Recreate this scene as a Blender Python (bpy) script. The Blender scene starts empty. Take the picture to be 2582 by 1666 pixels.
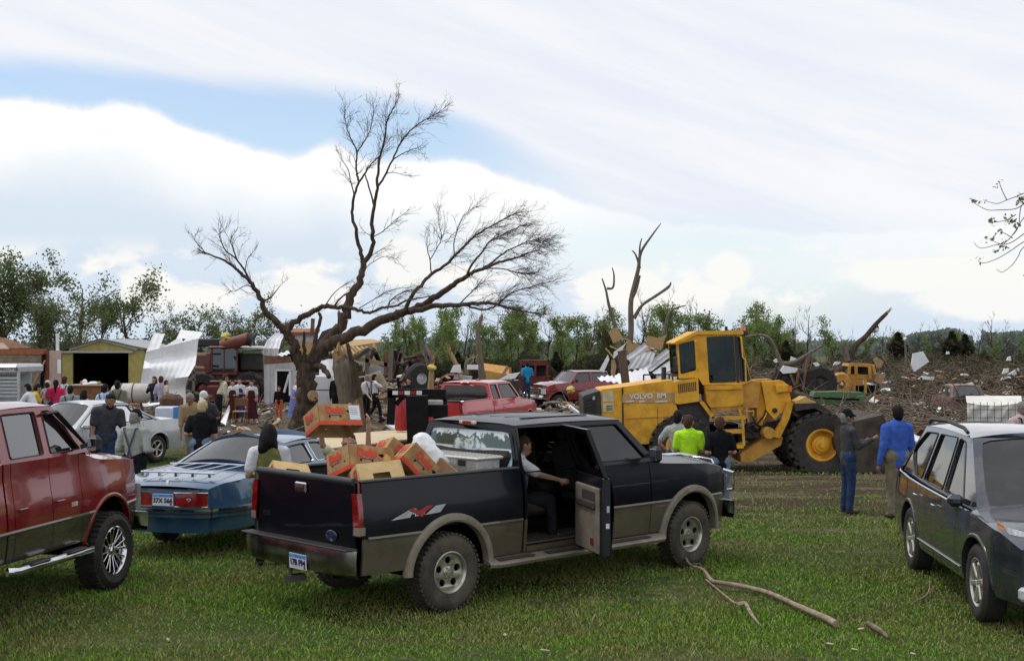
import bpy, math, random
import numpy as np
from math import sin, cos, pi, radians, sqrt, atan2, exp
from mathutils import Vector, Matrix, noise as mnoise
from mathutils.geometry import tessellate_polygon
random.seed(7); rng = np.random.default_rng(7)
SC = bpy.context.scene
COL = SC.collection
# ------------------------------------------------------------------ camera, world, sun, exposure
F, HY, CAMZ = 1300.0, 343.0, 2.79
cd = bpy.data.cameras.new('camera'); cam = bpy.data.objects.new('camera', cd); COL.objects.link(cam)
cam.location = (0, 0, CAMZ); cam.rotation_euler = (radians(90), 0, 0)
cd.sensor_width = 36; cd.lens = F/1024*36; cd.shift_y = (HY-330)/1024; cd.clip_end = 9000; cd.clip_start = .1
SC.camera = cam
SC.view_settings.view_transform = 'Standard'; SC.view_settings.look = 'None'
SC.view_settings.exposure = 0; SC.view_settings.gamma = 1; SC.view_settings.use_curve_mapping = False
SUN_EL, SUN_AZ = radians(66), radians(-75)          # azimuth measured from +Y towards +X
sl = bpy.data.lights.new('sun', 'SUN'); so = bpy.data.objects.new('sun', sl); COL.objects.link(so)
sl.energy = 1.5; sl.angle = radians(10); sl.color = (1, .955, .89)
sd = Vector((sin(SUN_AZ)*cos(SUN_EL), cos(SUN_AZ)*cos(SUN_EL), sin(SUN_EL)))
so.rotation_euler = sd.to_track_quat('Z', 'Y').to_euler()

def lin(h):
    h = h.lstrip('#'); o = []
    for i in (0, 2, 4):
        c = int(h[i:i+2], 16)/255
        o.append(c/12.92 if c <= .04045 else ((c+.055)/1.055)**2.4)
    return tuple(o)
class NT:
    def __init__(s, tree): s.t = tree; s.n = tree.nodes; s.l = tree.links
    def new(s, ty, **kw):
        n = s.n.new(ty)
        for k, v in kw.items(): setattr(n, k, v)
        return n
    def put(s, sock, v):
        if v is None: return
        if isinstance(v, bpy.types.NodeSocket): s.l.new(v, sock)
        elif isinstance(v, (tuple, list)) and len(v) == 3 and sock.type == 'RGBA': sock.default_value = (*v, 1)
        else: sock.default_value = v
    def m(s, op, a, b=None, c=None, clamp=False):
        n = s.new('ShaderNodeMath', operation=op, use_clamp=clamp)
        for i, v in enumerate((a, b, c)):
            if v is not None: s.put(n.inputs[i], v)
        return n.outputs[0]
    def rng(s, v, a, b, c=0., d=1., smooth=True):
        n = s.new('ShaderNodeMapRange', interpolation_type='SMOOTHSTEP' if smooth else 'LINEAR')
        for i, x in enumerate((v, a, b, c, d)): s.put(n.inputs[i], x)
        return n.outputs[0]
    def mix(s, f, a, b):
        n = s.new('ShaderNodeMix', data_type='RGBA'); s.put(n.inputs[0], f); s.put(n.inputs[6], a); s.put(n.inputs[7], b)
        return n.outputs[2]
    def noise(s, vec, scale, detail=4, rough=.55, dist=0):
        n = s.new('ShaderNodeTexNoise'); s.put(n.inputs['Vector'], vec); n.inputs['Scale'].default_value = scale
        n.inputs['Detail'].default_value = detail; n.inputs['Roughness'].default_value = rough; n.inputs['Distortion'].default_value = dist
        return n.outputs[0]
    def comb(s, x, y, z):
        n = s.new('ShaderNodeCombineXYZ'); s.put(n.inputs[0], x); s.put(n.inputs[1], y); s.put(n.inputs[2], z); return n.outputs[0]
    def sep(s, v):
        n = s.new('ShaderNodeSeparateXYZ'); s.l.new(v, n.inputs[0]); return n.outputs
    def curve(s, v, pts):
        n = s.new('ShaderNodeFloatCurve'); c = n.mapping.curves[0]
        c.points[0].location = pts[0]; c.points[1].location = pts[-1]
        for p in pts[1:-1]: c.points.new(*p)
        n.mapping.update(); s.put(n.inputs[1], v); return n.outputs[0]

wd = bpy.data.worlds.new('World'); SC.world = wd; wd.use_nodes = True
w = NT(wd.node_tree); w.n.clear()
out = w.new('ShaderNodeOutputWorld')
sky = w.new('ShaderNodeTexSky', sky_type='NISHITA'); sky.sun_disc = False
sky.sun_elevation = SUN_EL; sky.sun_rotation = SUN_AZ; sky.air_density = 1.0; sky.dust_density = .4; sky.ozone_density = 2
bg1 = w.new('ShaderNodeBackground'); w.l.new(sky.outputs[0], bg1.inputs[0]); bg1.inputs[1].default_value = .15
tc = w.new('ShaderNodeTexCoord'); D = tc.outputs['Generated']
x, y, z = w.sep(D)
az = w.m('ARCTAN2', x, y); el = w.m('ARCSINE', z)
A = w.m('ADD', w.m('MULTIPLY', w.m('MULTIPLY', az, w.m('ADD', 1, w.m('MULTIPLY', w.m('MULTIPLY', az, az), .34))), F/1024), .5)
E = w.m('DIVIDE', w.m('MULTIPLY', el, F/660), w.m('MAXIMUM', w.m('COSINE', az), .45))
P = w.comb(w.m('MULTIPLY', az, 1), w.m('MULTIPLY', el, 1), 0.)
n_lump = w.noise(P, 26, 5, .55)
n_big = w.noise(P, 5, 4, .5)
Pst = w.comb(w.m('ADD', az, w.m('MULTIPLY', el, 1.2)), w.m('MULTIPLY', w.m('ADD', el, w.m('MULTIPLY', az, .28)), 5.5), 0.)
n_st = w.noise(Pst, 3.2, 6, .6, .5)
e = lambda py: (343-py)/660
Uc = w.curve(A, [(0, e(54)), (.2, e(74)), (.35, e(90)), (.45, e(112)), (.54, e(155)), (.62, e(205)), (1, e(228))])
Lc = w.curve(A, [(0, e(106)), (.08, e(107)), (.14, e(112)), (.2, e(135)), (.28, e(157)), (.325, e(149)), (.36, e(164)), (.43, e(160)), (.5, e(180)), (.58, e(207)), (.64, e(222)), (1, e(226))])
dl = w.m('ADD', w.m('SUBTRACT', E, Lc), w.m('MULTIPLY', w.m('SUBTRACT', n_lump, .5), .035))     # above cumulus top
du = w.m('ADD', w.m('SUBTRACT', Uc, E), w.m('MULTIPLY', w.m('SUBTRACT', n_st, .5), .07))        # below cirrus edge
lowm = w.rng(dl, -.004, .014); upm = w.rng(du, -.008, .035)
blue = w.m('MULTIPLY', lowm, upm)
front = w.rng(w.m('ABSOLUTE', az), 1.2, 2.0, 1, 0)
blue = w.m('MULTIPLY', w.m('MULTIPLY', blue, front), w.rng(A, .42, .6, 1, .25))
# pale blue window lower right
def gau(cx, cy, sx, sy):
    a = w.m('DIVIDE', w.m('SUBTRACT', A, cx), sx); b = w.m('DIVIDE', w.m('SUBTRACT', E, cy), sy)
    return w.m('EXPONENT', w.m('MULTIPLY', w.m('ADD', w.m('MULTIPLY', a, a), w.m('MULTIPLY', b, b)), -1))
patch = w.m('MULTIPLY', w.m('ADD', gau(.66, e(245), .17, .04), gau(.78, e(300), .08, .035)), w.rng(n_st, .3, .62, .45, 1))
blue = w.m('MAXIMUM', blue, w.m('MULTIPLY', patch, .85))
cir = w.mix(w.rng(n_st, .32, .68), lin('#e9eef9'), lin('#f8f9fc'))
cir = w.mix(w.m('MULTIPLY', w.rng(n_big, .55, .75), .5), cir, lin('#e8eaf4'))
depth = w.m('ADD', w.m('MULTIPLY', dl, -1), w.m('MULTIPLY', w.m('SUBTRACT', n_big, .5), .16))
cum = w.mix(w.rng(depth, .05, .17), (1.02, 1.02, 1.02), lin('#dce8f4'))
cum = w.mix(w.rng(E, .0, .22, .85, 0), cum, lin('#d6e4f3'))
body = w.mix(w.rng(dl, -.004, .006), cum, cir)
fadeR = w.rng(A, .5, .66)
body = w.mix(w.m('MULTIPLY', fadeR, w.rng(E, .12, .3, .0, 1)), body, cir)
# low cumulus near the horizon
Pc = w.comb(w.m('MULTIPLY', az, 1), w.m('MULTIPLY', el, 1.7), 3.)
nc = w.noise(Pc, 9, 6, .58, .2)
lowc = w.m('MULTIPLY', w.rng(nc, .5, .58), w.m('MULTIPLY', w.rng(E, .02, .07), w.rng(E, .12, .17, 1, 0)))
hump = w.m('MAXIMUM', gau(.93, e(275), .16, .035), gau(.97, e(300), .10, .04))
hump = w.m('MAXIMUM', hump, w.m('MAXIMUM', gau(.395, e(262), .035, .05), gau(.71, e(272), .028, .04)))
hump = w.m('MAXIMUM', hump, w.m('MAXIMUM', gau(.3, e(292), .06, .035), gau(.61, e(285), .05, .035)))
hump = w.rng(w.m('ADD', hump, w.m('MULTIPLY', w.m('SUBTRACT', w.noise(P, 30, 5), .5), .8)), .38, .66)
lowc = w.m('MAXIMUM', lowc, w.m('MULTIPLY', hump, .9))
cloudc = w.mix(lowc, body, lin('#fdfcf8'))
bg2 = w.new('ShaderNodeBackground'); w.l.new(cloudc, bg2.inputs[0]); bg2.inputs[1].default_value = 1.0
bluem = w.m('MULTIPLY', blue, w.m('SUBTRACT', 1, lowc))
mixs = w.new('ShaderNodeMixShader'); w.put(mixs.inputs[0], w.m('SUBTRACT', 1, w.m('MULTIPLY', bluem, .78)))
w.l.new(bg1.outputs[0], mixs.inputs[1]); w.l.new(bg2.outputs[0], mixs.inputs[2]); w.l.new(mixs.outputs[0], out.inputs[0])
# ------------------------------------------------------------------ helpers
def gz(x, y):
    t = max(0., min(1., (y-19)/12)); s = t*t*(3-2*t)
    q = max(0., min(1., (x+8)/9)); q = q*q*(3-2*q)          # the ground dips towards the right
    return (-.22*s - max(0., min(1., (y-30)/40))*.3)*q
def W(px, Y, py=None):
    """world point at pixel column px, distance Y (and pixel row py, else on the ground)"""
    X = (px-512)*Y/F
    return Vector((X, Y, gz(X, Y) if py is None else CAMZ-(py-HY)*Y/F))
MATS = {}
def mat(name, c, c2=None, rough=.6, metal=0., scale=6., bump=0., bscale=40., coat=0., spec=.5, lo=.35, hi=.65, detail=5, trans=0, emit=None, dirt=None, dirtamt=.5, sub=0, stretch=None):
    if name in MATS: return MATS[name]
    m = bpy.data.materials.new(name); m.use_nodes = True; MATS[name] = m
    t = NT(m.node_tree); b = m.node_tree.nodes['Principled BSDF']
    if isinstance(c, str): c = lin(c)
    if c2 is None: c2 = tuple(v*.82 for v in c)
    if isinstance(c2, str): c2 = lin(c2)
    co = t.new('ShaderNodeTexCoord').outputs['Object']
    if stretch:
        mp = t.new('ShaderNodeMapping'); t.l.new(co, mp.inputs[0]); mp.inputs['Scale'].default_value = stretch; co = mp.outputs[0]
    n1 = t.noise(co, scale, detail)
    col = t.mix(t.rng(n1, lo, hi), c, c2)
    r = rough
    if dirt is not None:
        n2 = t.noise(co, 2.3, 8, .7)
        zz = t.sep(t.new('ShaderNodeTexCoord').outputs['Object'])[2]
        df = t.m('MULTIPLY', t.rng(n2, .42, .68), dirtamt)
        col = t.mix(df, col, lin(dirt) if isinstance(dirt, str) else dirt)
        r = t.m('ADD', t.m('MULTIPLY', df, .45), rough)
    t.put(b.inputs['Base Color'], col); t.put(b.inputs['Roughness'], r)
    b.inputs['Metallic'].default_value = metal; b.inputs['Coat Weight'].default_value = coat
    b.inputs['Coat Roughness'].default_value = .04
    b.inputs['Specular IOR Level'].default_value = spec
    if trans: b.inputs['Transmission Weight'].default_value = trans
    if sub:
        b.inputs['Subsurface Weight'].default_value = sub
    if emit: b.inputs['Emission Color'].default_value = (*emit[0], 1); b.inputs['Emission Strength'].default_value = emit[1]
    if bump:
        bn = t.new('ShaderNodeBump'); bn.inputs['Strength'].default_value = min(1, bump); bn.inputs['Distance'].default_value = .02*max(1, bump)
        t.put(bn.inputs['Height'], t.noise(co, bscale, 5)); t.l.new(bn.outputs[0], b.inputs['Normal'])
    return m
def glassmat(name, tint, refl=1.0):
    if name in MATS: return MATS[name]
    m = bpy.data.materials.new(name); m.use_nodes = True; MATS[name] = m
    t = NT(m.node_tree); t.n.clear(); o = t.new('ShaderNodeOutputMaterial')
    tr = t.new('ShaderNodeBsdfTransparent'); tr.inputs[0].default_value = (*tint, 1)
    gl = t.new('ShaderNodeBsdfGlossy'); gl.inputs['Roughness'].default_value = .02
    co = t.new('ShaderNodeTexCoord').outputs['Object']
    df = t.new('ShaderNodeBsdfDiffuse'); df.inputs[0].default_value = (.35, .34, .31, 1)
    fr = t.new('ShaderNodeFresnel'); fr.inputs[0].default_value = 1.52
    f = t.m('MULTIPLY', t.m('ADD', fr.outputs[0], .05), refl, clamp=True)
    mx = t.new('ShaderNodeMixShader'); t.put(mx.inputs[0], f); t.l.new(tr.outputs[0], mx.inputs[1]); t.l.new(gl.outputs[0], mx.inputs[2])
    m2 = t.new('ShaderNodeMixShader'); t.put(m2.inputs[0], t.m('MULTIPLY', t.rng(t.noise(co, 3, 6), .35, .7), .05)); t.l.new(mx.outputs[0], m2.inputs[1]); t.l.new(df.outputs[0], m2.inputs[2])
    t.l.new(m2.outputs[0], o.inputs[0]); return m

I4 = Matrix.Identity(4)
def TR(x=0, y=0, z=0, rx=0, ry=0, rz=0, s=1):
    return Matrix.Translation((x, y, z)) @ Matrix.Rotation(rz, 4, 'Z') @ Matrix.Rotation(ry, 4, 'Y') @ Matrix.Rotation(rx, 4, 'X') @ Matrix.Scale(s, 4)
class MB:
    def __init__(s): s.v = []; s.f = []; s.mi = []; s.k = 0
    def add(s, vs, fs, M=None):
        o = len(s.v)
        s.v += [tuple(M @ Vector(p)) if M is not None else tuple(p) for p in vs]
        s.f += [tuple(o+i for i in f) for f in fs]; s.mi += [s.k]*len(fs); return s
    def box(s, c, d, M=None, bev=0.):
        hx, hy, hz = d[0]/2, d[1]/2, d[2]/2
        b = min(bev, hx*.9, hy*.9, hz*.9)
        if b <= 0:
            vs = [(c[0]+i*hx, c[1]+j*hy, c[2]+k*hz) for i in (-1, 1) for j in (-1, 1) for k in (-1, 1)]
            return s.add(vs, [(0, 1, 3, 2), (4, 6, 7, 5), (0, 4, 5, 1), (2, 3, 7, 6), (0, 2, 6, 4), (1, 5, 7, 3)], M)
        vs = []; ix = {}
        for i in (-1, 1):
            for j in (-1, 1):
                for k in (-1, 1):
                    ix[i, j, k] = len(vs)
                    vs += [(c[0]+i*hx, c[1]+j*(hy-b), c[2]+k*(hz-b)), (c[0]+i*(hx-b), c[1]+j*hy, c[2]+k*(hz-b)), (c[0]+i*(hx-b), c[1]+j*(hy-b), c[2]+k*hz)]
        g = lambda i, j, k, a: ix[i, j, k]+a
        fs = []
        for q in (-1, 1):
            for a in (0, 1, 2):
                cyc = [(-1, -1), (1, -1), (1, 1), (-1, 1)]
                f = []
                for (m, n) in cyc:
                    t = [0, 0, 0]; t[a] = q; t[(a+1) % 3] = m; t[(a+2) % 3] = n; f.append(g(*t, a))
                fs.append(tuple(f if q > 0 else f[::-1]))
        for a in (0, 1, 2):
            b1, b2 = (a+1) % 3, (a+2) % 3
            for m in (-1, 1):
                for n in (-1, 1):
                    t0 = [0]*3; t1 = [0]*3; t0[a] = -1; t1[a] = 1; t0[b1] = t1[b1] = m; t0[b2] = t1[b2] = n
                    f = [g(*t0, b1), g(*t1, b1), g(*t1, b2), g(*t0, b2)]
                    fs.append(tuple(f if m*n > 0 else f[::-1]))
        for (i, j, k) in ix:
            f = [g(i, j, k, 0), g(i, j, k, 1), g(i, j, k, 2)]
            fs.append(tuple(f if i*j*k > 0 else f[::-1]))
        return s.add(vs, fs, M)
    def bar(s, a, b, wd, dp, up=(0, 0, 1), M=None, bev=0.):
        a, b = Vector(a), Vector(b); d = b-a; L = d.length; d.normalize(); u = Vector(up)
        r = d.cross(u)
        if r.length < 1e-4: r = d.cross(Vector((1, 0, 0)))
        r.normalize(); u = r.cross(d)
        R = Matrix((r, d, u)).transposed().to_4x4(); T = Matrix.Translation((a+b)/2) @ R
        return s.box((0, 0, 0), (wd, L, dp), (M @ T) if M is not None else T, bev)
    def tube(s, path, r, n=8, M=None, cap=True, sx=1.):
        path = [Vector(p) for p in path]; N = len(path)
        rr = r if isinstance(r, (list, tuple)) else [r]*N
        vs = []; pu = None
        for i, p in enumerate(path):
            d = (path[min(i+1, N-1)]-path[max(i-1, 0)]).normalized()
            if pu is None:
                pu = d.cross(Vector((0, 0, 1)))
                if pu.length < .05: pu = d.cross(Vector((1, 0, 0)))
            pu = (pu-d*pu.dot(d)).normalized(); pv = d.cross(pu)
            for k in range(n):
                a = 2*pi*k/n; vs.append(p+(pu*cos(a)+pv*sin(a)*sx)*rr[i])
        fs = [(i*n+k, i*n+(k+1) % n, (i+1)*n+(k+1) % n, (i+1)*n+k) for i in range(N-1) for k in range(n)]
        if cap: fs += [tuple(range(n))[::-1], tuple((N-1)*n+k for k in range(n))]
        return s.add(vs, fs, M)
    def lathe(s, prof, n=24, M=None, a0=0., a1=2*pi, closed=False):
        """prof: (r, h) around local Z"""
        full = abs(a1-a0-2*pi) < 1e-6; K = n if full else n+1; m = len(prof); vs = []
        for k in range(K):
            a = a0+(a1-a0)*k/n
            vs += [(r*cos(a), r*sin(a), h) for r, h in prof]
        fs = []
        for k in range(n):
            k2 = (k+1) % K
            for i in range(m if closed else m-1):
                j = (i+1) % m
                fs.append((k*m+i, k2*m+i, k2*m+j, k*m+j))
        return s.add(vs, fs, M)
    def grid(s, fn, us, vs_, M=None, flip=False, skip=None):
        nv = len(vs_); pts = [fn(u, v) for u in us for v in vs_]
        fs = []
        for i in range(len(us)-1):
            for j in range(nv-1):
                if skip and skip(i, j): continue
                f = (i*nv+j, (i+1)*nv+j, (i+1)*nv+j+1, i*nv+j+1); fs.append(f[::-1] if flip else f)
        return s.add(pts, fs, M)
    def plate(s, outer, holes, fn, th, M=None):
        """flat polygon (2D) with holes, mapped by fn(a,b,side) with side 0 front / 1 back"""
        polys = [outer]+list(holes)
        tri = tessellate_polygon([[Vector((p[0], p[1], 0)) for p in q] for q in polys])
        fl = [p for q in polys for p in q]; N = len(fl)
        vs = [fn(p[0], p[1], 0) for p in fl]+[fn(p[0], p[1], th) for p in fl]
        fs = [tuple(t) for t in tri]+[tuple(i+N for i in t[::-1]) for t in tri]
        o = 0
        for q in polys:
            k = len(q)
            fs += [(o+i, o+(i+1) % k, N+o+(i+1) % k, N+o+i) for i in range(k)]; o += k
        return s.add(vs, fs, M)
    def compact(s):
        used = sorted({i for f in s.f for i in f}); ix = {u: k for k, u in enumerate(used)}
        s.v = [s.v[u] for u in used]; s.f = [tuple(ix[i] for i in f) for f in s.f]; s.mi = s.mi[:len(s.f)]; return s
    def obj(s, name, m, parent=None, M=None, smooth=38, **props):
        me = bpy.data.meshes.new(name); me.from_pydata(s.v, [], s.f)
        for mm in (m if isinstance(m, (list, tuple)) else [m]): me.materials.append(mm)
        if any(s.mi): me.polygons.foreach_set('material_index', s.mi)
        me.validate()
        if smooth: me.shade_smooth(); me.set_sharp_from_angle(angle=radians(smooth))
        return mkobj(name, me, parent, M, **props)
def mkobj(name, me, parent=None, M=None, **props):
    o = bpy.data.objects.new(name, me); COL.objects.link(o)
    if parent is not None: o.parent = parent
    if M is not None: o.matrix_local = M
    for k, v in props.items():
        if v is not None: o[k] = v
    return o
def thing(name, label, cat, M=None, group=None):
    o = mkobj(name, None, None, M, label=label, category=cat, group=group); o.empty_display_size = .2; return o
def empty(name, parent, M=None):
    o = mkobj(name, None, parent, M); o.empty_display_size = .05; return o
def dup(o, parent=None, M=None, label=None, **props):
    c = o.copy(); COL.objects.link(c); c.parent = parent
    if M is not None: c.matrix_local = M
    if label: c['label'] = label
    for k, v in props.items(): c[k] = v
    for ch in list(o.children): dup(ch, c)
    return c
def rrect(a0, b0, a1, b1, r, n=4):
    o = []
    for cx, cy, s0 in ((a1-r, b1-r, 0), (a0+r, b1-r, 1), (a0+r, b0+r, 2), (a1-r, b0+r, 3)):
        for k in range(n+1):
            a = (s0+k/n)*pi/2; o.append((cx+r*cos(a), cy+r*sin(a)))
    return o
def rpoly(pts, r, n=3):
    """round the corners of a polygon"""
    o = []; N = len(pts)
    for i in range(N):
        p = Vector(pts[i]); a = Vector(pts[i-1])-p; b = Vector(pts[(i+1) % N])-p
        rr = min(r, a.length*.45, b.length*.45); a = a.normalized()*rr; b = b.normalized()*rr
        for k in range(n+1):
            t = k/n; q = p+a*(1-t)**2+b*t**2; o.append((q.x, q.y))
    return o
def interp(pts):
    xs = [p[0] for p in pts]; ys = [p[1] for p in pts]
    return lambda x: float(np.interp(x, xs, ys))
def text(s, size, m, parent, M, name='lettering', ext=.002, bold=0.):
    cu = bpy.data.curves.new(name, 'FONT'); cu.body = s; cu.size = size; cu.extrude = ext; cu.offset = bold
    cu.align_x = 'CENTER'; cu.align_y = 'CENTER'; cu.resolution_u = 3
    t = bpy.data.objects.new(name, cu); COL.objects.link(t)
    dg = bpy.context.evaluated_depsgraph_get(); me = bpy.data.meshes.new_from_object(t.evaluated_get(dg))
    bpy.data.objects.remove(t); me.name = name; me.materials.clear(); me.materials.append(m)
    return mkobj(name, me, parent, M)
def FACE(o, xdir, ydir):
    """matrix whose local X/Y lie along xdir/ydir at point o"""
    x = Vector(xdir).normalized(); y = Vector(ydir); y = (y-x*y.dot(x)).normalized(); z = x.cross(y)
    return Matrix.Translation(o) @ Matrix((x, y, z)).transposed().to_4x4()
# ------------------------------------------------------------------ ground
def ground_mat():
    m = bpy.data.materials.new('ground_soil_and_turf'); m.use_nodes = True; t = NT(m.node_tree); b = t.n['Principled BSDF']
    g = t.new('ShaderNodeNewGeometry').outputs['Position']; x, y, z = t.sep(g)
    n1 = t.noise(g, .55, 6, .6); n2 = t.noise(g, 6, 6, .65); n3 = t.noise(g, 45, 4, .6)
    grass = t.mix(t.rng(n2, .35, .65), (.030, .060, .010), (.075, .115, .022))
    grass = t.mix(t.rng(n1, .45, .75), grass, (.075, .080, .032))
    grass = t.mix(t.rng(n3, .4, .7), grass, (.035, .045, .018))
    dirt = t.mix(t.rng(n2, .3, .7), (.085, .062, .042), (.20, .155, .105))
    dirt = t.mix(t.rng(n3, .45, .7), dirt, (.05, .042, .028))
    mud = t.m('MULTIPLY', t.m('MULTIPLY', t.rng(y, 19, 22), t.rng(y, 40, 48, 1, 0)), t.m('MULTIPLY', t.rng(x, 0, 3), t.rng(t.noise(t.comb(t.m('MULTIPLY', x, .35), t.m('MULTIPLY', y, 1.3), 4.), .8, 6, .65), .4, .55)))
    dirt = t.mix(mud, dirt, (.055, .038, .024))
    # tracks and trampled soil appear beyond about 21 m, streaked along X
    ps = t.comb(t.m('MULTIPLY', x, .22), t.m('MULTIPLY', y, 1.1), 0.)
    ns = t.noise(ps, 1.0, 6, .6)
    far = t.m('MAXIMUM', t.m('MULTIPLY', t.rng(y, 19.5, 23), t.rng(x, .5, 3)), t.rng(y, 31, 40))
    f = t.rng(t.m('ADD', ns, t.m('MULTIPLY', far, .21)), .5, .62)
    f = t.m('MAXIMUM', f, t.rng(n1, .66, .74))
    f = t.m('MULTIPLY', f, t.rng(y, 9, 20, .35, 1.))
    vfar = t.rng(y, 110, 260)
    field = t.mix(t.rng(n1, .4, .6), (.10, .10, .05), (.07, .09, .035))
    col = t.mix(f, grass, dirt); col = t.mix(vfar, col, field)
    t.put(b.inputs['Base Color'], col); b.inputs['Roughness'].default_value = .95; b.inputs['Specular IOR Level'].default_value = .15
    bn = t.new('ShaderNodeBump'); bn.inputs['Distance'].default_value = .05; bn.inputs['Strength'].default_value = .7
    t.put(bn.inputs['Height'], t.m('ADD', n2, n3)); t.l.new(bn.outputs[0], b.inputs['Normal']); return m
def bumpz(x, y):
    k = max(0., 1-y/160)
    return gz(x, y)+(.03*mnoise.noise((x*.5, y*.5, 0))+.012*mnoise.noise((x*1.7, y*1.7, 3)))*min(1, k*1.2)-.012
ys = [-30, -10, 0, 4]+list(np.arange(6, 26, .35))+list(np.arange(26, 60, 1.2))+list(np.arange(60, 130, 5))+[140, 170, 220, 300, 450, 700, 1200, 2500, 6000]
mb = MB(); nx = 72
sv = [math.copysign(abs(k)**1.5, k) for k in np.linspace(-1, 1, nx)]
mb.grid(lambda y, s: (s*(14+max(0, y)*1.6 if y > 0 else 40), y, bumpz(s*(14+max(0, y)*1.6), y)), ys, sv, flip=True)
mb.obj('ground', ground_mat(), kind='structure', label='grass field with worn brown soil and tyre tracks', smooth=180)

def grass():
    """blades standing in the near field"""
    Y0, Y1 = 8.4, 36.; N = 360000
    u = rng.random(N*2); Y = Y0*(Y1/Y0)**(u**.95); X = (rng.random(N*2)-.5)*2*(Y*.405+.3)
    nz = np.array([mnoise.noise((a*.8, b*.8, 5.)) for a, b in zip(X[::8], Y[::8])]).repeat(8)[:len(X)]
    nb = np.array([mnoise.noise((a*.33, b*.6, 2.)) for a, b in zip(X[::8], Y[::8])]).repeat(8)[:len(X)]
    ok = (nz+rng.random(len(X))*.5 > -.12) & (nb+rng.random(len(X))*.3 > -.15)
    st = np.array([mnoise.noise((a*.22, b*1.1, 9.)) for a, b in zip(X[::4], Y[::4])]).repeat(4)[:len(X)]
    ok &= ~((Y > 19) & (st+rng.random(len(X))*.25 < np.clip((Y-18.5)/11, 0, .5)-.06)); X = X[ok][:N]; Y = Y[ok][:N]; n = len(X)
    Z = np.array([gz(a, b) for a, b in zip(X, Y)])-.02
    h = (.016+.030*rng.random(n)**1.6)*(1+.025*(Y-8)); h *= np.where(rng.random(n) < .03, 1.7, 1)
    a = rng.random(n)*2*pi; wd = (.0028+.0028*rng.random(n))*(Y/9)**.8; lx = (rng.random(n)-.5)*1.3*h; ly = (rng.random(n)-.5)*1.3*h
    cx, cy = np.cos(a)*wd, np.sin(a)*wd
    v = np.empty((n, 5, 3))
    v[:, 0] = np.c_[X-cx, Y-cy, Z]; v[:, 1] = np.c_[X+cx, Y+cy, Z]
    v[:, 2] = np.c_[X+cx*.8+lx*.35, Y+cy*.8+ly*.35, Z+h*.6]; v[:, 3] = np.c_[X-cx*.8+lx*.35, Y-cy*.8+ly*.35, Z+h*.6]
    v[:, 4] = np.c_[X+lx, Y+ly, Z+h]
    me = bpy.data.meshes.new('grass'); base = np.arange(n)*5
    me.vertices.add(n*5); me.vertices.foreach_set('co', v.ravel())
    loops = np.stack([base, base+1, base+2, base+3, base+3, base+2, base+4], 1).ravel()
    me.loops.add(n*7); me.loops.foreach_set('vertex_index', loops)
    me.polygons.add(n*2); st = np.empty((n, 2), int); st[:, 0] = np.arange(n)*7; st[:, 1] = st[:, 0]+4
    me.polygons.foreach_set('loop_start', st.ravel()); me.update(calc_edges=True)
    at = me.attributes.new('tone', 'FLOAT', 'POINT'); at.data.foreach_set('value', rng.random(n).repeat(5))
    m = bpy.data.materials.new('grass_blades'); m.use_nodes = True; t = NT(m.node_tree); b = t.n['Principled BSDF']
    tn = t.new('ShaderNodeAttribute', attribute_name='tone').outputs['Fac']
    g = t.new('ShaderNodeNewGeometry').outputs['Position']; n1 = t.noise(g, .5, 5, .6); n2 = t.noise(g, 3.1, 5, .6)
    c = t.mix(t.rng(tn, 0, .8), (.060, .140, .012), (.23, .41, .045))
    c = t.mix(t.rng(n2, .42, .68), c, (.18, .27, .038))
    c = t.mix(t.m('MULTIPLY', t.rng(n1, .43, .58), t.rng(tn, .15, .6)), c, (.28, .26, .09))
    c = t.mix(t.rng(tn, .9, .93), c, (.34, .29, .17))
    t.put(b.inputs['Base Color'], c); b.inputs['Roughness'].default_value = .7; b.inputs['Specular IOR Level'].default_value = .2
    me.materials.append(m)
    mkobj('grass', me, kind='stuff', label='short green grass with dry patches covering the near field', category='grass')
grass()
# ------------------------------------------------------------------ vehicle kit
RUB = mat('tyre_rubber', (.018, .017, .016), (.035, .030, .024), rough=.85, scale=9, bump=.3, bscale=60)
MUDRUB = mat('muddy_rubber', (.045, .040, .033), (.10, .085, .065), rough=.95, scale=4, bump=.5, bscale=30)
CHROME = mat('chrome', (.75, .76, .78), (.6, .6, .62), rough=.12, metal=1)
ALLOY = mat('brushed_alloy', (.55, .53, .48), (.40, .38, .33), rough=.35, metal=.85, scale=12)
BLACKP = mat('black_plastic', (.012, .012, .013), (.02, .02, .02), rough=.55)
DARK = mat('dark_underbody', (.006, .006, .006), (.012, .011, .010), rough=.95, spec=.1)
INTER = mat('dark_upholstery', (.012, .011, .011), (.03, .026, .022), rough=.9)
GLASS = glassmat('clear_glass', (.55, .62, .60), 1.5)
TINT = glassmat('tinted_glass', (.06, .075, .085), .8)
LAMP = mat('lamp_glass', (.62, .64, .66), (.45, .46, .48), rough=.12, coat=1, scale=30)
REDLENS = mat('red_lens', (.30, .008, .008), (.16, .004, .004), rough=.18, coat=1, scale=14)
WHITEP = mat('white_print', (.75, .75, .72), rough=.6)
AMBER = mat('amber_lens', (.75, .20, .02), (.5, .10, .01), rough=.2, coat=1)

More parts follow.
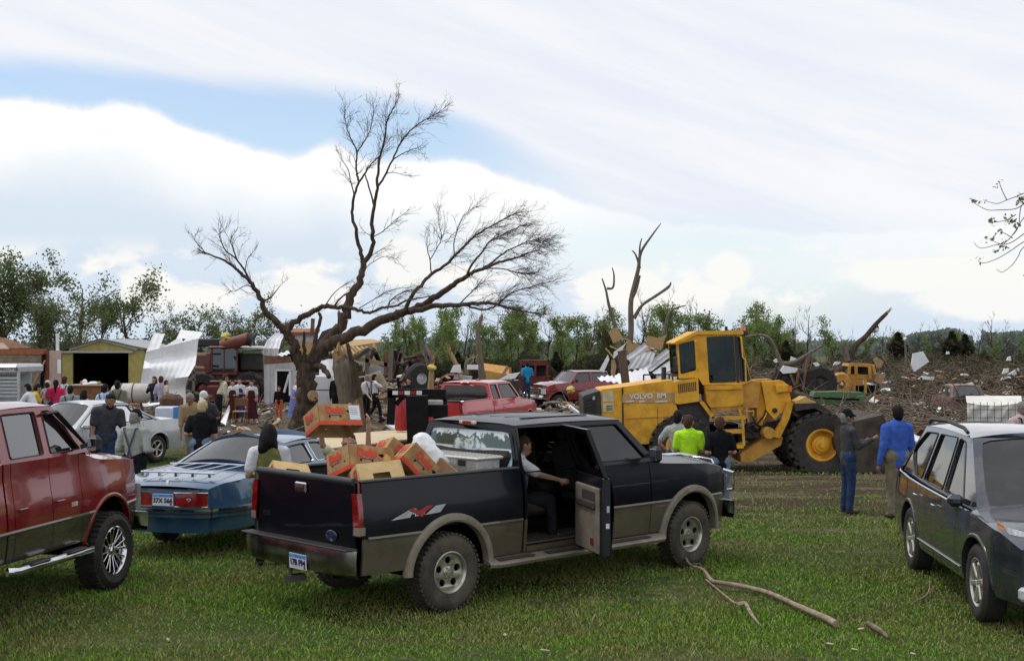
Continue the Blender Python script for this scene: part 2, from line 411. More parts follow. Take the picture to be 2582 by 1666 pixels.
class Body:
    """shell of a road vehicle; u forward from the rear axle, v to its left, z up"""
    def __init__(s, root, W_, sill, arches, belt, plan, sec):
        s.root, s.W, s.sill, s.arches = root, W_/2, sill, arches
        s.belt = interp(belt) if isinstance(belt, list) else belt
        s.plan = interp(plan); s.sec = interp(sec)
    def hw(s, u, z): return s.W*s.plan(u)*s.sec(z)
    def low(s, u):
        z = s.sill
        for (ua, zc, R) in s.arches:
            d = abs(u-ua)
            if d < R: z = max(z, zc+sqrt(R*R-d*d))
        return z
    def us(s, u0, u1, step=.11):
        L = set([u0, u1]); n = max(2, int((u1-u0)/step)); L |= set(u0+(u1-u0)*k/n for k in range(n+1))
        for (ua, zc, R) in s.arches:
            for k in range(25):
                q = ua-R*cos(pi*k/24)
                if u0 < q < u1: L.add(q)
        L = sorted(L); o = [L[0]]
        for q in L[1:]:
            if q-o[-1] > .006: o.append(q)
        o[-1] = u1; return o
    def panel(s, name, u0, u1, side, m, lo=None, hi=None, n=9, off=0., parent=None, gap=.006, **kw):
        lo = lo or s.low; hi = hi or s.belt
        L = lambda u: max(s.low(u), lo(u)); H = lambda u: max(hi(u), L(u)+1e-4)
        us = s.us(u0+gap, u1-gap)
        mb = MB()
        ts = [k/n for k in range(n+1)]
        def fn(u, t, inn=0):
            z = L(u)+(H(u)-L(u))*t; return (u, side*(s.hw(u, z)+off-inn), z)
        f = side > 0
        mb.grid(lambda u, t: fn(u, t), us, ts, flip=not f)
        # returned edges
        for t in (0, 1): mb.grid(lambda u, k: fn(u, t, k), us, [0, .035] if t == 0 else [.035, 0], flip=not f)
        for u in (us[0], us[-1]): mb.grid(lambda t, k: fn(u, t, k), ts, [0, .03], flip=(u == us[0]) == f)
        return mb.obj(name, m, parent or s.root, **kw)
    def arch_lip(s, k, side, m, wd=.05, out=.05, name='arch_flare', a0=0., a1=pi, parent=None):
        ua, zc, R = s.arches[k]; mb = MB(); P = []
        for i in range(33):
            a = a0+(a1-a0)*i/32; u = ua+cos(a); 
            P.append(a)
        prof = [(-.01, -.06), (-.012, out*.75), (.01, out), (wd*.75, out*.8), (wd, .006), (wd, -.03)]
        def fn(a, j):
            dr, dv = prof[j]; u = ua+(R+dr)*cos(a); z = zc+(R+dr)*sin(a)
            return (u, side*(s.hw(u, max(z, s.sill))+dv), z)
        mb.grid(fn, P, range(len(prof)), flip=side < 0)
        return mb.obj(name, m, parent or s.root)
    def wells(s, parent=None):
        for (ua, zc, R) in s.arches:
            for sd in (1, -1):
                mb = MB()
                mb.grid(lambda a, t: (ua+(R+.012)*cos(a), sd*(s.hw(ua, zc+R)-.03-t*.42), zc+(R+.012)*sin(a)), [pi*k/20 for k in range(21)], [0, 1], flip=sd > 0)
                mb.grid(lambda a, r: (ua+r*cos(a), sd*(s.W-.45), zc+r*sin(a)), [pi*k/20 for k in range(21)], [.02, R+.012])
                mb.obj('wheel_well', DARK, parent or s.root)
    def end(s, name, u, m, zlo, zhi, bow=.08, front=True, n=14, nz=7, parent=None, slope=0., vw=1., off=0., **kw):
        """front or rear face between two heights"""
        mb = MB(); sg = 1 if front else -1
        def fn(t, q):
            z = zlo+(zhi-zlo)*q; w_ = s.hw(u, z)*vw
            return (u+sg*(bow*(1-abs(t)**2.5)+off)-sg*slope*q, t*w_, z)
        mb.grid(fn, [-1+2*k/n for k in range(n+1)], [k/nz for k in range(nz+1)], flip=not front)
        return mb.obj(name, m, parent or s.root, **kw)
    def lid(s, name, u0, u1, m, crown=.06, bow=0., front=True, n=12, z=None, inset=.0, parent=None, creases=None, nu=14):
        z = z or s.belt; mb = MB(); sg = 1 if front else -1
        def fn(k, t):
            u = u0+(u1-u0)*k/nu; e_ = (k/nu if front else 1-k/nu)
            uu = u+sg*bow*(1-abs(t)**2.5)*e_**3
            w_ = s.hw(u, z(u))-inset
            zz = z(u)+crown*(1-abs(t)**2.2)
            if creases: zz += creases*max(0, 1-abs(abs(t)-.55)/.12)
            return (uu, t*w_, zz)
        mb.grid(fn, range(nu+1), [-1+2*k/n for k in range(n+1)], flip=True)
        mb.grid(lambda k, d: (fn(k, -1)[0], fn(k, -1)[1], fn(k, -1)[2]-d), range(nu+1), [0, .03]); mb.grid(lambda k, d: (fn(k, 1)[0], fn(k, 1)[1], fn(k, 1)[2]-d), range(nu+1), [0, .03], flip=True)
        return mb.obj(name, m, parent or s.root, smooth=50)
    def sideframe(s, name, outer, holes, m, wb, wt, zb, zt, side, th=.05, parent=None, r=.03, off=0., ro=0.):
        """upper side of the cab as a plate with real openings; width falls from wb at zb to wt at zt"""
        fn = lambda a, b, k: (a, side*(wb+(wt-wb)*((b-zb)/(zt-zb))+off-k), b)
        mb = MB(); H = [rpoly(h, r) for h in holes]
        mb.plate(rpoly(outer, ro) if ro else outer, H, fn, th); return mb.obj(name, m, parent or s.root, smooth=30)
    def pane(s, name, poly, m, wb, wt, zb, zt, side, inn=.02, parent=None, r=.03):
        fn = lambda a, b, k: (a, side*(wb+(wt-wb)*((b-zb)/(zt-zb))-inn-k), b)
        mb = MB(); mb.plate(rpoly(poly, r), [], fn, .004); return mb.obj(name, m, parent or s.root, smooth=0)
def bowed(root, name, m, bl, br, tl, tr, bow=.06, n=10, nz=6, th=0., edge=1., parent=None, inset=(0, 0, 0, 0), **kw):
    """curved sheet from four corners (bottom left/right, top left/right); used for screens and cab backs"""
    bl, br, tl, tr = map(Vector, (bl, br, tl, tr)); mb = MB()
    nrm = (br-bl).cross(tl-bl).normalized()
    def fn(a, b):
        a = inset[0]+a*(1-inset[0]-inset[1]); b = inset[2]+b*(1-inset[2]-inset[3])
        p = bl.lerp(br, a).lerp(tl.lerp(tr, a), b); return p+nrm*(bow*(1-(2*a-1)**2)+th)
    mb.grid(fn, [k/n for k in range(n+1)], [k/nz for k in range(nz+1)]); return mb.obj(name, m, parent or root, **kw)
def screenframe(root, name, m, bl, br, tl, tr, bow, hole, th=.04, parent=None, rr=.04):
    bl, br, tl, tr = map(Vector, (bl, br, tl, tr)); nrm = (br-bl).cross(tl-bl).normalized()
    a0, a1, b0, b1 = hole
    N = 12
    outer = [(k/N, 0) for k in range(N+1)]+[(1, k/4) for k in range(1, 5)]+[(1-k/N, 1) for k in range(1, N+1)]+[(0, 1-k/4) for k in range(1, 4)]
    h = [(a0+(a1-a0)*k/N, b0) for k in range(N+1)]+[(a1, b0+(b1-b0)*k/4) for k in range(1, 5)]+[(a1-(a1-a0)*k/N, b1) for k in range(1, N+1)]+[(a0, b1-(b1-b0)*k/4) for k in range(1, 4)]
    for i, (ca, cb) in enumerate(h):      # soften the corners
        for qa, qb in ((a0, b0), (a1, b0), (a1, b1), (a0, b1)):
            da, db = abs(ca-qa)/rr, abs(cb-qb)/(rr*1.6)
            if da < 1e-6 and db < 1e-6: h[i] = (qa+(rr*.35 if qa == a0 else -rr*.35), qb+(rr*.55 if qb == b0 else -rr*.55))
    fn = lambda a, b, k: bl.lerp(br, a).lerp(tl.lerp(tr, a), b)+nrm*(bow*(1-(2*a-1)**2)-k)
    mb = MB(); mb.plate(outer, [h], fn, th); return mb.obj(name, m, parent or root, smooth=30)

def wheel(parent, u, v, z, R, wd, rimR, side, style='five', rim=None, rub=None, tread=0, steer=0., name='wheel'):
    """wheel with tyre and rim as sub-parts"""
    w_ = empty(name, parent, TR(u, v, z, rz=steer) @ Matrix.Rotation(-side*pi/2, 4, 'X'))   # local +Z looks outward
    rim = rim or ALLOY; rub = rub or RUB; h = wd/2; mb = MB()
    mb.lathe([(rimR-.015, -h*.7), (rimR, -h*.85), (rimR+(R-rimR)*.5, -h*1.03), (R-.035, -h*.93), (R-.006, -h*.72), (R, 0), (R-.006, h*.72), (R-.035, h*.93), (rimR+(R-rimR)*.5, h*1.03), (rimR+.012, h*.88), (rimR-.012, h*.78)], 40)
    if tread:
        n = tread
        for k in range(n):
            a = 2*pi*k/n
            for q in (-1, 1):
                mb.box((R+.004, 0, q*h*.55), (.024, 2*pi*R/n*.55, h*.55), Matrix.Rotation(a+(q+1)*pi/n/2, 4, 'Z'))
            
    mb.obj('tyre', rub, w_)
    mb = MB(); dd = h*.45
    mb.lathe([(rimR, h*.86), (rimR-.012, h*.88), (rimR-.03, h*.72), (rimR-.035, -h*.2)], 40)      # barrel
    rr = rimR-.03
    dish = lambda r: h*(.62 if style != 'deep' else .35)-dd*.5*sin(min(1, r/rr)*pi*.9)*.55 if style != 'steel' else h*.3+.2*dd
    circ = lambda cx, cy, ra, rb, rot, n: [(cx+ra*cos(2*pi*k/n)*cos(rot)-rb*sin(2*pi*k/n)*sin(rot), cy+ra*cos(2*pi*k/n)*sin(rot)+rb*sin(2*pi*k/n)*cos(rot)) for k in range(n)]
    if style in ('five', 'six', 'steel', 'eight'):
        nh = {'five': 5, 'six': 6, 'steel': 12, 'eight': 8}[style]; rc = rr*.66; ra = rr*.20 if nh < 7 else rr*.14; rb = rr*.20 if nh < 7 else rr*.12
        holes = [circ(rc*cos(2*pi*k/nh+.3), rc*sin(2*pi*k/nh+.3), ra, rb, 2*pi*k/nh+.3, 10) for k in range(nh)]
        mb.plate(circ(0, 0, rr, rr, 0, 36), holes, lambda a, b, k: (a, b, dish(sqrt(a*a+b*b))-k), .02)
    else:
        nsp = {'spoke6': 6, 'deep': 8, 'spoke5': 5}[style]
        for k in range(nsp):
            M = Matrix.Rotation(2*pi*k/nsp+.2, 4, 'Z')
            if style == 'deep':
                for q in (-1, 1): mb.bar((rr*.22, 0, h*.5), (rr, q*.045, h*.72), .022, .04, M=M, bev=.004)
            else: mb.bar((rr*.15, 0, h*.62), (rr, 0, h*.74), rr*.26, .04, M=M, bev=.012)
    mb.lathe([(0, h*.78), (rr*.16, h*.76), (rr*.19, h*.66), (rr*.34, h*.6), (rr*.36, h*.3)], 20)
    for k in range(6): mb.lathe([(0, h*.68), (.012, h*.68), (.014, h*.56)], 6, TR(rr*.27*cos(k*pi/3), rr*.27*sin(k*pi/3), 0))
    mb.obj('rim', rim, w_)
    mb = MB(); mb.lathe([(.02, -h*.1), (rr, -h*.1), (rr, -h*.15)], 24); mb.obj('brake_drum', DARK, w_)
    return w_
def seat(parent, u, v, z, m, h=.62, name='seat'):
    mb = MB(); mb.box((u+.24, v, z+.1), (.52, .5, .18), bev=.06)
    mb.box((0, 0, h/2), (.16, .5, h), TR(u-.02, v, z+.15, ry=-.2), bev=.07); mb.box((0, 0, h+.1), (.11, .26, .18), TR(u-.02, v, z+.15, ry=-.2), bev=.05)
    mb.obj(name, m, parent)
def steering(parent, u, v, z):
    mb = MB(); mb.lathe([(.18+.015*cos(a), .015*sin(a)) for a in [k*pi/3 for k in range(6)]], 20, closed=True); mb.box((0, 0, 0), (.34, .05, .02)); mb.tube([(0, 0, 0), (0, 0, -.4)], .02)
    mb.obj('steering_wheel', BLACKP, parent, TR(u, v, z, ry=-1.1))
def dash(parent, u, w_, z):
    mb = MB(); mb.box((u, 0, z), (.4, w_, .3), bev=.1); mb.obj('dashboard', INTER, parent)
def plate_tag(parent, M, s, digits, sub='SOUTH DAKOTA', k=1., name='licence_plate'):
    mb = MB(); mb.box((0, 0, 0), (.305*k, .155*k, .004), bev=.0015)
    p = mb.obj(name, mat('plate_white', (.72, .74, .76), (.62, .65, .70), rough=.4, scale=3), parent, M)
    mb = MB(); mb.box((0, .055*k, .0035), (.295*k, .035*k, .002)); mb.obj('plate_band', mat('plate_blue', (.06, .16, .55), (.15, .35, .75), rough=.5, scale=12), p)
    mb = MB(); mb.box((.12*k, -.055*k, .0035), (.03*k, .025*k, .002)); mb.obj('plate_sticker', mat('sticker_red', (.5, .04, .03), rough=.5), p)
    text(s, .082*k, mat('plate_navy', (.012, .02, .09), rough=.5), p, TR(0, -.012*k, .0045), bold=.003)
    return p
def mirror(parent, u, v, z, side, m, sx=.2, sz=.26, arm=.14, glass=True):
    mb = MB(); mb.bar((u, v, z), (u+.03, v+side*arm, z+.03), .05, .05); mb.box((u+.02, v+side*(arm+sx/2), z+.03), (.12, sx, sz), bev=.045)
    o = mb.obj('mirror', m, parent); mb = MB(); mb.box((u-.045, v+side*(arm+sx/2), z+.03), (.012, sx-.05, sz-.06), bev=.004)
    mb.obj('mirror_glass', mat('mirror_glass', (.5, .55, .6), rough=.03, metal=1), o)
    return o
def handle(parent, u, v, z, side, m, ln=.16):
    mb = MB(); mb.box((u, v+side*.022, z), (ln, .018, .028), bev=.008); mb.box((u-ln*.4, v+side*.01, z), (.02, .03, .02)); mb.box((u+ln*.4, v+side*.01, z), (.02, .03, .02))
    return mb.obj('door_handle', m, parent)
def paint(name, c, c2=None, dirt='#8d8474', amt=.25, metal=.25, rough=.2):
    return mat(name, c, c2, rough=rough, metal=metal, coat=1., dirt=dirt, dirtamt=amt, scale=1.5)
# ------------------------------------------------------------------ pickup trucks
def pickup(name, label, M, P, group=None):
    """generic pickup; P overrides the dictionary below"""
    p = dict(W=2.0, WB=3.967, sill=.52, R=.40, Ra=.53, zc=.42, rear=-1.17, nose=4.78, bed0=-1.13, cab0=1.04, cabw=.93, roofw=.74, belt=1.37, roof=1.93, rail=1.41,
             hoodz=1.30, nosez=1.20, door=(1.10, 2.05, 3.17), a_base=3.34, a_top=2.86, c_top=1.14, two=.86, paint=None, lower=None, flare=None, rim='five', rimR=.225, track=.86, tw=.26,
             open_door=False, split=2, hole2=.24, rear_glass=TINT, side_glass=TINT, detail=True, tread=0, rimm=None, steer=0., hide_open=False, rub=None, bumper=CHROME, cabflip=1)
    p.update(P); g = type('G', (), p)
    root = thing(name, label, 'pickup truck', M, group)
    low = g.lower or g.paint; r = g.R
    belt = interp([(g.rear, g.rail), (g.cab0-.03, g.rail), (g.cab0, g.belt), (g.a_base-.2, g.belt-.01), (g.a_base+.15, g.hoodz+.02), (g.nose-.5, g.hoodz-.03), (g.nose-.12, g.nosez), (g.nose, g.nosez-.05)])
    B = Body(root, g.W, g.sill, [(0, g.zc, g.Ra), (g.WB, g.zc, g.Ra)], belt,
             [(g.rear, .965), (g.rear+.12, .99), (.4, 1), (3.4, 1.), (g.nose-.5, .985), (g.nose-.12, .93), (g.nose, .86)],
             [(.3, .955), (g.sill, .965), (.8, .995), (.98, 1.), (1.15, .99), (1.3, .965), (1.45, .945)])
    zt = lambda z: (lambda u: z)
    d0, d1, d2 = g.door
    segs = [('bed_side', g.bed0, g.cab0-.01), ('cab_corner', g.cab0+.01, d0), ('rear_door_skin', d0, d1), ('front_door_skin', d1, d2), ('fender', d2, g.nose-.02)]
    for sd in (-1, 1):
        for nm, a, b in segs:
            if nm == 'rear_door_skin' and sd == -1 and g.open_door:
                B.panel('sill_panel', a, b, sd, low, hi=zt(.56), lo=None, n=2, parent=root); continue
            o = B.panel(nm, a, b, sd, g.paint, lo=zt(g.two), n=9)
            B.panel('lower_panel', a, b, sd, low, hi=zt(g.two), lo=None, n=4, parent=root)
            if nm == 'front_door_skin' or (nm == 'rear_door_skin' and g.split == 2): handle(o, a+.13, sd*B.hw(a, 1.1), 1.13, sd, g.paint if g.cabflip else CHROME)
        for k in (0, 1): B.arch_lip(k, sd, g.flare or g.paint, wd=.075 if g.flare else .03, out=.045 if g.flare else .015)
        mb = MB(); mb.grid(lambda u, t: (u, sd*(B.hw(u, g.two)+.012-.008*abs(t)), g.two+.02*t), B.us(g.bed0+.05, g.nose-.15, .1), [-1, 0, 1], flip=sd < 0, skip=None)
        # keep the moulding off the arches and the open doorway
        if sd == -1 and g.open_door: mb.f = [f for f in mb.f if not d0-.05 < sum(mb.v[i][0] for i in f)/4 < d1+.05]
        mb.f = [f for f in mb.f if max(B.low(mb.v[i][0]) for i in f) < g.two-.02]; mb.mi = [0]*len(mb.f); mb.compact()
        mb.obj('side_moulding', low, root, kind='stuff')
    B.wells()
    # chassis and floor
    mb = MB(); mb.box(((g.rear+g.nose)/2, 0, g.sill+.04), (g.nose-g.rear-.3, g.W-.9, .2)); mb.box((g.WB/2, 0, g.sill+.03), (g.WB-2*g.Ra-.1, g.W-.16, .08)); mb.bar((0, -g.track, g.R), (0, g.track, g.R), .14, .14); mb.bar((g.WB, -g.track, g.R), (g.WB, g.track, g.R), .12, .12)
    for sd in (-1, 1): mb.bar((g.rear+.1, sd*.42, g.sill-.02), (g.nose-.2, sd*.42, g.sill-.02), .08, .16)
    mb.obj('chassis', DARK, root)
    for u in (0, g.WB):
        for sd in (-1, 1): wheel(root, u, sd*g.track, g.R, g.R, g.tw, g.rimR, sd, g.rim, g.rimm, g.rub, g.tread, g.steer if u else 0.)
    # load bed
    mb = MB(); bz = g.rail-.50; w_ = g.W/2-.10
    mb.box(((g.bed0+g.cab0)/2, 0, bz), (g.cab0-g.bed0-.06, 2*w_, .04))
    for sd in (-1, 1):
        mb.box(((g.bed0+g.cab0)/2, sd*w_, (bz+g.rail)/2), (g.cab0-g.bed0-.05, .03, g.rail-bz-.01)); mb.box((0, sd*(w_-.13), bz+.12), (.95, .24, .26), bev=.05)
    mb.box((g.cab0-.05, 0, (bz+g.rail)/2), (.03, 2*w_, g.rail-bz-.02)); mb.obj('bed_liner', mat('bed_liner', (.016, .017, .019), (.03, .03, .032), rough=.8, bump=.2), root)
    for sd in (-1, 1):
        mb = MB(); mb.box(((g.bed0+g.cab0)/2, sd*(B.hw(0, g.rail)-.045), g.rail+.012), (g.cab0-g.bed0-.03, .10, .03), bev=.012); mb.obj('bed_rail', g.paint if not g.flare else BLACKP, root)
    # tailgate
    tz0 = g.sill+.20
    tg = B.end('tailgate', g.rear, g.paint, tz0, g.rail+.01, bow=.02, front=False, vw=.90)
    mb = MB(); mb.box((g.rear+.03, 0, (tz0+g.rail)/2+.01), (.05, g.W*.87, g.rail-tz0), bev=.01); mb.obj('tailgate_inner', g.paint, tg)
    mb = MB(); mb.tube([(g.rear+.01, -g.W*.43, g.rail+.01), (g.rear+.01, g.W*.43, g.rail+.01)], .04, 10, sx=1.); mb.obj('tailgate_cap', mat('cap_dark', (.03, .032, .037), rough=.5), tg)
    if g.detail:
        mb = MB(); mb.grid(lambda a, b: (g.rear-.026, a, b), [-.72, 0, .72], [tz0+.12, g.rail-.24]); 
        mb = MB(); mb.box((g.rear-.035, 0, g.rail-.10), (.03, .20, .10), bev=.02); h_ = mb.obj('tailgate_handle', CHROME, tg); mb = MB(); mb.box((g.rear-.05, 0, g.rail-.115), (.012, .13, .045), bev=.004); mb.obj('handle_recess', BLACKP, h_)
    # tail lamps
    for sd in (-1, 1):
        mb = MB(); z0, z1 = g.rail-.52, g.rail-.10
        mb.grid(lambda a, q: ((g.rear-.015)+(.0 if a < .5 else (a-.5)*.34), sd*(B.hw(g.rear, q)+.008-(.5-a if a < .5 else 0)*.30), q), [.18, .3, .5, .62, .76, .88], [z0+(z1-z0)*k/6 for k in range(7)], flip=sd < 0)
        lm = mb.obj('tail_lamp', REDLENS, root)
        mb = MB(); mb.grid(lambda a, q: ((g.rear-.019)+(.0 if a < .5 else (a-.5)*.34), sd*(B.hw(g.rear, q)+.012-(.5-a if a < .5 else 0)*.30), q), [.2, .3, .5, .65, .74], [z0+.01, z0+.05, z0+.09], flip=sd < 0); mb.obj('reversing_lens', mat('smoky_lens', (.28, .22, .2), rough=.2, coat=1), lm)
    # rear bumper
    mb = MB(); zb = g.sill+.06
    mb.grid(lambda v, k: (g.rear-.02-[0, .16, .19, .17, .05][k]*(1-abs(v/(g.W/2))**4*.75), v, zb+[.20, .20, .10, -.04, -.08][k]), [-g.W/2+g.W*k/20 for k in range(21)], range(5)); rb = mb.obj('rear_bumper', g.bumper, root)
    mb = MB(); mb.box((g.rear-.09, 0, zb+.205), (.15, g.W*.96, .02), bev=.008); mb.obj('bumper_step', BLACKP, rb)
    mb = MB(); mb.bar((g.rear, 0, g.sill-.12), (g.rear-.2, 0, g.sill-.12), .09, .07); mb.lathe([(0, .09), (.026, .08), (.03, .05), (.014, .02), (.014, -.05)], 10, TR(g.rear-.16, 0, g.sill-.07)); mb.obj('tow_hitch', mat('hitch_steel', (.2, .2, .2), rough=.4, metal=.8), root)
    # bonnet and nose
    cowl = g.a_base+.02
    B.lid('bonnet', cowl, g.nose-.12, g.paint, crown=.07, bow=.12, creases=.02)
    B.end('nose_panel', g.nose-.02, g.paint, g.nosez-.28, g.nosez+.015, bow=.10)
    mb = MB()
    mb.box((g.nose+.05, 0, .93), (.06, 1.1, .36), bev=.02); gr = mb.obj('grille', CHROME, root)
    mb = MB()
    for k in range(4): mb.box((g.nose+.085, 0, .82+.075*k), (.02, 1.0, .035))
    mb.obj('grille_slot', BLACKP, gr)
    for sd in (-1, 1):
        mb = MB(); mb.grid(lambda t, q: (g.nose-.02+.09*(1-abs(t)**2)+.0, sd*(.58+t*.34), q), [0, .25, .5, .75, 1.], [.82, .9, 1.0, 1.1], flip=sd < 0); mb.obj('headlight', LAMP, root)
    mb = MB(); mb.grid(lambda v, k: (g.nose-.02+[.02, .20, .24, .22, .05][k]*(1-abs(v/(g.W/2))**4*.75), v, .68+[.08, .08, 0, -.1, -.14][k]), [-g.W/2+g.W*k/20 for k in range(21)], range(5), flip=True); mb.obj('front_bumper', g.bumper, root)
    # cab
    wb, wt = B.hw(2, g.belt)-.02, g.roofw; zb_, zr = g.belt-.01, g.roof-.055
    c0, ct, ab, at = g.cab0+.01, g.c_top, g.a_base, g.a_top
    for sd in (-1, 1):
        op = sd == -1 and g.open_door
        rail = .07
        # sloping A pillar: u at height z
        ua = lambda z: ab+(at-ab)*(z-zb_)/(zr-zb_)
        uc = lambda z: c0+(ct-c0)*(z-zb_)/(zr-zb_)
        w0, w1 = zb_+.045, zr-.05
        h1 = [(d1+.09, w0), (ua(w0)-.13, w0), (ua(w1)-.11, w1), (d1+.09, w1)]
        r0 = uc(w0)+.10+(0 if g.split == 2 else 0)
        h2 = [(max(d0+.05, r0), w0), (d1-.05, w0), (d1-.05, w1), (max(d0+.05, uc(w1)+.09), w1)]
        if op: h2 = [(d0+.01, zb_-.0005+.012), (d1-.03, zb_+.0115), (d1-.03, zr-.03), (d0+.01, zr-.03)]
        outer = [(c0, zb_), (ab, zb_), (at, zr), (ct, zr)]
        fr = B.sideframe('cab_side', outer, [h1, h2], g.paint, wb, wt, zb_, zr, sd, r=.035)
        B.pane('window', h1, g.side_glass, wb, wt, zb_, zr, sd, parent=fr)
        if not op: B.pane('window', h2, g.side_glass, wb, wt, zb_, zr, sd, parent=fr)
        mb = MB()
        for hh in (h1, h2):
            if op and hh is h2: continue
            q = rpoly(hh, .03); mb.tube([(a, sd*(wb+(wt-wb)*((b-zb_)/(zr-zb_))+.003), b) for a, b in q+[q[0]]], .009, 4, cap=False)
        mb.obj('window_seal', BLACKP, fr)
    # roof
    def roof(k, t):
        K = 16; a = k/K; u = ct-.02+(at+.0-ct+.04)*a
        w_ = wt+.015; e_ = min(a, 1-a)*K
        zz = zr+(g.roof-zr)*(1-abs(t)**4)*(min(1, .35+e_*.35))+.012*sin(pi*a)
        return (u, t*w_, zz)
    mb = MB(); mb.grid(roof, range(17), [-1+2*k/14 for k in range(15)], flip=True); rf = mb.obj('roof', g.paint, root, smooth=50)
    mb = MB(); mb.grid(lambda k, t: (roof(k, t)[0], roof(k, t)[1]*.97, zr-.02), range(0, 17, 4), [-1, 0, 1]); mb.obj('headliner', INTER, root)
    # back of cab and screens
    S = wb+.0
    args = dict(bl=(c0, wb, zb_), br=(c0, -wb, zb_), tl=(ct, wt, zr), tr=(ct, -wt, zr))
    screenframe(root, 'cab_back', g.paint, args['bl'], args['br'], args['tl'], args['tr'], .035, (.06, .94, .05, .85))
    bowed(root, 'rear_window', g.rear_glass, **args, bow=.035, th=-.015, inset=(.05, .05, .04, .14))
    mb = MB(); mb.grid(lambda t, q: (c0, t*B.hw(c0, q), q), [-1, -.5, 0, .5, 1], [bz, g.belt-.2, g.belt-.008], flip=False); mb.obj('cab_wall', g.paint, root)
    mb = MB(); mb.box((ct-.045, 0, zr+.005), (.03, .30, .045), bev=.015); cl = mb.obj('high_brake_lamp', mat('pale_lens', (.6, .45, .4), rough=.3), root); mb = MB(); mb.box((ct-.062, 0, zr+.005), (.01, .14, .036)); mb.obj('brake_lens', REDLENS, cl)
    f = dict(bl=(ab-.02, -wb, zb_), br=(ab-.02, wb, zb_), tl=(at-.0, -wt, zr), tr=(at-.0, wt, zr))
    screenframe(root, 'windscreen_frame', g.paint, f['bl'], f['br'], f['tl'], f['tr'], .07, (.05, .95, .05, .94)); bowed(root, 'windscreen', GLASS, **f, bow=.07, th=-.015, inset=(.04, .04, .04, .05))
    mb = MB(); mb.grid(lambda t, q: (ab-.05+q*.13+.1*(1-t*t), t*wb, g.belt-.02+.03*(1-t*t)-q*.03), [-1+k/5 for k in range(11)], [0, 1]); mb.obj('cowl', BLACKP, root)
    # interior
    for sd in (-1, 1):
        seat(root, d1+.38, sd*.42, .86, INTER)
    mb = MB(); mb.box((c0+.42, 0, .92), (.5, 1.5, .16), bev=.05); mb.box((0, 0, .3), (.16, 1.5, .6), TR(c0+.14, 0, 1.0, ry=-.15), bev=.06); mb.obj('rear_bench', INTER, root)
    dash(root, ab-.32, 1.6, 1.24); steering(root, ab-.62, .42, 1.33)
    mb = MB(); mb.box(((c0+ab)/2, 0, g.sill+.09), (ab-c0-.1, 2*wb-.12, .05)); mb.obj('cab_floor', INTER, root)
    for sd in (-1, 1): mirror(root, ab-.25, sd*(wb+.04), g.belt+.06, sd, BLACKP, sx=.15, sz=.2, arm=.08)
    return root, B, g

def veh(X, Y, deg, z=0.): return TR(X, Y, z, rz=radians(deg))
# --- dark blue two-tone crew cab, the main subject
NAVY = mat('navy_paint', (.0014, .0020, .006), (.002, .003, .008), rough=.3, coat=.22, spec=.3, dirt='#3a3835', dirtamt=.05, scale=1.5)
TAN = paint('tan_lower_paint', (.115, .095, .07), (.09, .075, .056), dirt='#6d6350', amt=.5, metal=.3, rough=.4)
FLARE = mat('tan_flare', (.27, .235, .185), (.21, .18, .14), rough=.45, dirt='#6b604c', dirtamt=.4)
def scene_glass():
    """rear window film with a printed lake and tree-lined shore picture"""
    m = bpy.data.materials.new('lake_print_film'); m.use_nodes = True; t = NT(m.node_tree); b = t.n['Principled BSDF']
    x, y, z = t.sep(t.new('ShaderNodeTexCoord').outputs['Object'])
    h = t.m('DIVIDE', t.m('SUBTRACT', z, 1.40), .42); P_ = t.comb(t.m('MULTIPLY', y, 1), z, 0.)
    n = t.noise(P_, 9, 6, .7); n2 = t.noise(P_, 3, 3); n3 = t.noise(t.comb(t.m('MULTIPLY', y, 2), t.m('MULTIPLY', z, 14), 0.), 3, 4)
    col = t.mix(t.rng(n3, .4, .6), (.14, .42, .46), (.55, .72, .72))
    col = t.mix(t.rng(h, .34, .37), col, (.035, .09, .08))
    col = t.mix(t.rng(h, .40, .43), col, (.62, .66, .66))
    tr = t.m('ADD', h, t.m('MULTIPLY', t.m('SUBTRACT', n, .5), .9)); 
    trees = t.m('MULTIPLY', t.rng(tr, .86, .80), t.rng(h, .47, .52)); col = t.mix(t.rng(h, .56, .62), col, (.62, .68, .70)); col = t.mix(trees, col, t.mix(n2, (.02, .05, .035), (.08, .11, .09)))
    # splash at the middle
    r = t.m('ADD', t.m('POWER', t.m('MULTIPLY', y, 2.6), 2), t.m('POWER', t.m('MULTIPLY', t.m('SUBTRACT', h, .38), 2.0), 2)); sp = t.rng(t.m('ADD', r, t.m('MULTIPLY', t.m('SUBTRACT', n, .5), 2.2)), .75, .35)
    col = t.mix(sp, col, t.mix(t.rng(n, .42, .56), (.55, .62, .62), (.16, .20, .18)))
    t.put(b.inputs['Base Color'], col); b.inputs['Roughness'].default_value = .15; b.inputs['Coat Weight'].default_value = .6; return m
ford_th = .756
FX, FY = -.621-sin(ford_th)*1.0, 13.546+cos(ford_th)*1.0
ford, FB, fg = pickup('pickup_truck', 'dark blue and tan crew cab pickup loaded with fruit boxes, rear door open', veh(FX, FY, math.degrees(ford_th)),
    dict(paint=NAVY, lower=TAN, flare=FLARE, open_door=True, rear_glass=scene_glass(), rubber=MUDRUB, tread=44, rub=MUDRUB, sill=.50, bumper=mat('dull_chrome', (.42, .41, .40), (.2, .19, .18), rough=.22, metal=1, scale=5)))
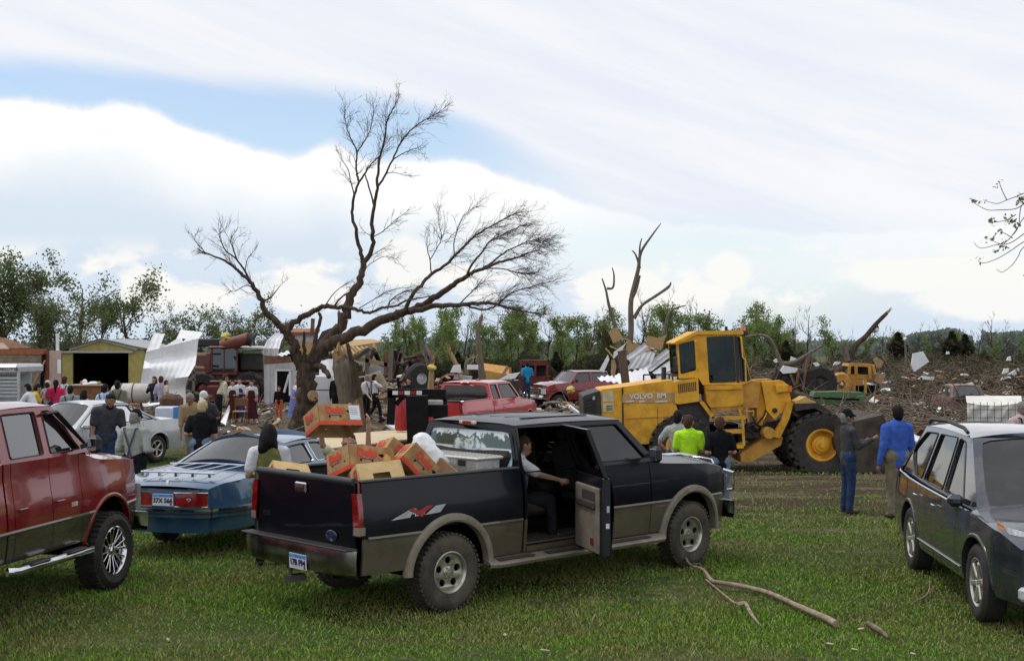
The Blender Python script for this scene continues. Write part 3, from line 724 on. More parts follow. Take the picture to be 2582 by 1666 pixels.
# step boards
for sd in (-1, 1):
    mb = MB()
    L = [(.50, .0), (.56, .9), (.9, 1), (1.2, .75), (1.35, .7), (2.0, .75), (2.2, 1), (2.9, 1), (3.32, .9), (3.40, 0)]
    wv = interp(L)
    mb.grid(lambda u, k: (u, sd*(FB.hw(u, .5)-.06+[0, .20, .215, .19, 0][k]*(wv(u)*.35+.65)), [.49, .45, .43, .395, .40][k]), [.5+2.9*i/30 for i in range(31)], range(5), flip=sd > 0)
    st = mb.obj('running_board', FLARE, ford)
    for a, b in ((.62, 1.15), (1.35, 2.05), (2.25, 3.1)):
        mb = MB(); mb.box(((a+b)/2, sd*(FB.hw(1, .5)+.055), .472), (b-a, .10, .012), bev=.005); mb.obj('step_pad', mat('step_pad', (.05, .047, .042), rough=.8), st)
# opened rear door on the right side
dh = empty('rear_door', ford, TR(fg.door[1]-.01, -FB.hw(2, 1.)+.01, 0, rz=radians(0)) @ Matrix.Rotation(radians(62), 4, 'Z'))
DW = fg.door[1]-fg.door[0]-.01
def dv(u, z): return -(FB.hw(2, z)-FB.hw(2, 1.))       # outer skin, local v (outside is -v)
mb = MB(); us_ = [-DW*k/6 for k in range(7)]
mb.grid(lambda u, z: (u, dv(u, z), z), us_, [.86, .95, 1.05, 1.15, 1.25, 1.355]); mb.obj('door_skin', NAVY, dh)
mb = MB(); mb.grid(lambda u, z: (u, dv(u, z), z), us_, [.47, .6, .7, .86]); mb.obj('lower_panel', TAN, dh)
mb = MB(); mb.box((-DW/2, .075, .91), (DW-.02, .10, .86), bev=.015); mb.obj('door_core', mat('door_edge', (.008, .010, .02), rough=.35, coat=.6), dh)
mb = MB(); mb.box((-DW/2+.01, .14, .86), (DW-.14, .035, .72), bev=.015); tp = mb.obj('door_trim', mat('grey_tan_trim', (.23, .195, .15), (.17, .145, .115), rough=.8, dirt='#3c342b', dirtamt=.4), dh)
mb = MB(); mb.box((-DW/2+.01, .165, 1.02), (DW-.30, .04, .09), bev=.02); mb.obj('armrest', mat('trim_dark', (.05, .042, .035), rough=.8), tp)
mb = MB(); mb.box((-DW/2-.08, .160, 1.12), (DW-.5, .012, .10), bev=.01); mb.obj('speaker_grille', mat('trim_dark', (.05, .042, .035)), tp)
mb = MB(); mb.box((-DW/2-.2, .162, .62), (.09, .012, .075), bev=.004); mb.obj('reflector', REDLENS, tp)
wb, wt, zb_, zr = FB.hw(2, fg.belt)-.02, fg.roofw, fg.belt-.01, fg.roof-.055
slope = (wb-wt)/(zr-zb_)
fr_h = [(-.06, zb_+.04), (-.06, zr-.06), (-DW+.10, zr-.06), (-DW+.06, zb_+.04)]
mb = MB(); mb.plate([(0, zb_-.02), (0, zr-.01), (-DW+.04, zr-.01), (-DW, zb_-.02)], [rpoly(fr_h, .04)], lambda a, b, k: (a, dv(0, 1.36)+.03+(b-zb_)*slope+k, b), .05); mb.obj('window_frame', NAVY, dh, smooth=30)
mb = MB(); mb.plate(rpoly(fr_h, .04), [], lambda a, b, k: (a, dv(0, 1.36)+.055+(b-zb_)*slope+k, b), .004); mb.obj('window', TINT, dh, smooth=0)
mb = MB(); mb.box((-DW-.004, .07, 1.0), (.012, .03, .07), bev=.003); mb.obj('latch', mat('latch', (.45, .5, .5), rough=.4), dh)
mb = MB(); mb.box((-DW-.004, .075, .82), (.008, .04, .055), bev=.002); mb.obj('door_sticker', WHITEP, dh)
# door sill, tool box, plate, badge, brush guard, aerial
mb = MB(); mb.box((1.58, -.80, .56), (.95, .22, .05), bev=.015); mb.obj('door_sill', TAN, ford)
plate_tag(ford, FACE((fg.rear-.215, -.21, .585), (0, -1, 0), (-.05, 0, 1)), '17B F94', 6)
mb = MB(); mb.lathe([(0, .0), (.05, 0), (.056, -.006)], 20, TR(0, 0, 0, s=1) @ Matrix.Diagonal((1.8, 1, 1, 1))); mb.obj('oval_badge', mat('badge_blue', (.012, .02, .06), (.25, .28, .3), rough=.15, coat=1, lo=.6, hi=.64), ford, FACE((fg.rear-.03, -.52, .86), (0, -1, 0), (0, 0, 1)))
sv_ = -FB.hw(0, 1.2)-.004
def decal(pts, m, nm='decal'):
    mb = MB(); mb.plate(pts, [], lambda a, b, k: (a, -FB.hw(a, b)-.003-k, b), .0015); mb.obj(nm, m, ford, smooth=0)
decal([(-.80, 1.02), (-.56, 1.11), (-.50, 1.11), (-.56, 1.03)], mat('decal_silver', (.5, .5, .5), (.35, .35, .36), rough=.5))
decal([(-.36, 1.04), (-.16, 1.05), (-.08, 1.13), (-.22, 1.12)], mat('decal_silver', (.5, .5, .5)))
decal([(-.58, 1.10), (-.50, 1.13), (-.44, 1.09), (-.34, 1.13), (-.24, 1.13), (-.36, 1.07), (-.40, 1.02), (-.48, 1.06)], mat('decal_red', (.35, .03, .03), rough=.5))
text('F250', .07, mat('dim_chrome', (.12, .12, .12), rough=.3, metal=.8), ford, FACE((fg.rear-.028, .66, .98), (0, -1, 0), (0, 0, 1)))
text('4x4', .11, WHITEP, ford, FACE((-.44, sv_-.006, 1.07), (1, 0, 0), (0, 0, 1)), bold=.002)
text('F-250', .05, CHROME, ford, FACE((3.62, -FB.hw(3.6, 1.12)-.004, 1.12), (1, 0, 0), (0, 0, 1)))
mb = MB()
for q in (-.9, .9):
    mb.tube([(fg.nose+.14, q*.55, .5), (fg.nose+.22, q*.6, .78), (fg.nose+.24, q*.66, 1.0), (fg.nose+.20, q*.55, 1.24), (fg.nose+.18, 0, 1.29)], .022, 8)
    mb.tube([(fg.nose+.23, q*.64, .82), (fg.nose+.24, q*.92, .88), (fg.nose+.22, q*.94, 1.10), (fg.nose+.23, q*.64, 1.14)], .02, 8)
mb.tube([(fg.nose+.24, -.6, .95), (fg.nose+.24, .6, .95)], .018, 8); mb.obj('brush_guard', CHROME, ford)
mb = MB(); mb.tube([(3.45, -.86, 1.3), (3.43, -.88, 2.0)], .004, 5); mb.obj('aerial', BLACKP, ford)
mb = MB()
for k in range(5): mb.box((2.0, -.5+.25*k, fg.roof+.006), (1.1, .03, .012), bev=.004)
mb.obj('roof_rib', NAVY, ford)
# aluminium tool box across the bed
DIA = mat('diamond_plate', (.62, .61, .58), (.48, .46, .43), rough=.45, metal=.4, scale=30)
tb = thing('tool_box', 'silver diamond plate tool box across the dark blue truck bed', 'tool box', ford.matrix_local @ TR(.74, 0, fg.rail+.05))
mb = MB(); mb.box((0, 0, -.10), (.34, 1.50, .34), bev=.015); mb.obj('box_body', DIA, tb)
mb = MB(); mb.box((0, 0, .075), (.40, 1.56, .035), bev=.012)
for i in range(6):
    for j in range(28): mb.box((-.165+i*.066, -.74+j*.0545, .096), (.036, .010, .008), TR() if (i+j) % 2 else TR(), 0.)
mb.obj('box_lid', DIA, tb)
for sd in (-1, 1):
    mb = MB(); mb.box((-.18, sd*.5, .02), (.02, .12, .06), bev=.006); mb.obj('box_latch', BLACKP, tb)
# --- red pickup in the left foreground
RED = paint('red_paint', (.20, .008, .012), (.26, .012, .018), dirt='#5c4038', amt=.2, rough=.18)
GREYTAN = paint('grey_tan_paint', (.075, .064, .045), (.055, .048, .035), dirt='#4b4232', amt=.3)
rth = radians(80); RX, RY = -4.62, 14.85      # right front wheel
rW = 1.98; rWB = 3.5
ax = RX-cos(rth)*rWB; ay = RY-sin(rth)*rWB
red, RB, rg = pickup('pickup_truck', 'lifted red pickup with chrome wheels and window visors at the left edge', veh(ax-sin(rth)*rW/2+.05, ay+cos(rth)*rW/2, 80),
    dict(paint=RED, lower=GREYTAN, W=rW, WB=rWB, sill=.62, R=.43, Ra=.56, zc=.50, nose=4.38, cab0=1.36, belt=1.60, rail=1.58, hoodz=1.47, nosez=1.40, roof=2.18, two=.92,
         door=(1.50, 2.22, 2.84), a_base=3.10, a_top=2.52, c_top=1.42, rim='deep', rimR=.28, rimm=CHROME, track=.90, tw=.30, side_glass=glassmat('side_glass', (.30, .35, .33), 2.2), tread=40, steer=-.04, roofw=.78, bumper=CHROME))
for sd in (-1, 1):
    mb = MB(); mb.tube([(1.3, sd*1.02, .56), (1.38, sd*1.08, .55), (2.85, sd*1.08, .55), (2.92, sd*1.0, .56)], .045, 10); nb = mb.obj('step_bar', CHROME, red)
    for a in (1.75, 2.5):
        mb = MB(); mb.box((a, sd*1.08, .59), (.36, .11, .03), bev=.012); mb.obj('step_pad', BLACKP, nb)
    mb = MB(); mb.tube([(2.30, sd*.845, 2.05), (2.5, sd*.85, 2.06), (2.72, sd*.88, 1.90), (2.98, sd*.96, 1.66)], [.03, .045, .04, .02], 6, sx=.5); mb.obj('window_visor', BLACKP, red)
text('1500', .07, WHITEP, red, FACE((2.66, -RB.hw(2.6, 1.05)-.003, 1.06), (1, 0, 0), (0, 0, 1)))
mb = MB(); mb.tube([(3.25, -.84, 1.45), (3.24, -.86, 1.85)], .005, 5); mb.obj('aerial', BLACKP, red)
mb = MB()
for k in range(5): mb.box((1.30, -.8+.4*k, 1.9), (.03, .04, .62))
for k in range(4): mb.box((1.30, 0, 1.65+.16*k), (.03, 1.7, .03))
mb.obj('headache_rack', BLACKP, red)
# --- red pickup seen from behind, beyond the flatbed trailer
BRED = paint('bright_red_paint', (.46, .010, .014), (.52, .014, .018), dirt='#6a2a22', amt=.1, rough=.4)
gX, gY = (450-512)/F*38.5, 38.2
gmc, GB, gg = pickup('pickup_truck', 'bright red pickup with an orange cone on its roof, parked beyond the flatbed trailer', veh(gX, gY, 68, gz(0, gY)), dict(paint=BRED, rear_glass=TINT, detail=False, rim='six', split=1, door=(1.1, 1.75, 2.95)))
mb = MB(); mb.lathe([(.0, .36), (.025, .36), (.11, .03), (.11, 0)], 16); mb.box((0, 0, .01), (.3, .3, .02)); mb.obj('traffic_cone', mat('cone_orange', (.85, .18, .02), rough=.6), None, gmc.matrix_local @ TR(1.5, -.55, 1.94), label='small orange traffic cone standing on the bright red truck roof', category='traffic cone')
# --- dark red pickup further back, facing left towards the camera
DRED = paint('dark_red_paint', (.20, .010, .016), (.25, .018, .022), dirt='#5a2a22', amt=.25)
ram, MB_, mg = pickup('pickup_truck', 'dusty dark red crew cab pickup facing left in front of the fallen metal roof', veh((618-512)/F*66, 65.4, 207, gz(0, 65)), dict(paint=DRED, rail=1.42, detail=False, rim='six', nose=4.7, door=(1.1, 2.1, 3.2), bumper=CHROME, hoodz=1.34))
mb = MB(); mb.box((4.86, 0, .98), (.03, .06, .4)); mb.box((4.86, 0, .98), (.03, 1.0, .06)); mb.obj('grille_cross', CHROME, ram)
# ------------------------------------------------------------------ saloon cars and the crossover
def car(name, label, cat, M, P, group=None):
    p = dict(W=1.86, WB=2.8, sill=.28, R=.32, Ra=.38, zc=.33, rear=-1.1, nose=3.7, belt=[], plan=[], sec=[(.2, .93), (.4, .975), (.6, 1), (.75, .995), (.9, .97), (1.05, .94)],
             doors=(.45, 1.35, 2.35), cb=.1, ct=.65, at=1.75, ab=2.35, roof=1.42, wt=.60, trunk=True, trunkz=.98, paint=None, rim='spoke5', rimR=.20, tw=.2, track=.78, rimm=None, side_glass=GLASS, rear_glass=GLASS, wind_glass=GLASS,
             hoodc=.05, rails=None, bow_f=.16, bow_r=.10, pillar=[.0], holes=None, lamps=None, bumperz=.55, bow_g=.08)
    p.update(P); g = type('G', (), p); root = thing(name, label, cat, M, group)
    B = Body(root, g.W, g.sill, [(0, g.zc, g.Ra), (g.WB, g.zc, g.Ra)], g.belt, g.plan, g.sec)
    for sd in (-1, 1):
        e = [g.rear+.02]+list(g.doors)+[g.nose-.02]
        for i, nm in enumerate(['quarter_panel', 'rear_door', 'front_door', 'fender']):
            o = B.panel(nm, e[i], e[i+1], sd, g.paint, n=11)
            if 'door' in nm: handle(o, e[i]+.16, sd*B.hw(e[i], .86), B.belt(e[i])-.12, sd, CHROME)
        for k in (0, 1): B.arch_lip(k, sd, g.paint, wd=.025, out=.012)
    B.wells()
    mb = MB(); mb.box(((g.rear+g.nose)/2, 0, g.sill+.04), (g.nose-g.rear-.35, g.W-.9, .16)); mb.box((g.WB/2, 0, g.sill+.03), (g.WB-2*g.Ra-.1, g.W-.16, .06))
    for u in (0, g.WB): mb.bar((u, -g.track, g.R), (u, g.track, g.R), .08, .08)
    mb.obj('underbody', DARK, root)
    for u in (0, g.WB):
        for sd in (-1, 1): wheel(root, u, sd*g.track, g.R, g.R, g.tw, g.rimR, sd, g.rim, g.rimm)
    zr = g.roof-.05; bl = B.belt
    # end faces
    zf, zrr = bl(g.nose-.02), bl(g.rear+.02)
    B.end('front_bumper', g.nose-.02, g.paint, g.sill-.02, zf-.002, bow=g.bow_f); B.end('rear_bumper', g.rear+.02, g.paint, g.sill-.02, zrr-.002, bow=g.bow_r, front=False)
    B.lid('bonnet', g.ab-.04, g.nose-.02, g.paint, crown=g.hoodc, bow=g.bow_f)
    if g.trunk: B.lid('boot_lid', g.rear+.02, g.cb+.04, g.paint, crown=.035, bow=g.bow_r, front=False)
    wb = min(B.hw(1.3, bl(1.3)), B.hw(g.cb+.1, bl(g.cb+.1)))-.03; wt = g.wt
    zc_, za_ = bl(g.cb)-.012, bl(g.ab)-.012
    zb = min(zc_, za_)
    for sd in (-1, 1):
        outer = [(g.cb, zc_)]+[(u, bl(u)-.012) for u in np.linspace(g.cb, g.ab, 9)[1:-1]]+[(g.ab, za_), (g.at, zr)]+[(u, zr+.025*sin(pi*(u-g.ct)/(g.at-g.ct))) for u in np.linspace(g.at, g.ct, 7)[1:-1]]+[(g.ct, zr)]
        hs = g.holes(B, g, bl, zr)
        fr = B.sideframe('greenhouse_side', outer, hs, g.paint, wb, wt, zb, zr, sd, r=.05, th=.04)
        for h in hs: B.pane('window', h, g.side_glass, wb, wt, zb, zr, sd, parent=fr, r=.05)
        mb = MB()
        for h in hs:
            q = rpoly(h, .05); mb.tube([(a, sd*(wb+(wt-wb)*((b-zb)/(zr-zb))+.003), b) for a, b in q+[q[0]]], .009, 4, cap=False)
        mb.obj('window_trim', g.trim if hasattr(g, 'trim') else BLACKP, fr)
    def roof(k, t):
        a = k/16; u = g.ct-.01+(g.at-g.ct+.02)*a
        e_ = min(a, 1-a)*16
        return (u, t*(wt+.012), zr+.025*sin(pi*a)+(g.roof-zr)*(1-abs(t)**3.5)*(min(1, .3+e_*.3)))
    mb = MB(); mb.grid(roof, range(17), [-1+2*k/14 for k in range(15)], flip=True); mb.obj('roof', g.paint, root, smooth=50)
    mb = MB(); mb.grid(lambda k, t: (roof(k, t)[0], roof(k, t)[1]*.97, zr-.02), range(0, 17, 4), [-1, 0, 1]); mb.obj('headliner', INTER, root)
    r_ = dict(bl=(g.cb, wb, zc_), br=(g.cb, -wb, zc_), tl=(g.ct, wt, zr), tr=(g.ct, -wt, zr)); f_ = dict(bl=(g.ab, -wb, za_), br=(g.ab, wb, za_), tl=(g.at, -wt, zr), tr=(g.at, wt, zr))
    for q, nm, gl in ((r_, 'rear_window', g.rear_glass), (f_, 'windscreen', g.wind_glass)):
        screenframe(root, nm+'_frame', g.paint, q['bl'], q['br'], q['tl'], q['tr'], g.bow_g, (.06, .94, .05, .93)); bowed(root, nm, gl, **q, bow=g.bow_g, th=-.012, inset=(.05, .05, .04, .06))
    if g.trunk:
        mb = MB(); mb.grid(lambda t, q: (g.cb+.02-q*.12-g.bow_g*(1-t*t)*.8, t*wb*1.02, zc_+.012+.035*(1-t*t)-.01*q), [-1+k/5 for k in range(11)], [0, 1], flip=True); mb.obj('rear_shelf_trim', g.paint, root)
    mb = MB(); mb.grid(lambda t, q: (g.ab-.05+q*.13+g.bow_g*(1-t*t), t*wb, za_+.02*(1-t*t)-q*.01), [-1+k/5 for k in range(11)], [0, 1]); mb.obj('cowl', BLACKP, root)
    for sd in (-1, 1): seat(root, g.doors[1]+.1, sd*.36, .42, INTER, h=.5)
    mb = MB(); mb.box((g.doors[0]+.1, 0, .5), (.45, 1.2, .2), bev=.05); mb.box((0, 0, .28), (.14, 1.2, .5), TR(g.doors[0]-.12, 0, .55, ry=-.2), bev=.06); mb.obj('rear_bench', INTER, root)
    dash(root, g.ab-.25, 1.3, za_-.12); steering(root, g.ab-.6, .36, za_-.03)
    mb = MB(); mb.box(((g.cb+g.ab)/2, 0, g.sill+.1), (g.ab-g.cb, 2*wb-.2, .06)); mb.obj('cabin_floor', INTER, root)
    mb = MB(); mb.grid(lambda u, t: (u, t*(B.hw(u, .8)-.08), B.belt(u)-.06), [g.cb-.5, g.cb+.3], [-1, 1]); mb.obj('parcel_shelf', INTER, root)
    for sd in (-1, 1): mirror(root, g.ab-.32, sd*(wb+.0), bl(g.ab)+.05, sd, g.paint, sx=.17, sz=.13, arm=.06)
    return root, B, g
def holes3(B, g, bl, zr):
    """three side windows: quarter light, rear and front"""
    w1 = zr-.05; lo = lambda u: bl(u)+.03
    uc = lambda z: g.cb+(g.ct-g.cb)*(z-bl(g.cb))/(zr-bl(g.cb)); ua = lambda z: g.ab+(g.at-g.ab)*(z-bl(g.ab))/(zr-bl(g.ab))
    d0, d1, d2 = g.doors; o = []
    q0 = uc(lo(d0))+.16; q1 = uc(w1)+.10
    if d0-q0 > .25: o.append([(q0, lo(q0)), (d0-.04, lo(d0)), (d0+.10, w1), (max(q1, q0+.2), w1)])
    o.append([(max(d0+.04, q0), lo(d0)), (d1-.05, lo(d1)), (d1-.05, w1+.015), (max(d0+.16, q1), w1)])
    o.append([(d1+.05, lo(d1)), (ua(lo(d2))-.12, lo(d2)), (ua(w1)-.08, w1), (d1+.05, w1+.015)])
    return o
# --- blue saloon with a luggage rack
BLUE = paint('steel_blue_paint', (.03, .085, .17), (.04, .105, .20), dirt='#4b5a68', amt=.2, rough=.2)
sth = radians(73); cX, cY = -4.50, 16.95; su = -1.28
bx, by = cX-cos(sth)*su, cY-sin(sth)*su
blue, BB, bg_ = car('blue_saloon', 'metallic blue saloon with chrome boot rack parked behind the dark pickup', 'car', veh(bx, by, 73),
    dict(W=1.84, WB=2.85, rear=-1.28, nose=3.9, paint=BLUE, belt=[(-1.28, .90), (-1.1, .97), (-.5, 1.03), (.2, 1.04), (2.6, 1.0), (3.5, .9), (3.9, .8)], zc=.35, R=.35, Ra=.41, sill=.36, bow_g=.14,
         plan=[(-1.28, .66), (-1.1, .80), (-.85, .93), (-.4, .985), (.5, 1), (2.8, 1), (3.4, .96), (3.9, .84)], doors=(.52, 1.5, 2.45), cb=.12, ct=.85, at=1.95, ab=2.55, roof=1.40, wt=.60, holes=holes3, rim='eight', trim=CHROME, bow_r=.10,
         rear_glass=glassmat('screen_glass', (.2, .26, .26), 1.3), side_glass=glassmat('screen_glass', (.30, .36, .36)), side=1))
R_ = lambda v, off=0.: -1.28+.02-.10*(1-abs(min(1, abs(v)/.62))**2.5)-off
for sd in (-1, 1):
    mb = MB(); mb.grid(lambda v, q: (R_(v, .012), sd*v, q), [.17, .25, .35, .45, .56, .60], [.685, .75, .82, .855], flip=sd > 0); lm = mb.obj('tail_lamp', REDLENS, blue)
    mb = MB(); mb.tube([(R_(v, .014), sd*v, q) for v, q in ((.16, .68), (.60, .68), (.605, .86), (.16, .86), (.16, .68))], .007, 5); mb.obj('lamp_trim', CHROME, lm)
    mb = MB(); mb.lathe([(.012, 0), (.03, .004), (.042, 0)], 14, Matrix.Diagonal((.8, .6, .6, 1))); mb.obj('lamp_emblem', CHROME, lm, FACE((R_(.37, .022), sd*.37, .772), (0, -1, 0), (0, 0, 1)))
plate_tag(blue, FACE((R_(0, .016), .0, .765), (0, -1, 0), (0, 0, 1)), '37X 566', 6)
mb = MB(); P_ = [(-1.28-.02-.13*(1-(abs(v)/.66)**2.5), v, .60) for v in np.linspace(-.66, .66, 15)]
side_ = [(u, BB.hw(u, .5)+.025, .6) for u in (-1.2, -1.05, -.8, -.45)]
PP = [(u, -v, z) for u, v, z in side_[::-1]]+P_+side_
def ribbon(mb, P, hh, th):
    P = [Vector(p) for p in P]
    for k in range(len(P)-1):
        mb.bar(P[k], P[k+1], th, hh, bev=.0)
mbb = MB(); ribbon(mbb, PP, .10, .05); mbb.obj('bumper_bar', mat('bumper_blue', (.03, .075, .15), (.04, .1, .18), rough=.3, coat=1), blue, smooth=60)
mbb = MB(); ribbon(mbb, [(u-.012 if abs(v) < .67 else u, v*1.012, .645) for u, v, z in PP], .028, .06); mbb.obj('bumper_strip', CHROME, blue, smooth=60)
mbb = MB(); ribbon(mbb, [(u-.012 if abs(v) < .67 else u, v*1.012, .60) for u, v, z in PP], .02, .05); mbb.obj('rub_strip', BLACKP, blue, smooth=60)
rk = []
mb = MB(); mb.tube([(-1.0, -.55, 1.085), (-1.04, -.5, 1.09), (-1.06, 0, 1.095), (-1.04, .5, 1.09), (-1.0, .55, 1.085)], .022, 8, sx=.7); mb.tube([(-.12, -.66, 1.11), (-.10, 0, 1.125), (-.12, .66, 1.11)], .014, 6); mb.obj('luggage_rack', CHROME, blue)
mb = MB()
for v in (-.5, -.25, 0, .25, .5): mb.tube([(-1.05, v, 1.10), (-.1, v, 1.12)], .007, 5); mb.box((-1.04, v, 1.06), (.05, .04, .05))
mb.obj('rack_bar', CHROME, blue)
mb = MB(); mb.box((0, 0, 0), (.035, .05, .012), bev=.004); mb.obj('boot_badge', CHROME, blue, FACE((-1.27, .0, .985), (0, -1, 0), (.5, 0, 1)))
text('Regal', .07, CHROME, blue, FACE((-1.33, -.42, .885), (0, -1, 0), (.25, 0, 1)))
mb = MB(); mb.tube([(-.1, -.72, 1.04), (-.1, -.72, 1.42)], .003, 4); mb.obj('aerial', BLACKP, blue)
# --- silver saloon behind the men on the left
SILV = paint('silver_paint', (.50, .52, .54), (.44, .46, .48), dirt='#8a8a80', amt=.2)
sX, sY = (160-512)/F*30.6, 30.6
car('silver_saloon', 'silver saloon parked facing left behind the men by the red pickup', 'car', veh(sX-.82, sY+.35, 243, gz(sX, sY)),
    dict(paint=SILV, belt=[(-1.1, .92), (-.6, 1.0), (.3, .99), (2.4, .92), (3.3, .82), (3.75, .66)], nose=3.75, rear=-1.15, roof=1.47, plan=[(-1.15, .78), (-.9, .92), (-.3, .99), (.5, 1), (2.8, 1), (3.4, .93), (3.75, .76)],
         doors=(.5, 1.45, 2.4), cb=-.15, ct=.75, at=1.75, ab=2.6, holes=holes3, side_glass=TINT))
# --- dark grey crossover at the right
GREY = paint('graphite_paint', (.030, .036, .052), (.040, .047, .065), dirt='#8b8378', amt=.22, rough=.24, metal=.5)
sw = 1.98; tth = radians(-95)
tX, tY = 4.90, 16.1
def holesx(B, g, bl, zr):
    lo = lambda u: bl(u)+.035; w1 = zr-.05; d0, d1, d2 = g.doors
    return [[(-.74, bl(-.62)+.30), (-.60, bl(-.62)+.17), (-.28, lo(-.28)), (.10, lo(.10)), (.27, w1), (-.30, w1-.02)],
            [(.22, lo(.2)), (d1-.05, lo(d1)), (d1-.03, w1+.015), (.39, w1)],
            [(d1+.05, lo(d1)), (d2-.18, lo(d2)), (d2-.75, w1-.01), (d1+.07, w1+.015)]]
suv, SB, sg_ = car('grey_crossover', 'dark grey crossover with silver wheels at the right edge', 'car', veh(tX-sin(tth)*sw/2, tY+cos(tth)*sw/2, -95),
    dict(W=sw, WB=3.02, R=.39, Ra=.455, zc=.40, rear=-1.12, nose=4.0, sill=.34, paint=GREY, rimR=.25, tw=.24, track=.85, rim='spoke6', trunk=False,
         belt=[(-1.12, 1.15), (-.6, 1.13), (-.25, 1.11), (.5, 1.09), (2.5, 1.06), (2.9, 1.06), (3.6, .98), (4.0, .86)], sec=[(.2, .93), (.4, .975), (.6, 1), (.85, .995), (1.05, .965), (1.3, .92)],
         plan=[(-1.12, .93), (-.8, .975), (-.2, .995), (.5, 1), (2.8, 1), (3.5, .95), (4.0, .80)], doors=(.30, 1.22, 2.30), cb=-1.05, ct=-.42, at=1.75, ab=2.72, roof=1.80, wt=.66, holes=holesx, bow_f=.22, hoodc=.09,
         side_glass=glassmat('side_glass_dark', (.07, .09, .10), 1.2), wind_glass=glassmat('screen_glass2', (.10, .14, .14), 1.0), rimm=mat('silver_alloy', (.62, .60, .55), (.5, .47, .42), rough=.3, metal=.7)))
for sd in (-1, 1):
    mb = MB(); mb.grid(lambda a, q: (4.0-.02+.10-a*.62+(.06-.12*q)*1, sd*(.44+.36*min(1, a*1.9)+.0+.07*max(0, a-.3)), .70+q*.27+a*.10), [0, .2, .4, .6, .8, 1], [0, .33, .66, 1], flip=sd < 0); hl = mb.obj('headlight', LAMP, suv)
    mb = MB(); mb.lathe([(0, .03), (.05, .02), (.065, 0)], 14); mb.obj('lamp_projector', CHROME, hl, FACE((4.00, sd*.60, .90), (0, 1, 0), (0, 0, 1)))
    mb = MB(); mb.grid(lambda a, q: (3.60-a*.16, sd*(.845+.02*a), .84+q*.13+(.62+a*.2)*.10), [0, .5, 1], [0, 1], flip=sd < 0); mb.obj('side_marker', AMBER, hl)
    mb = MB(); mb.box((4.02, sd*.70, .46), (.10, .26, .13), bev=.03); mb.obj('fog_lamp', LAMP, suv)
    mb = MB(); mb.tube([(-.35, sd*.64, 1.79), (-.2, sd*.645, 1.845), (.6, sd*.655, 1.87), (1.35, sd*.65, 1.835), (1.5, sd*.645, 1.79)], .022, 6); mb.obj('roof_rail', BLACKP, suv)
    mb = MB(); mb.tube([(u, sd*(SB.hw(u, SB.belt(u))-.008), SB.belt(u)+.006) for u in np.linspace(-.72, 2.3, 16)]+[(-.95, sd*.82, 1.40)][:0], .012, 5); mb.obj('belt_chrome', CHROME, suv)
    mb = MB(); mb.grid(lambda u, q: (u, sd*(SB.hw(u, q)+.006), q), [-1.08, -.95, -.8], [1.05, 1.12, 1.2], flip=sd > 0); mb.obj('tail_lamp', REDLENS, suv)
    mb = MB(); mb.tube([(u, sd*(SB.hw(u, .46)+.006), .46) for u in np.linspace(.5, 2.5, 10)], .012, 5, sx=.5); mb.obj('sill_strip', GREY, suv)
mb = MB(); mb.box((4.13, 0, .80), (.04, .95, .10), bev=.015); mb.box((4.15, 0, .62), (.04, .95, .10), bev=.015); mb.obj('grille', BLACKP, suv)
mb = MB(); mb.box((4.17, 0, .715), (.03, .98, .05), bev=.012); mb.obj('grille_bar', mat('gold_badge', (.6, .5, .25), rough=.25, metal=1), suv)
for v_ in (-.45, .15):
    mb = MB(); mb.tube([(2.80-.05, v_, 1.12), (2.62, v_+.3, 1.17), (2.56, v_+.62, 1.19)], .011, 5); mb.obj('wiper', BLACKP, suv)
mb = MB(); mb.plate([(2.33, .0), (2.33, .07), (2.27, .07), (2.27, 0)], [], lambda a, b, k: (a, -.52+b*2, 1.18+k), .001); mb.obj('windscreen_sticker', mat('pale_sticker', (.5, .65, .66)), suv)
# --- small red hatchback in the debris at the right
hb, _, _ = car('red_hatchback', 'dusty dark red hatchback with a battered tail beside the debris', 'car', veh((964-512)/F*55.5, 55.5, 84, gz(0, 55)),
    dict(W=1.7, WB=2.5, paint=mat('dusty_red_paint', (.16, .06, .06), (.20, .12, .11), rough=.5, dirt='#8d8071', dirtamt=.6), rear=-.8, nose=3.3, belt=[(-.8, .92), (2.4, .9), (3.3, .7)], plan=[(-.8, .85), (-.4, .97), (.5, 1), (2.4, 1), (3.3, .8)], doors=(.35, 1.2, 2.1), cb=-.7, ct=-.35, at=1.5, ab=2.3, trunk=False, roof=1.42, holes=lambda B, g, bl, zr: [[(-.45, .96), (.25, .96), (.28, zr-.05), (-.25, zr-.05)], [(.4, .96), (1.12, .96), (1.12, zr-.04), (.4, zr-.04)], [(1.25, .96), (2.1, .95), (1.5, zr-.05), (1.25, zr-.04)]]))
# ------------------------------------------------------------------ wheel loader, seen side on and facing right
YEL = mat('loader_yellow', (.82, .44, .03), (.74, .36, .025), rough=.5, dirt='#6a4822', dirtamt=.45, scale=2, spec=.4)
YELD = mat('worn_yellow', (.60, .31, .04), (.46, .22, .04), rough=.6, dirt='#5a4426', dirtamt=.5, scale=3)
GREYM = mat('dark_grey_metal', (.035, .034, .034), (.055, .05, .047), rough=.6, metal=.3)
MUD = mat('mud_caked_steel', (.030, .023, .016), (.075, .058, .040), rough=.9, scale=3, bump=.6, bscale=12)
LY = 30.6; LZ = -.36
lk = .1339*LY/F
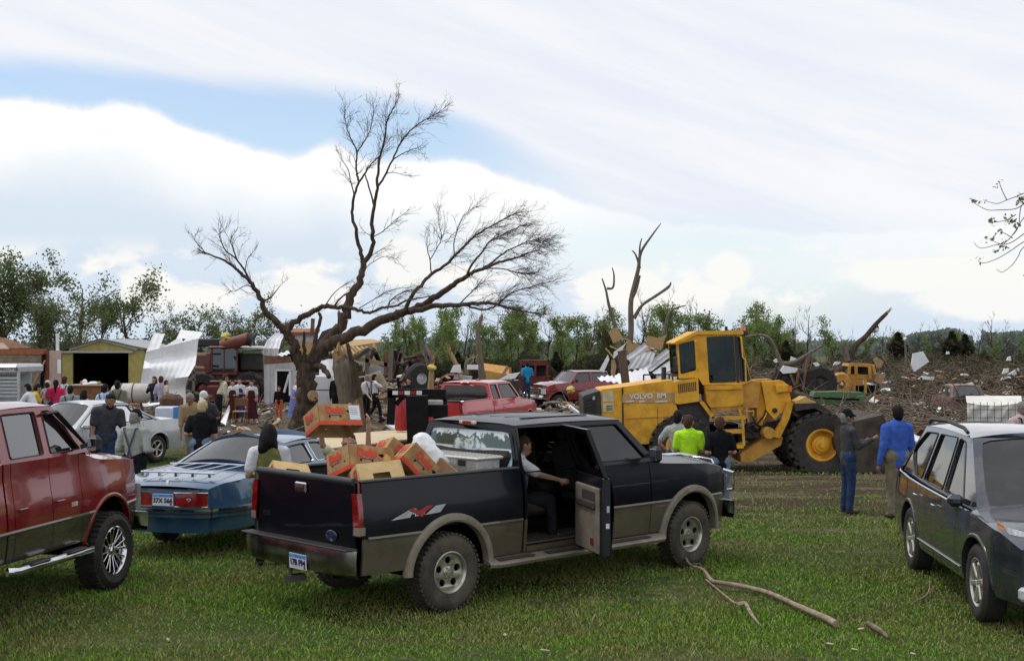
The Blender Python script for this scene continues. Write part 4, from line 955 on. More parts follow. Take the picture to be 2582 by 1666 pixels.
# local frame: x forward (right in the photo), y towards the far side, z up; zoom coordinates (a, b) of the side view
def lx(a): return (a-1240)*lk
def lz(b): return (1258-b)*lk
loader = thing('wheel_loader', 'large yellow articulated wheel loader standing behind the three boys', 'wheel loader', TR((575+1240*.1339-512)*LY/F, LY, LZ))
def prism(pts, y0, y1, m, name, bev=0., parent=None, holes=(), r=0.):
    mb = MB(); P = [(lx(a), lz(b)) for a, b in pts]
    if r: P = rpoly(P, r)
    mb.plate(P, [rpoly([(lx(a), lz(b)) for a, b in h], .05) for h in holes], lambda a, b, k: (a, y0+k, b), y1-y0); return mb.obj(name, m, parent or loader, smooth=30)
HW = 1.05
hood = prism([(190, 605), (740, 530), (760, 690), (760, 800), (600, 1010), (200, 1010)], .05, 2*HW-.05, YEL, 'engine_cover', r=.05)
prism([(350, 590), (362, 588), (368, 1000), (356, 1000)], .035, .06, GREYM, 'panel_gap', parent=hood)
prism([(370, 818), (700, 800), (700, 808), (370, 826)], .035, .06, YELD, 'panel_crease', parent=hood)
prism([(355, 640), (745, 622), (748, 690), (700, 700), (355, 700)], .030, .052, mat('faded_decal', (.36, .27, .17), (.52, .30, .10), rough=.6, scale=5, lo=.4, hi=.6), 'decal_band', parent=hood)
text('VOLVO  BM', .165, WHITEP, hood, FACE((lx(545), .022, lz(652)), (1, 0, .03), (0, 0, 1)), bold=.006)
for a0, a1 in ((380, 440), (480, 520), (600, 690)): prism([(a0, 690), (a1, 684), (a1, 693), (a0, 699)], .024, .034, WHITEP, 'decal_stripe', parent=hood)
prism([(205, 620), (285, 614), (290, 690), (208, 695)], .03, .052, mat('sticker_pale', (.55, .52, .42), (.5, .4, .2), rough=.6), 'sticker', parent=hood)
prism([(208, 710), (288, 706), (290, 770), (210, 772)], .03, .052, mat('sticker_pale', (.55, .52, .42)), 'sticker', parent=hood)
for k in range(3): prism([(236, 722+14*k), (282, 720+14*k), (282, 726+14*k), (236, 728+14*k)], .022, .034, BLACKP, 'sticker_line', parent=hood)
gr = prism([(60, 650), (190, 610), (200, 760), (200, 900), (70, 900)], .02, 2*HW-.02, GREYM, 'radiator_guard', r=.04)
for k in range(5): prism([(78, 672+26*k), (158, 655+24*k), (158, 668+24*k), (78, 686+26*k)], -.01, .03, BLACKP, 'guard_slot', parent=gr)
prism([(132, 655), (148, 652), (148, 676), (132, 679)], -.03, .02, LAMP, 'work_lamp', parent=gr)
# vent housing before the cab
vh = prism([(740, 545), (920, 515), (925, 650), (925, 690), (770, 712), (745, 700)], -.02, .9, YEL, 'vent_housing', r=.03)
for k in range(10): prism([(768+14*k, 562-2*k), (775+14*k, 561-2*k), (779+14*k, 628-2*k), (772+14*k, 629-2*k)], -.03, .0, BLACKP, 'vent_slot', parent=vh)
# rear mudguard region and frame under the cab
prism([(760, 690), (950, 690), (1010, 790), (1010, 900), (830, 860)], .12, .5, GREYM, 'rear_frame')
prism([(560, 870), (1250, 870), (1250, 1090), (1000, 1150), (760, 1120)], .55, 2*HW-.55, DARK, 'belly')
prism([(925, 690), (960, 690), (1040, 800), (1010, 805)], -.02, .5, YEL, 'mudguard')
# cab: pillars, roof, glass
cabw0, cabw1 = .10, 1.60
cabL = [(760, 262), (915, 190), (1235, 180), (1325, 540), (1250, 570), (960, 570), (925, 515), (780, 520)]
wl = [(778, 265), (895, 232), (910, 460), (792, 490)]; wm = [(985, 208), (1190, 200), (1212, 548), (1008, 556)]; wr = [(1212, 205), (1237, 205), (1318, 532), (1292, 545), (1238, 545)]
for y0, nm in ((cabw0, 'cab_side'), (cabw1, 'cab_side')):
    c = prism(cabL, y0, y0+.06, YEL, nm, holes=[wl, wm, wr], r=.02)
    LG = glassmat('loader_glass', (.30, .45, .47), .35)
    for h in (wl, wm, wr): prism(h, y0+.02, y0+.025, LG, 'window', parent=c)
    prism([(1192, 200), (1212, 200), (1236, 550), (1212, 550)], y0-.02, y0+.0, GREYM, 'window_pillar', parent=c)
prism([(740, 255), (760, 240), (912, 165), (1240, 160), (1262, 172), (1262, 192), (915, 190), (765, 268)], cabw0-.06, cabw1+.12, YEL, 'cab_roof', r=.02)
def quad(name, m, pts, th=.03, parent=None):
    pts = [Vector(p) for p in pts]; n = (pts[1]-pts[0]).cross(pts[-1]-pts[0]).normalized()*th; mb = MB(); k = len(pts)
    mb.add(pts+[p-n for p in pts], [tuple(range(k)), tuple(range(k, 2*k))[::-1]]+[(i, i+k, (i+1) % k+k, (i+1) % k) for i in range(k)]); return mb.obj(name, m, parent or loader, smooth=0)
quad('cab_front_glass', LG, [(lx(1325), cabw0, lz(540)), (lx(1325), cabw1, lz(540)), (lx(1240), cabw1, lz(190)), (lx(1240), cabw0, lz(190))], .006)
quad('cab_rear_glass', LG, [(lx(775), cabw1, lz(490)), (lx(775), cabw0, lz(490)), (lx(762), cabw0, lz(265)), (lx(762), cabw1, lz(265))], .006)
mb = MB(); mb.tube([(lx(905), .04, lz(235)), (lx(900), -.02, lz(245)), (lx(915), -.02, lz(450)), (lx(920), .04, lz(460))], .016, 6); mb.obj('grab_rail', YEL, loader); mb = MB(); mb.tube([(lx(1240), .04, lz(210)), (lx(1240), -.04, lz(220)), (lx(1250), -.05, lz(360)), (lx(1268), -.05, lz(380)), (lx(1275), -.04, lz(540))], .018, 6); mb.obj('grab_rail', YEL, loader)
mb = MB(); mb.box((lx(1010), .85, lz(590)), (1.2, 1.3, .3), bev=.05); mb.box((lx(1050), .85, lz(500)), (.5, .5, .12), bev=.04); mb.box((lx(985), .85, lz(410)), (.12, .5, .75), bev=.04); mb.obj('driver_seat', INTER, loader)
steering(loader, lx(1170), .85, lz(440))
mb = MB(); mb.lathe([(.0, .12), (.05, .11), (.06, 0)], 10, TR(lx(1268), .25, lz(165))); mb.obj('beacon', AMBER, loader)
mb = MB(); mb.box((lx(1275), .2, lz(180)), (.14, .2, .12), bev=.02); mb.box((lx(1275), .2, lz(185)), (.05, .5, .05)); mb.obj('roof_lamp', BLACKP, loader)
mb = MB(); mb.box((lx(1150), .4, lz(150)), (.07, .07, .14), bev=.02); mb.obj('air_intake', BLACKP, loader)
# cab base, step box, ladder
cb = prism([(968, 575), (1252, 572), (1258, 700), (1235, 722), (1010, 738), (985, 700)], -.04, .8, YEL, 'battery_box', r=.03)
prism([(975, 580), (1245, 574), (1245, 598), (978, 604)], -.09, -.02, YEL, 'box_lip', parent=cb)
prism([(1010, 740), (1240, 722), (1260, 752), (1020, 772)], -.02, .6, YELD, 'box_underside', parent=cb)
prism([(1252, 540), (1340, 540), (1395, 590), (1375, 740), (1258, 745)], .18, 1.5, YELD, 'hinge_block')
for k, (a0, a1, b) in enumerate(((1040, 1270, 800), (1120, 1245, 905), (1140, 1255, 1015))):
    prism([(a0, b), (a1, b-6), (a1, b+22), (a0, b+26)], -.10, .35, YEL, 'ladder_step')
mb = MB()
for a, b0, b1 in ((1245, 815, 1020), (1225, 745, 815)): mb.bar((lx(a), -.08, lz(b0)), (lx(a+12), -.08, lz(b1)), .05, .06)
mb.tube([(lx(1255), -.08, lz(800)), (lx(1262), -.1, lz(765)), (lx(1330), -.1, lz(760)), (lx(1325), -.08, lz(800))], .018, 6); mb.obj('ladder_rail', YEL, loader)
# articulation, hydraulics
mb = MB(); mb.bar((lx(1250), .9, lz(960)), (lx(1560), .9, lz(900)), .5, .35); mb.bar((lx(1255), .3, lz(950)), (lx(1400), .3, lz(950)), .12, .12); mb.tube([(lx(1265), .25, lz(880)), (lx(1345), .2, lz(850)), (lx(1420), .3, lz(900))], .035, 6); mb.obj('articulation_joint', GREYM, loader)
mb = MB(); mb.lathe([(.0, .3), (.13, .3), (.14, .27), (.14, -.1)], 18, TR(lx(1440), .12, lz(925)) @ Matrix.Rotation(pi/2, 4, 'X')); mb.obj('steering_cylinder', YELD, loader)
ff = prism([(1405, 545), (1560, 535), (1600, 570), (1625, 690), (1500, 830), (1440, 760)], .15, .45, YEL, 'front_tower', r=.03)
prism([(1405, 545), (1560, 535), (1600, 570), (1625, 690), (1500, 830), (1440, 760)], 1.6, 1.9, YEL, 'front_tower', r=.03)
prism([(1240, 1085), (1450, 950), (1560, 960), (1545, 1020), (1330, 1140), (1250, 1150)], .1, 1.9, YELD, 'front_frame')
prism([(1330, 540), (1400, 545), (1440, 760), (1420, 870), (1380, 900), (1375, 740), (1395, 600)], .3, 1.7, YEL, 'front_bulkhead')
for a, b, r_ in ((1545, 600, .09), (1500, 760, .06)):
    mb = MB(); mb.lathe([(0, .05), (r_, .05), (r_, 0)], 14, TR(lx(a), .15, lz(b)) @ Matrix.Rotation(pi/2, 4, 'X')); mb.obj('pivot_pin', MUD, ff)
la = prism([(1590, 690), (1632, 700), (1600, 820), (1530, 965), (1470, 955), (1545, 830)], -.02, .14, YEL, 'lift_arm', r=.03)
prism([(1590, 690), (1632, 700), (1600, 820), (1530, 965), (1470, 955), (1545, 830)], 1.9, 2.06, YEL, 'lift_arm', r=.03)
mb = MB(); mb.bar((lx(1600), .6, lz(640)), (lx(2000), .6, lz(960)), .22, .34); mb.bar((lx(1600), 1.5, lz(640)), (lx(2000), 1.5, lz(960)), .22, .34); mb.obj('boom', MUD, loader)
prism([(1500, 572), (1595, 568), (1605, 612), (1510, 625)], .0, .2, YEL, 'lamp_bracket'); prism([(1592, 572), (1618, 575), (1616, 618), (1594, 618)], -.03, .2, mat('orange_lens', (.8, .16, .02), rough=.3), 'indicator_lamp')
prism([(1640, 692), (1710, 655), (1790, 692), (1790, 700), (1640, 705)], -.1, .5, mat('mudguard_top', (.62, .40, .12), rough=.6), 'mudguard_top')
prism([(1630, 705), (1800, 700), (1900, 760), (1880, 790), (1780, 740), (1640, 760)], -.12, .52, GREYM, 'front_mudguard')
# bucket
prof = [(1960, 860), (2285, 785), (2290, 805), (2030, 900), (1960, 960), (1990, 1070), (2110, 1160), (2300, 1185), (2300, 1200), (2080, 1195), (1950, 1120), (1915, 980), (1930, 850)]
bk = prism(prof, -.22, 2.3, MUD, 'bucket')
for y0 in (-.24, 2.27): prism([(1950, 870), (2076, 850), (2285, 790), (2300, 840), (2330, 970), (2480, 1185), (2470, 1210), (2080, 1215), (1950, 1120), (1915, 980)], y0, y0+.04, MUD, 'bucket_cheek', parent=bk)
mb = MB()
for k in range(8): mb.box((lx(2320), -.1+k*.33, lz(1195)), (.16, .08, .05))
mb.obj('bucket_tooth', MUD, bk)
LT = mat('loader_tyre', (.030, .027, .025), (.05, .044, .038), rough=.9, scale=6, bump=.4)
def bigwheel(a, b, R, rr, y, far=False):
    w_ = empty('wheel', loader, TR(lx(a), y, lz(b)) @ Matrix.Rotation(pi/2, 4, 'X')); mb = MB(); h = .27
    mb.lathe([(rr, -h*.8), (rr+.05, -h), (R-.12, -h*1.06), (R-.05, -h*.8), (R-.05, h*.8), (R-.12, h*1.06), (rr+.1, h*1.0), (rr, h*.82)], 44)
    for k in range(22):
        for q in (-1, 1):
            A_ = 2*pi*k/22+(q+1)*pi/22/2
            mb.box((R-.035, 0, q*h*.5), (.09, .13, h*1.0), Matrix.Rotation(A_, 4, 'Z') @ Matrix.Rotation(q*.35, 4, 'X'), bev=.015)
            mb.box((R-.11, 0, q*h*.98), (.12, .12, .05), Matrix.Rotation(A_, 4, 'Z'))
    mb.obj('tyre', LT, w_); mb = MB()
    mb.lathe([(rr+.02, h*.84), (rr-.01, h*.95), (rr-.04, h*.9), (rr-.06, h*.35), (rr*.62, h*.25), (rr*.58, h*.5), (rr*.42, h*.58), (rr*.40, h*.75), (rr*.2, h*.8), (rr*.17, h*1.0), (0, h*1.02)], 36)
    for k in range(16): mb.lathe([(0, .03), (.018, .03), (.02, 0)], 6, TR((rr*.75)*cos(k*pi/8), (rr*.75)*sin(k*pi/8), h*.27))
    mb.obj('rim', YEL, w_); mb = MB(); mb.lathe([(rr, -h*.3), (0, -h*.3)], 20); mb.obj('rim_back', DARK, w_)
RW = 245*lk
for y in (.10, 1.95):
    bigwheel(1838, 1015, RW, 118*lk, y); bigwheel(795, 1030, RW*.97, 118*lk, y)
for k, (p_) in enumerate(([(1330, 800), (1360, 860), (1400, 880), (1450, 840)], [(1290, 820), (1300, 900), (1350, 940)], [(1560, 640), (1600, 720), (1560, 800)], [(1420, 620), (1460, 700), (1430, 800), (1380, 860)])):
    mb = MB(); mb.tube([(lx(a), .12+.05*k, lz(b)) for a, b in p_], .022, 6); mb.obj('hydraulic_hose', BLACKP, loader)
mb = MB(); mb.tube([(lx(700), 1.0, lz(540)), (lx(700), 1.0, lz(440))], .06, 10); mb.obj('exhaust_pipe', GREYM, loader)
# ------------------------------------------------------------------ fruit boxes and bag in the truck bed
CARD = mat('cardboard', (.44, .26, .11), (.33, .19, .08), rough=.85, scale=9, bump=.4, bscale=12, dirt='#5a4326', dirtamt=.35)
CARD2 = mat('pale_cardboard', (.62, .45, .22), (.55, .38, .17), rough=.85, scale=14)
REDP = mat('red_print', (.62, .06, .025), (.55, .05, .02), rough=.7); YELP = mat('yellow_print', (.62, .46, .10), (.46, .30, .10), rough=.8, scale=40)
def fruit_box(label, M, open_bottom=False, shippaper=False, k=1., base=CARD, win=False):
    t = thing('fruit_box', label, 'cardboard box', M @ Matrix.Scale(k, 4), 'banana boxes in and above the pickup bed')
    L, W_, H = .52, .40, .25; th = .006
    for (n, d, x0) in (('long', L, 0), ('end', W_, 1)):
        for sd in (-1, 1):
            # the walls with round vents and a hand hole
            xs = d/2; q = [(.0, H*.42), (-xs*.5, H*.40)] if n == 'long' else [(-xs*.55, H*.40), (xs*.5, H*.42)]
            circ = lambda cx, cz, r: [(cx+r*cos(2*pi*i/8), cz+r*sin(2*pi*i/8)) for i in range(8)]
            H_ = [circ(a, b, .013) for a, b in q]+[[(xs*.42-.035, H*.66), (xs*.42, H*.56), (xs*.42+.035, H*.66), (xs*.42+.02, H*.72), (xs*.42-.02, H*.72)]]
            if win: H_ = [rrect(-xs*.5, H*.35, xs*.5, H*.8, .01)]
            mb = MB(); mb.plate([(-xs, 0), (xs, 0), (xs, H), (-xs, H)], H_, (lambda a, b, kk: (a, sd*(W_/2-kk), b)) if n == 'long' else (lambda a, b, kk: (sd*(L/2-kk), a, b)), th)
            wl_ = mb.obj('box_wall', base, t, smooth=0)
            P_ = FACE((0, sd*(W_/2+.002), 0), (-sd, 0, 0), (0, 0, 1)) if n == 'long' else FACE((sd*(L/2+.002), 0, 0), (0, sd, 0), (0, 0, 1))
            mb = MB(); mb.box((0, H*.10, 0), (d*.998, H*.17, .0015)); mb.obj('red_band', REDP, wl_, P_, smooth=0)
            text('Dole', .105, REDP, wl_, P_ @ TR(-d*.12, H*.70, .0015), bold=.007, ext=.0008)
            mb = MB(); mb.box((-d*.12, H*.47, 0), (.15, .012, .0015)); mb.obj('print_rule', mat('purple_print', (.12, .07, .12), rough=.7), wl_, P_, smooth=0)
            if n == 'long':
                mb = MB(); mb.plate([(.17+.045*cos(i*pi/6), H*.5+.06*sin(i*pi/6)) for i in range(12)], [circ(.17, H*.42, .014)], lambda a, b, kk: (a, b, kk), .0015); mb.obj('yellow_print', YELP, wl_, P_, smooth=0)
    mb = MB(); mb.plate([(-L/2+.001, -W_/2+.001), (L/2-.001, -W_/2+.001), (L/2-.001, W_/2-.001), (-L/2+.001, W_/2-.001)], [rrect(-.10, -.07, .10, .07, .01)], lambda a, b, kk: (a, b, H-.004+kk), .004); lid = mb.obj('box_top', base, t, smooth=0)
    if not open_bottom:
        mb = MB(); mb.plate([(-L/2+.001, -W_/2+.001), (L/2-.001, -W_/2+.001), (L/2-.001, W_/2-.001), (-L/2+.001, W_/2-.001)], [], lambda a, b, kk: (a, b, .002+kk), .004); mb.obj('box_bottom', base, t, smooth=0)
    if shippaper:
        mb = MB(); mb.box((0, 0, 0), (.13, .17, .001)); pp = mb.obj('shipping_label', mat('label_paper', (.72, .72, .76), (.62, .63, .70), rough=.7, scale=40), t, FACE((.175, -W_/2-.004, .15), (1, 0, 0), (0, 0, 1)), smooth=0)
        mb = MB()
        for i in range(4): mb.box((-.01, .05-.022*i, .0012), (.09, .004, .0006))
        mb.obj('label_line', BLACKP, pp, smooth=0)
    return t
BM = ford.matrix_local
def pose(px, py, Y, rz, rx=0, ry=0): p = W(px, Y, py); return TR(p.x, p.y, p.z) @ Matrix.Rotation(radians(rz), 4, 'Z') @ Matrix.Rotation(radians(rx), 4, 'X') @ Matrix.Rotation(radians(ry), 4, 'Y') @ TR(0, 0, -.125)
fruit_box('fruit box with a white shipping label held up in the air above the others', pose(333, 421, 15.4, 34, -24, 3), open_bottom=True, shippaper=True, k=1.06)
fruit_box('widest fruit box lying across the pile, below the face of the woman with glasses', pose(361, 465, 14.1, 42, -20, 9), open_bottom=True, k=1.12)
fruit_box('tilted fruit box standing on its end beside the white plastic bag', pose(419, 468, 14.2, 22, -8, 48), k=1.0)
fruit_box('fruit box mostly hidden behind the tilted one near the plastic bag', pose(398, 461, 14.7, 30, -10, 40), k=1.0)
fruit_box('pale cut-out fruit box at the foot of the pile by the side rail', pose(379, 483, 13.75, 36, 58, -6), base=CARD2, win=True)
fruit_box('pale fruit box whose corner shows near the tailgate end of the bed', pose(291, 478, 14.25, 30, 40, 12), base=CARD2, k=.85, win=True)
mb = MB(); mb.box((0, 0, 0), (.05, .5, .3)); mb.obj('timber_board', mat('brown_board', (.22, .12, .05), rough=.8), None, BM @ TR(.25, -.62, 1.32, rx=.4, ry=.3), label='brown board leaning between the boxes and the silver tool box', category='board')
def bag(label, M, s=1.):
    mb = MB(); N, K = 22, 16
    def fn(i, j):
        t = i/N*pi; a = 2*pi*j/K; r = sin(t)**.8*(.17+.06*mnoise.noise((cos(a)*2.2, sin(a)*2.2, t*2))+.05*mnoise.noise((cos(a)*7, sin(a)*7, t*7)))
        z = -cos(t)*.17; lean = max(0, z)*-.45
        r *= 1-.22*max(0, z/.17)
        return (r*cos(a)+lean+.0, r*sin(a)*.8, z+(.10*(z/.17)**2 if z > 0 else 0))
    mb.grid(fn, range(N+1), range(K+1)); o = mb.obj('plastic_bag', mat('white_plastic', (.82, .83, .84), (.74, .76, .78), rough=.35, sub=.0, scale=9, bump=.5, bscale=14), None, M @ Matrix.Scale(s, 4), smooth=60, label=label, category='plastic bag'); return o
bag('crumpled white plastic bag on top of the boxes by the tool box', TR(*W(430, 14.3, 461), rz=.3), 1.2)
# ------------------------------------------------------------------ people
def caps_mesh(caps, voxel, smooth_it=4):
    """tapered capsules merged into one continuous skin; cap = (p0, p1, r0, r1[, flatten])"""
    mb = MB()
    for c in caps:
        p0, p1, r0, r1 = Vector(c[0]), Vector(c[1]), c[2], c[3]; fl = c[4] if len(c) > 4 else 1.
        d = p1-p0; L = d.length; d = d.normalized() if L > 1e-6 else Vector((0, 0, 1))
        # frame whose second axis is the body's depth so that flattening squeezes front to back
        a = Vector((0, 1, 0))-d*d.y; a = a.normalized() if a.length > .1 else (Vector((1, 0, 0))-d*d.x).normalized()
        b = d.cross(a); rings = []
        for k in (-90, -60, -30, 0): q = radians(k); rings.append((p0+d*r0*sin(q)*1., r0*cos(q)))
        for k in (0, 30, 60, 90): q = radians(k); rings.append((p1+d*r1*sin(q), r1*cos(q)))
        mb.grid(lambda i, j: rings[i][0]+(b*cos(2*pi*j/12)+a*sin(2*pi*j/12)*fl)*max(rings[i][1], 1e-4), range(8), range(13))
    me = bpy.data.meshes.new('t'); me.from_pydata(mb.v, [], mb.f)
    o = bpy.data.objects.new('t', me); COL.objects.link(o)
    m = o.modifiers.new('r', 'REMESH'); m.mode = 'VOXEL'; m.voxel_size = voxel
    if smooth_it: m = o.modifiers.new('s', 'SMOOTH'); m.iterations = smooth_it; m.factor = .5
    r = bpy.data.meshes.new_from_object(o.evaluated_get(bpy.context.evaluated_depsgraph_get()))
    bpy.data.objects.remove(o); bpy.data.meshes.remove(me); r.shade_smooth(); r.materials.clear(); return r
CACHE = {}
SKIN = mat('skin', (.42, .235, .16), (.36, .19, .125), rough=.55, sub=.0, scale=12)
SKIN2 = mat('tanned_skin', (.27, .14, .085), (.22, .11, .07), rough=.55, scale=12)
def cloth(name, c, c2=None, **k): return mat(name, c, c2, rough=.9, scale=k.pop('scale', 7), bump=2.2, bscale=7, spec=.12, **k)
HAIRD = mat('dark_hair', (.004, .003, .003), (.010, .008, .007), rough=.7, spec=.2, scale=30); HAIRB = mat('brown_hair', (.05, .028, .016), (.07, .04, .022), spec=.15, rough=.8, scale=30)
HAIRG = mat('grey_hair', (.22, .21, .20), (.14, .13, .125), rough=.7, scale=30); HAIRL = mat('fair_hair', (.42, .32, .18), (.34, .25, .13), rough=.6, scale=30)
def person(label, px, Y, face=0., h=1.75, lean=0., side=0., turn=0., build=1., arms=('hang', 'hang'), top=None, sleeve='short', bottom=None, dress=None, hair=HAIRD, hairstyle='short', hat=None, susp=None,
           skin=SKIN, legs='stand', fine=False, group=None, z=None, X=None, nod=0., glasses=False, shoes=None, vest=None, seated=False, roll=0., group2=None):
    """face: degrees, 0 = back to the camera, 180 = facing the camera; local +Y is the person's front, +X their right"""
    k = h/1.75; b = build
    vx = .017 if fine else .026
    # upper body placed, then bent forward about the hips
    hip = Vector((0, 0, .93)); La = radians(lean); Ls = radians(side)
    RB_ = Matrix.Rotation(Ls, 4, 'Y') @ Matrix.Rotation(-La, 4, 'X')
    U = lambda x, y, z_: hip+RB_ @ (Vector((x, y, z_))-hip)
    nk = U(0, 0, 1.47); ND = Matrix.Rotation(Ls*1.2, 4, 'Y') @ Matrix.Rotation(-La*.6-radians(nod), 4, 'X') @ Matrix.Rotation(radians(turn), 4, 'Z')
    Hd = lambda x, y, z_: nk+ND @ Vector((x, y, z_))
    shw = .185*b if not dress else .165*b
    def arm(sd, kind):
        S = U(sd*shw, 0, 1.40)
        T = {'hang': ((.05, -.01, -.30), (.03, .06, -.26)), 'bent': ((.07, -.05, -.28), (-.10, .24, -.03)), 'front': ((.05, .02, -.29), (-.12, .22, .02)), 'hip': ((.16, -.08, -.25), (-.14, .10, -.16)),
             'chest': ((.06, .10, -.27), (-.16, .14, .16)), 'fwd': ((.04, .22, -.18), (-.02, .25, .02)), 'up': ((.08, .20, .12), (-.06, .10, .26)), 'down': ((.03, .10, -.29), (-.02, .14, -.22)), 'swing': ((.06, -.14, -.27), (.02, -.04, -.26)), 'face': ((.05, .2, -.16), (-.14, -.02, .26)), 'reach': ((.05, .24, -.16), (-.04, .26, -.10)),
             'side': ((.22, .02, -.18), (.18, .10, -.10))}[kind] if isinstance(kind, str) else kind
        e_ = S+RB_.to_3x3() @ Vector((sd*T[0][0], T[0][1], T[0][2])) if kind != 'hang' else S+Vector((sd*T[0][0], T[0][1], T[0][2]))
        w_ = e_+(RB_.to_3x3() @ Vector((sd*T[1][0], T[1][1], T[1][2])) if kind != 'hang' else Vector((sd*T[1][0], T[1][1], T[1][2])))
        return S, e_, w_, (w_-e_).normalized()
    AR = [arm(1, arms[0]), arm(-1, arms[1])]
    if legs == 'stand': LG_ = [((.09, 0, .92), (.10, .02, .50), (.105, -.02, .09), 0), ((-.09, 0, .92), (-.10, .01, .50), (-.105, -.03, .09), 0)]
    elif legs == 'stride': LG_ = [((.09, 0, .92), (.09, .16, .52), (.08, .20, .09), 0), ((-.09, 0, .92), (-.09, -.02, .50), (-.09, -.26, .13), 0)]
    elif legs == 'squat': LG_ = [((.09, 0, .92), (.12, .1, .52), (.11, -.03, .09), 0), ((-.09, 0, .92), (-.12, .1, .52), (-.11, -.03, .09), 0)]
    else: LG_ = [((.09, 0, .92), (.12, .42, .95), (.12, .46, .52), 0), ((-.09, 0, .92), (-.12, .42, .95), (-.12, .46, .52), 0)]
    body = [(U(0, 0, 1.0), U(0, 0, 1.25), .135*b, .145*b, .72), (U(0, .0, 1.25), U(0, -.01, 1.38), .15*b, .15*b, .68), (U(-shw+.05, 0, 1.40), U(shw-.05, 0, 1.40), .06, .06), (U(0, 0, 1.36), Hd(0, .005, .05), .062, .052),
            (Hd(0, .005, .12), Hd(0, -.012, .185), .070, .086, 1.1), (Hd(0, .055, .075), Hd(0, .06, .08), .040, .040), (Hd(0, .09, .135), Hd(0, .108, .11), .010, .015), (Hd(.04, .08, .155), Hd(-.04, .08, .155), .016, .016),
            (Hd(.088, -.01, .12), Hd(.09, -.015, .15), .014, .018), (Hd(-.088, -.01, .12), Hd(-.09, -.015, .15), .014, .018), (U(-.07*b, 0, .95), U(.07*b, 0, .95), .12*b, .12*b, .85)]
    for sd, (S, e_, w_, dd) in zip((1, -1), AR):
        body += [(S, e_, .052*b, .042*b), (e_, w_, .041*b, .028)]
        palm = w_+dd*.06; inw = Vector((-sd, 0, 0)); across = dd.cross(inw).normalized()
        body.append((w_, palm+dd*.015, .026, .034, 1.0))
        for f, (off, ln) in enumerate(((-.030, .066), (-.010, .078), (.011, .073), (.030, .055))):
            f0 = palm+across*off+dd*.02; f1 = f0+dd*ln*.5+inw*.006; body += [(f0, f1, .0125, .0115), (f1, f1+dd*ln*.42+inw*.022, .0115, .0095)]
        t0 = w_+dd*.02+across*-.028; body += [(t0, t0+dd*.04-across*.028+inw*.01, .014, .012)]
    for (a, kn, an, _) in LG_:
        a, kn, an = Vector(a), Vector(kn), Vector(an)
        body += [(a, kn, .082*b, .055*b), (kn, an, .054*b, .036), (an, an+Vector((0, .13, -.045)), .04, .034)]
    root_me = caps_mesh(body, vx if fine else .03, 3); root_me.materials.append(skin)
    X_ = (px-512)*Y/F if X is None else X; z0 = gz(X_, Y) if z is None else z
    M = TR(X_, Y, z0, rz=radians(-face)) @ Matrix.Rotation(radians(roll), 4, 'X') @ Matrix.Scale(k, 4)
    if group is None and group2: group = group2
    P = mkobj('person', root_me, None, M, label=label, category='person', group=group)
    def part(nm, caps, m, v=None, sm=4): me = caps_mesh(caps, v or vx, sm); me.materials.append(m); return mkobj(nm, me, P)
    g = .014
    if top:
        sh = [(U(0, 0, .98), U(0, 0, 1.25), .142*b+g, .150*b+g, .74), (U(0, 0, 1.22), U(0, -.01, 1.37), .155*b+g, .152*b+g, .70), (U(-shw+.03, 0, 1.405), U(shw-.03, 0, 1.405), .062+g, .062+g), (U(0, 0, 1.38), U(0, 0, 1.45), .08, .066)]
        if susp is None and not dress: sh.append((U(0, 0, .90), U(0, 0, 1.0), .148*b+g, .142*b+g, .80))
        for (S, e_, w_, dd) in AR:
            if sleeve == 'long': sh += [(S, e_, .056*b+g, .046*b+g), (e_, w_, .045*b+g, .030+g)]
            elif sleeve == 'rolled': sh += [(S, e_, .056*b+g, .048*b+g), (e_, e_.lerp(w_, .25), .046+g, .045+g)]
            elif sleeve == 'short': sh += [(S, S.lerp(e_, .72), .060*b+g, .056*b+g)]
        part('shirt', sh, top)
    if vest:
        part('vest', [(U(0, 0, .96), U(0, 0, 1.25), .148*b+g*2, .153*b+g*2, .76), (U(0, 0, 1.22), U(0, -.01, 1.36), .152*b+g*2, .14*b+g*2, .74), (U(-.11, 0, 1.41), U(.11, 0, 1.41), .05+g*1.8, .05+g*1.8)], vest)
    if dress:
        part('dress_bodice', [(U(0, 0, 1.0), U(0, 0, 1.25), .135*b+g*2, .145*b+g*2, .76), (U(0, 0, 1.22), U(0, -.01, 1.35), .148*b+g*2, .13*b+g*2, .72), (U(-.10, 0, 1.40), U(.10, 0, 1.40), .045+g*1.6, .045+g*1.6)], dress)
        mb = MB(); wz = U(0, 0, 1.03); n = 28
        mb.grid(lambda t, j: ((.15+.13*t**1.2+.018*t*sin(j*2*pi/n*7+1)*1.5)*cos(j*2*pi/n)*b+wz.x*(1-t), (.12+.11*t+.02*t*sin(j*2*pi/n*7))*sin(j*2*pi/n)*b+wz.y*(1-t)*.9, wz.z-(wz.z-.20)*t), [0, .15, .35, .6, .8, 1], range(n+1)); mb.obj('skirt', dress, P, smooth=60)
    if bottom:
        tr = [(U(-.07*b, 0, .955), U(.07*b, 0, .955), .125*b+g, .125*b+g, .86), (U(0, 0, .96), U(0, 0, 1.02), .138*b+g*.6, .138*b+g*.6, .78)]
        for (a, kn, an, _) in LG_:
            a, kn, an = Vector(a), Vector(kn), Vector(an); tr += [(a, kn, .088*b+g, .062*b+g), (kn, an+Vector((0, 0, -.0)), .060*b+g, .052+g)]
        part('trousers', tr, bottom)
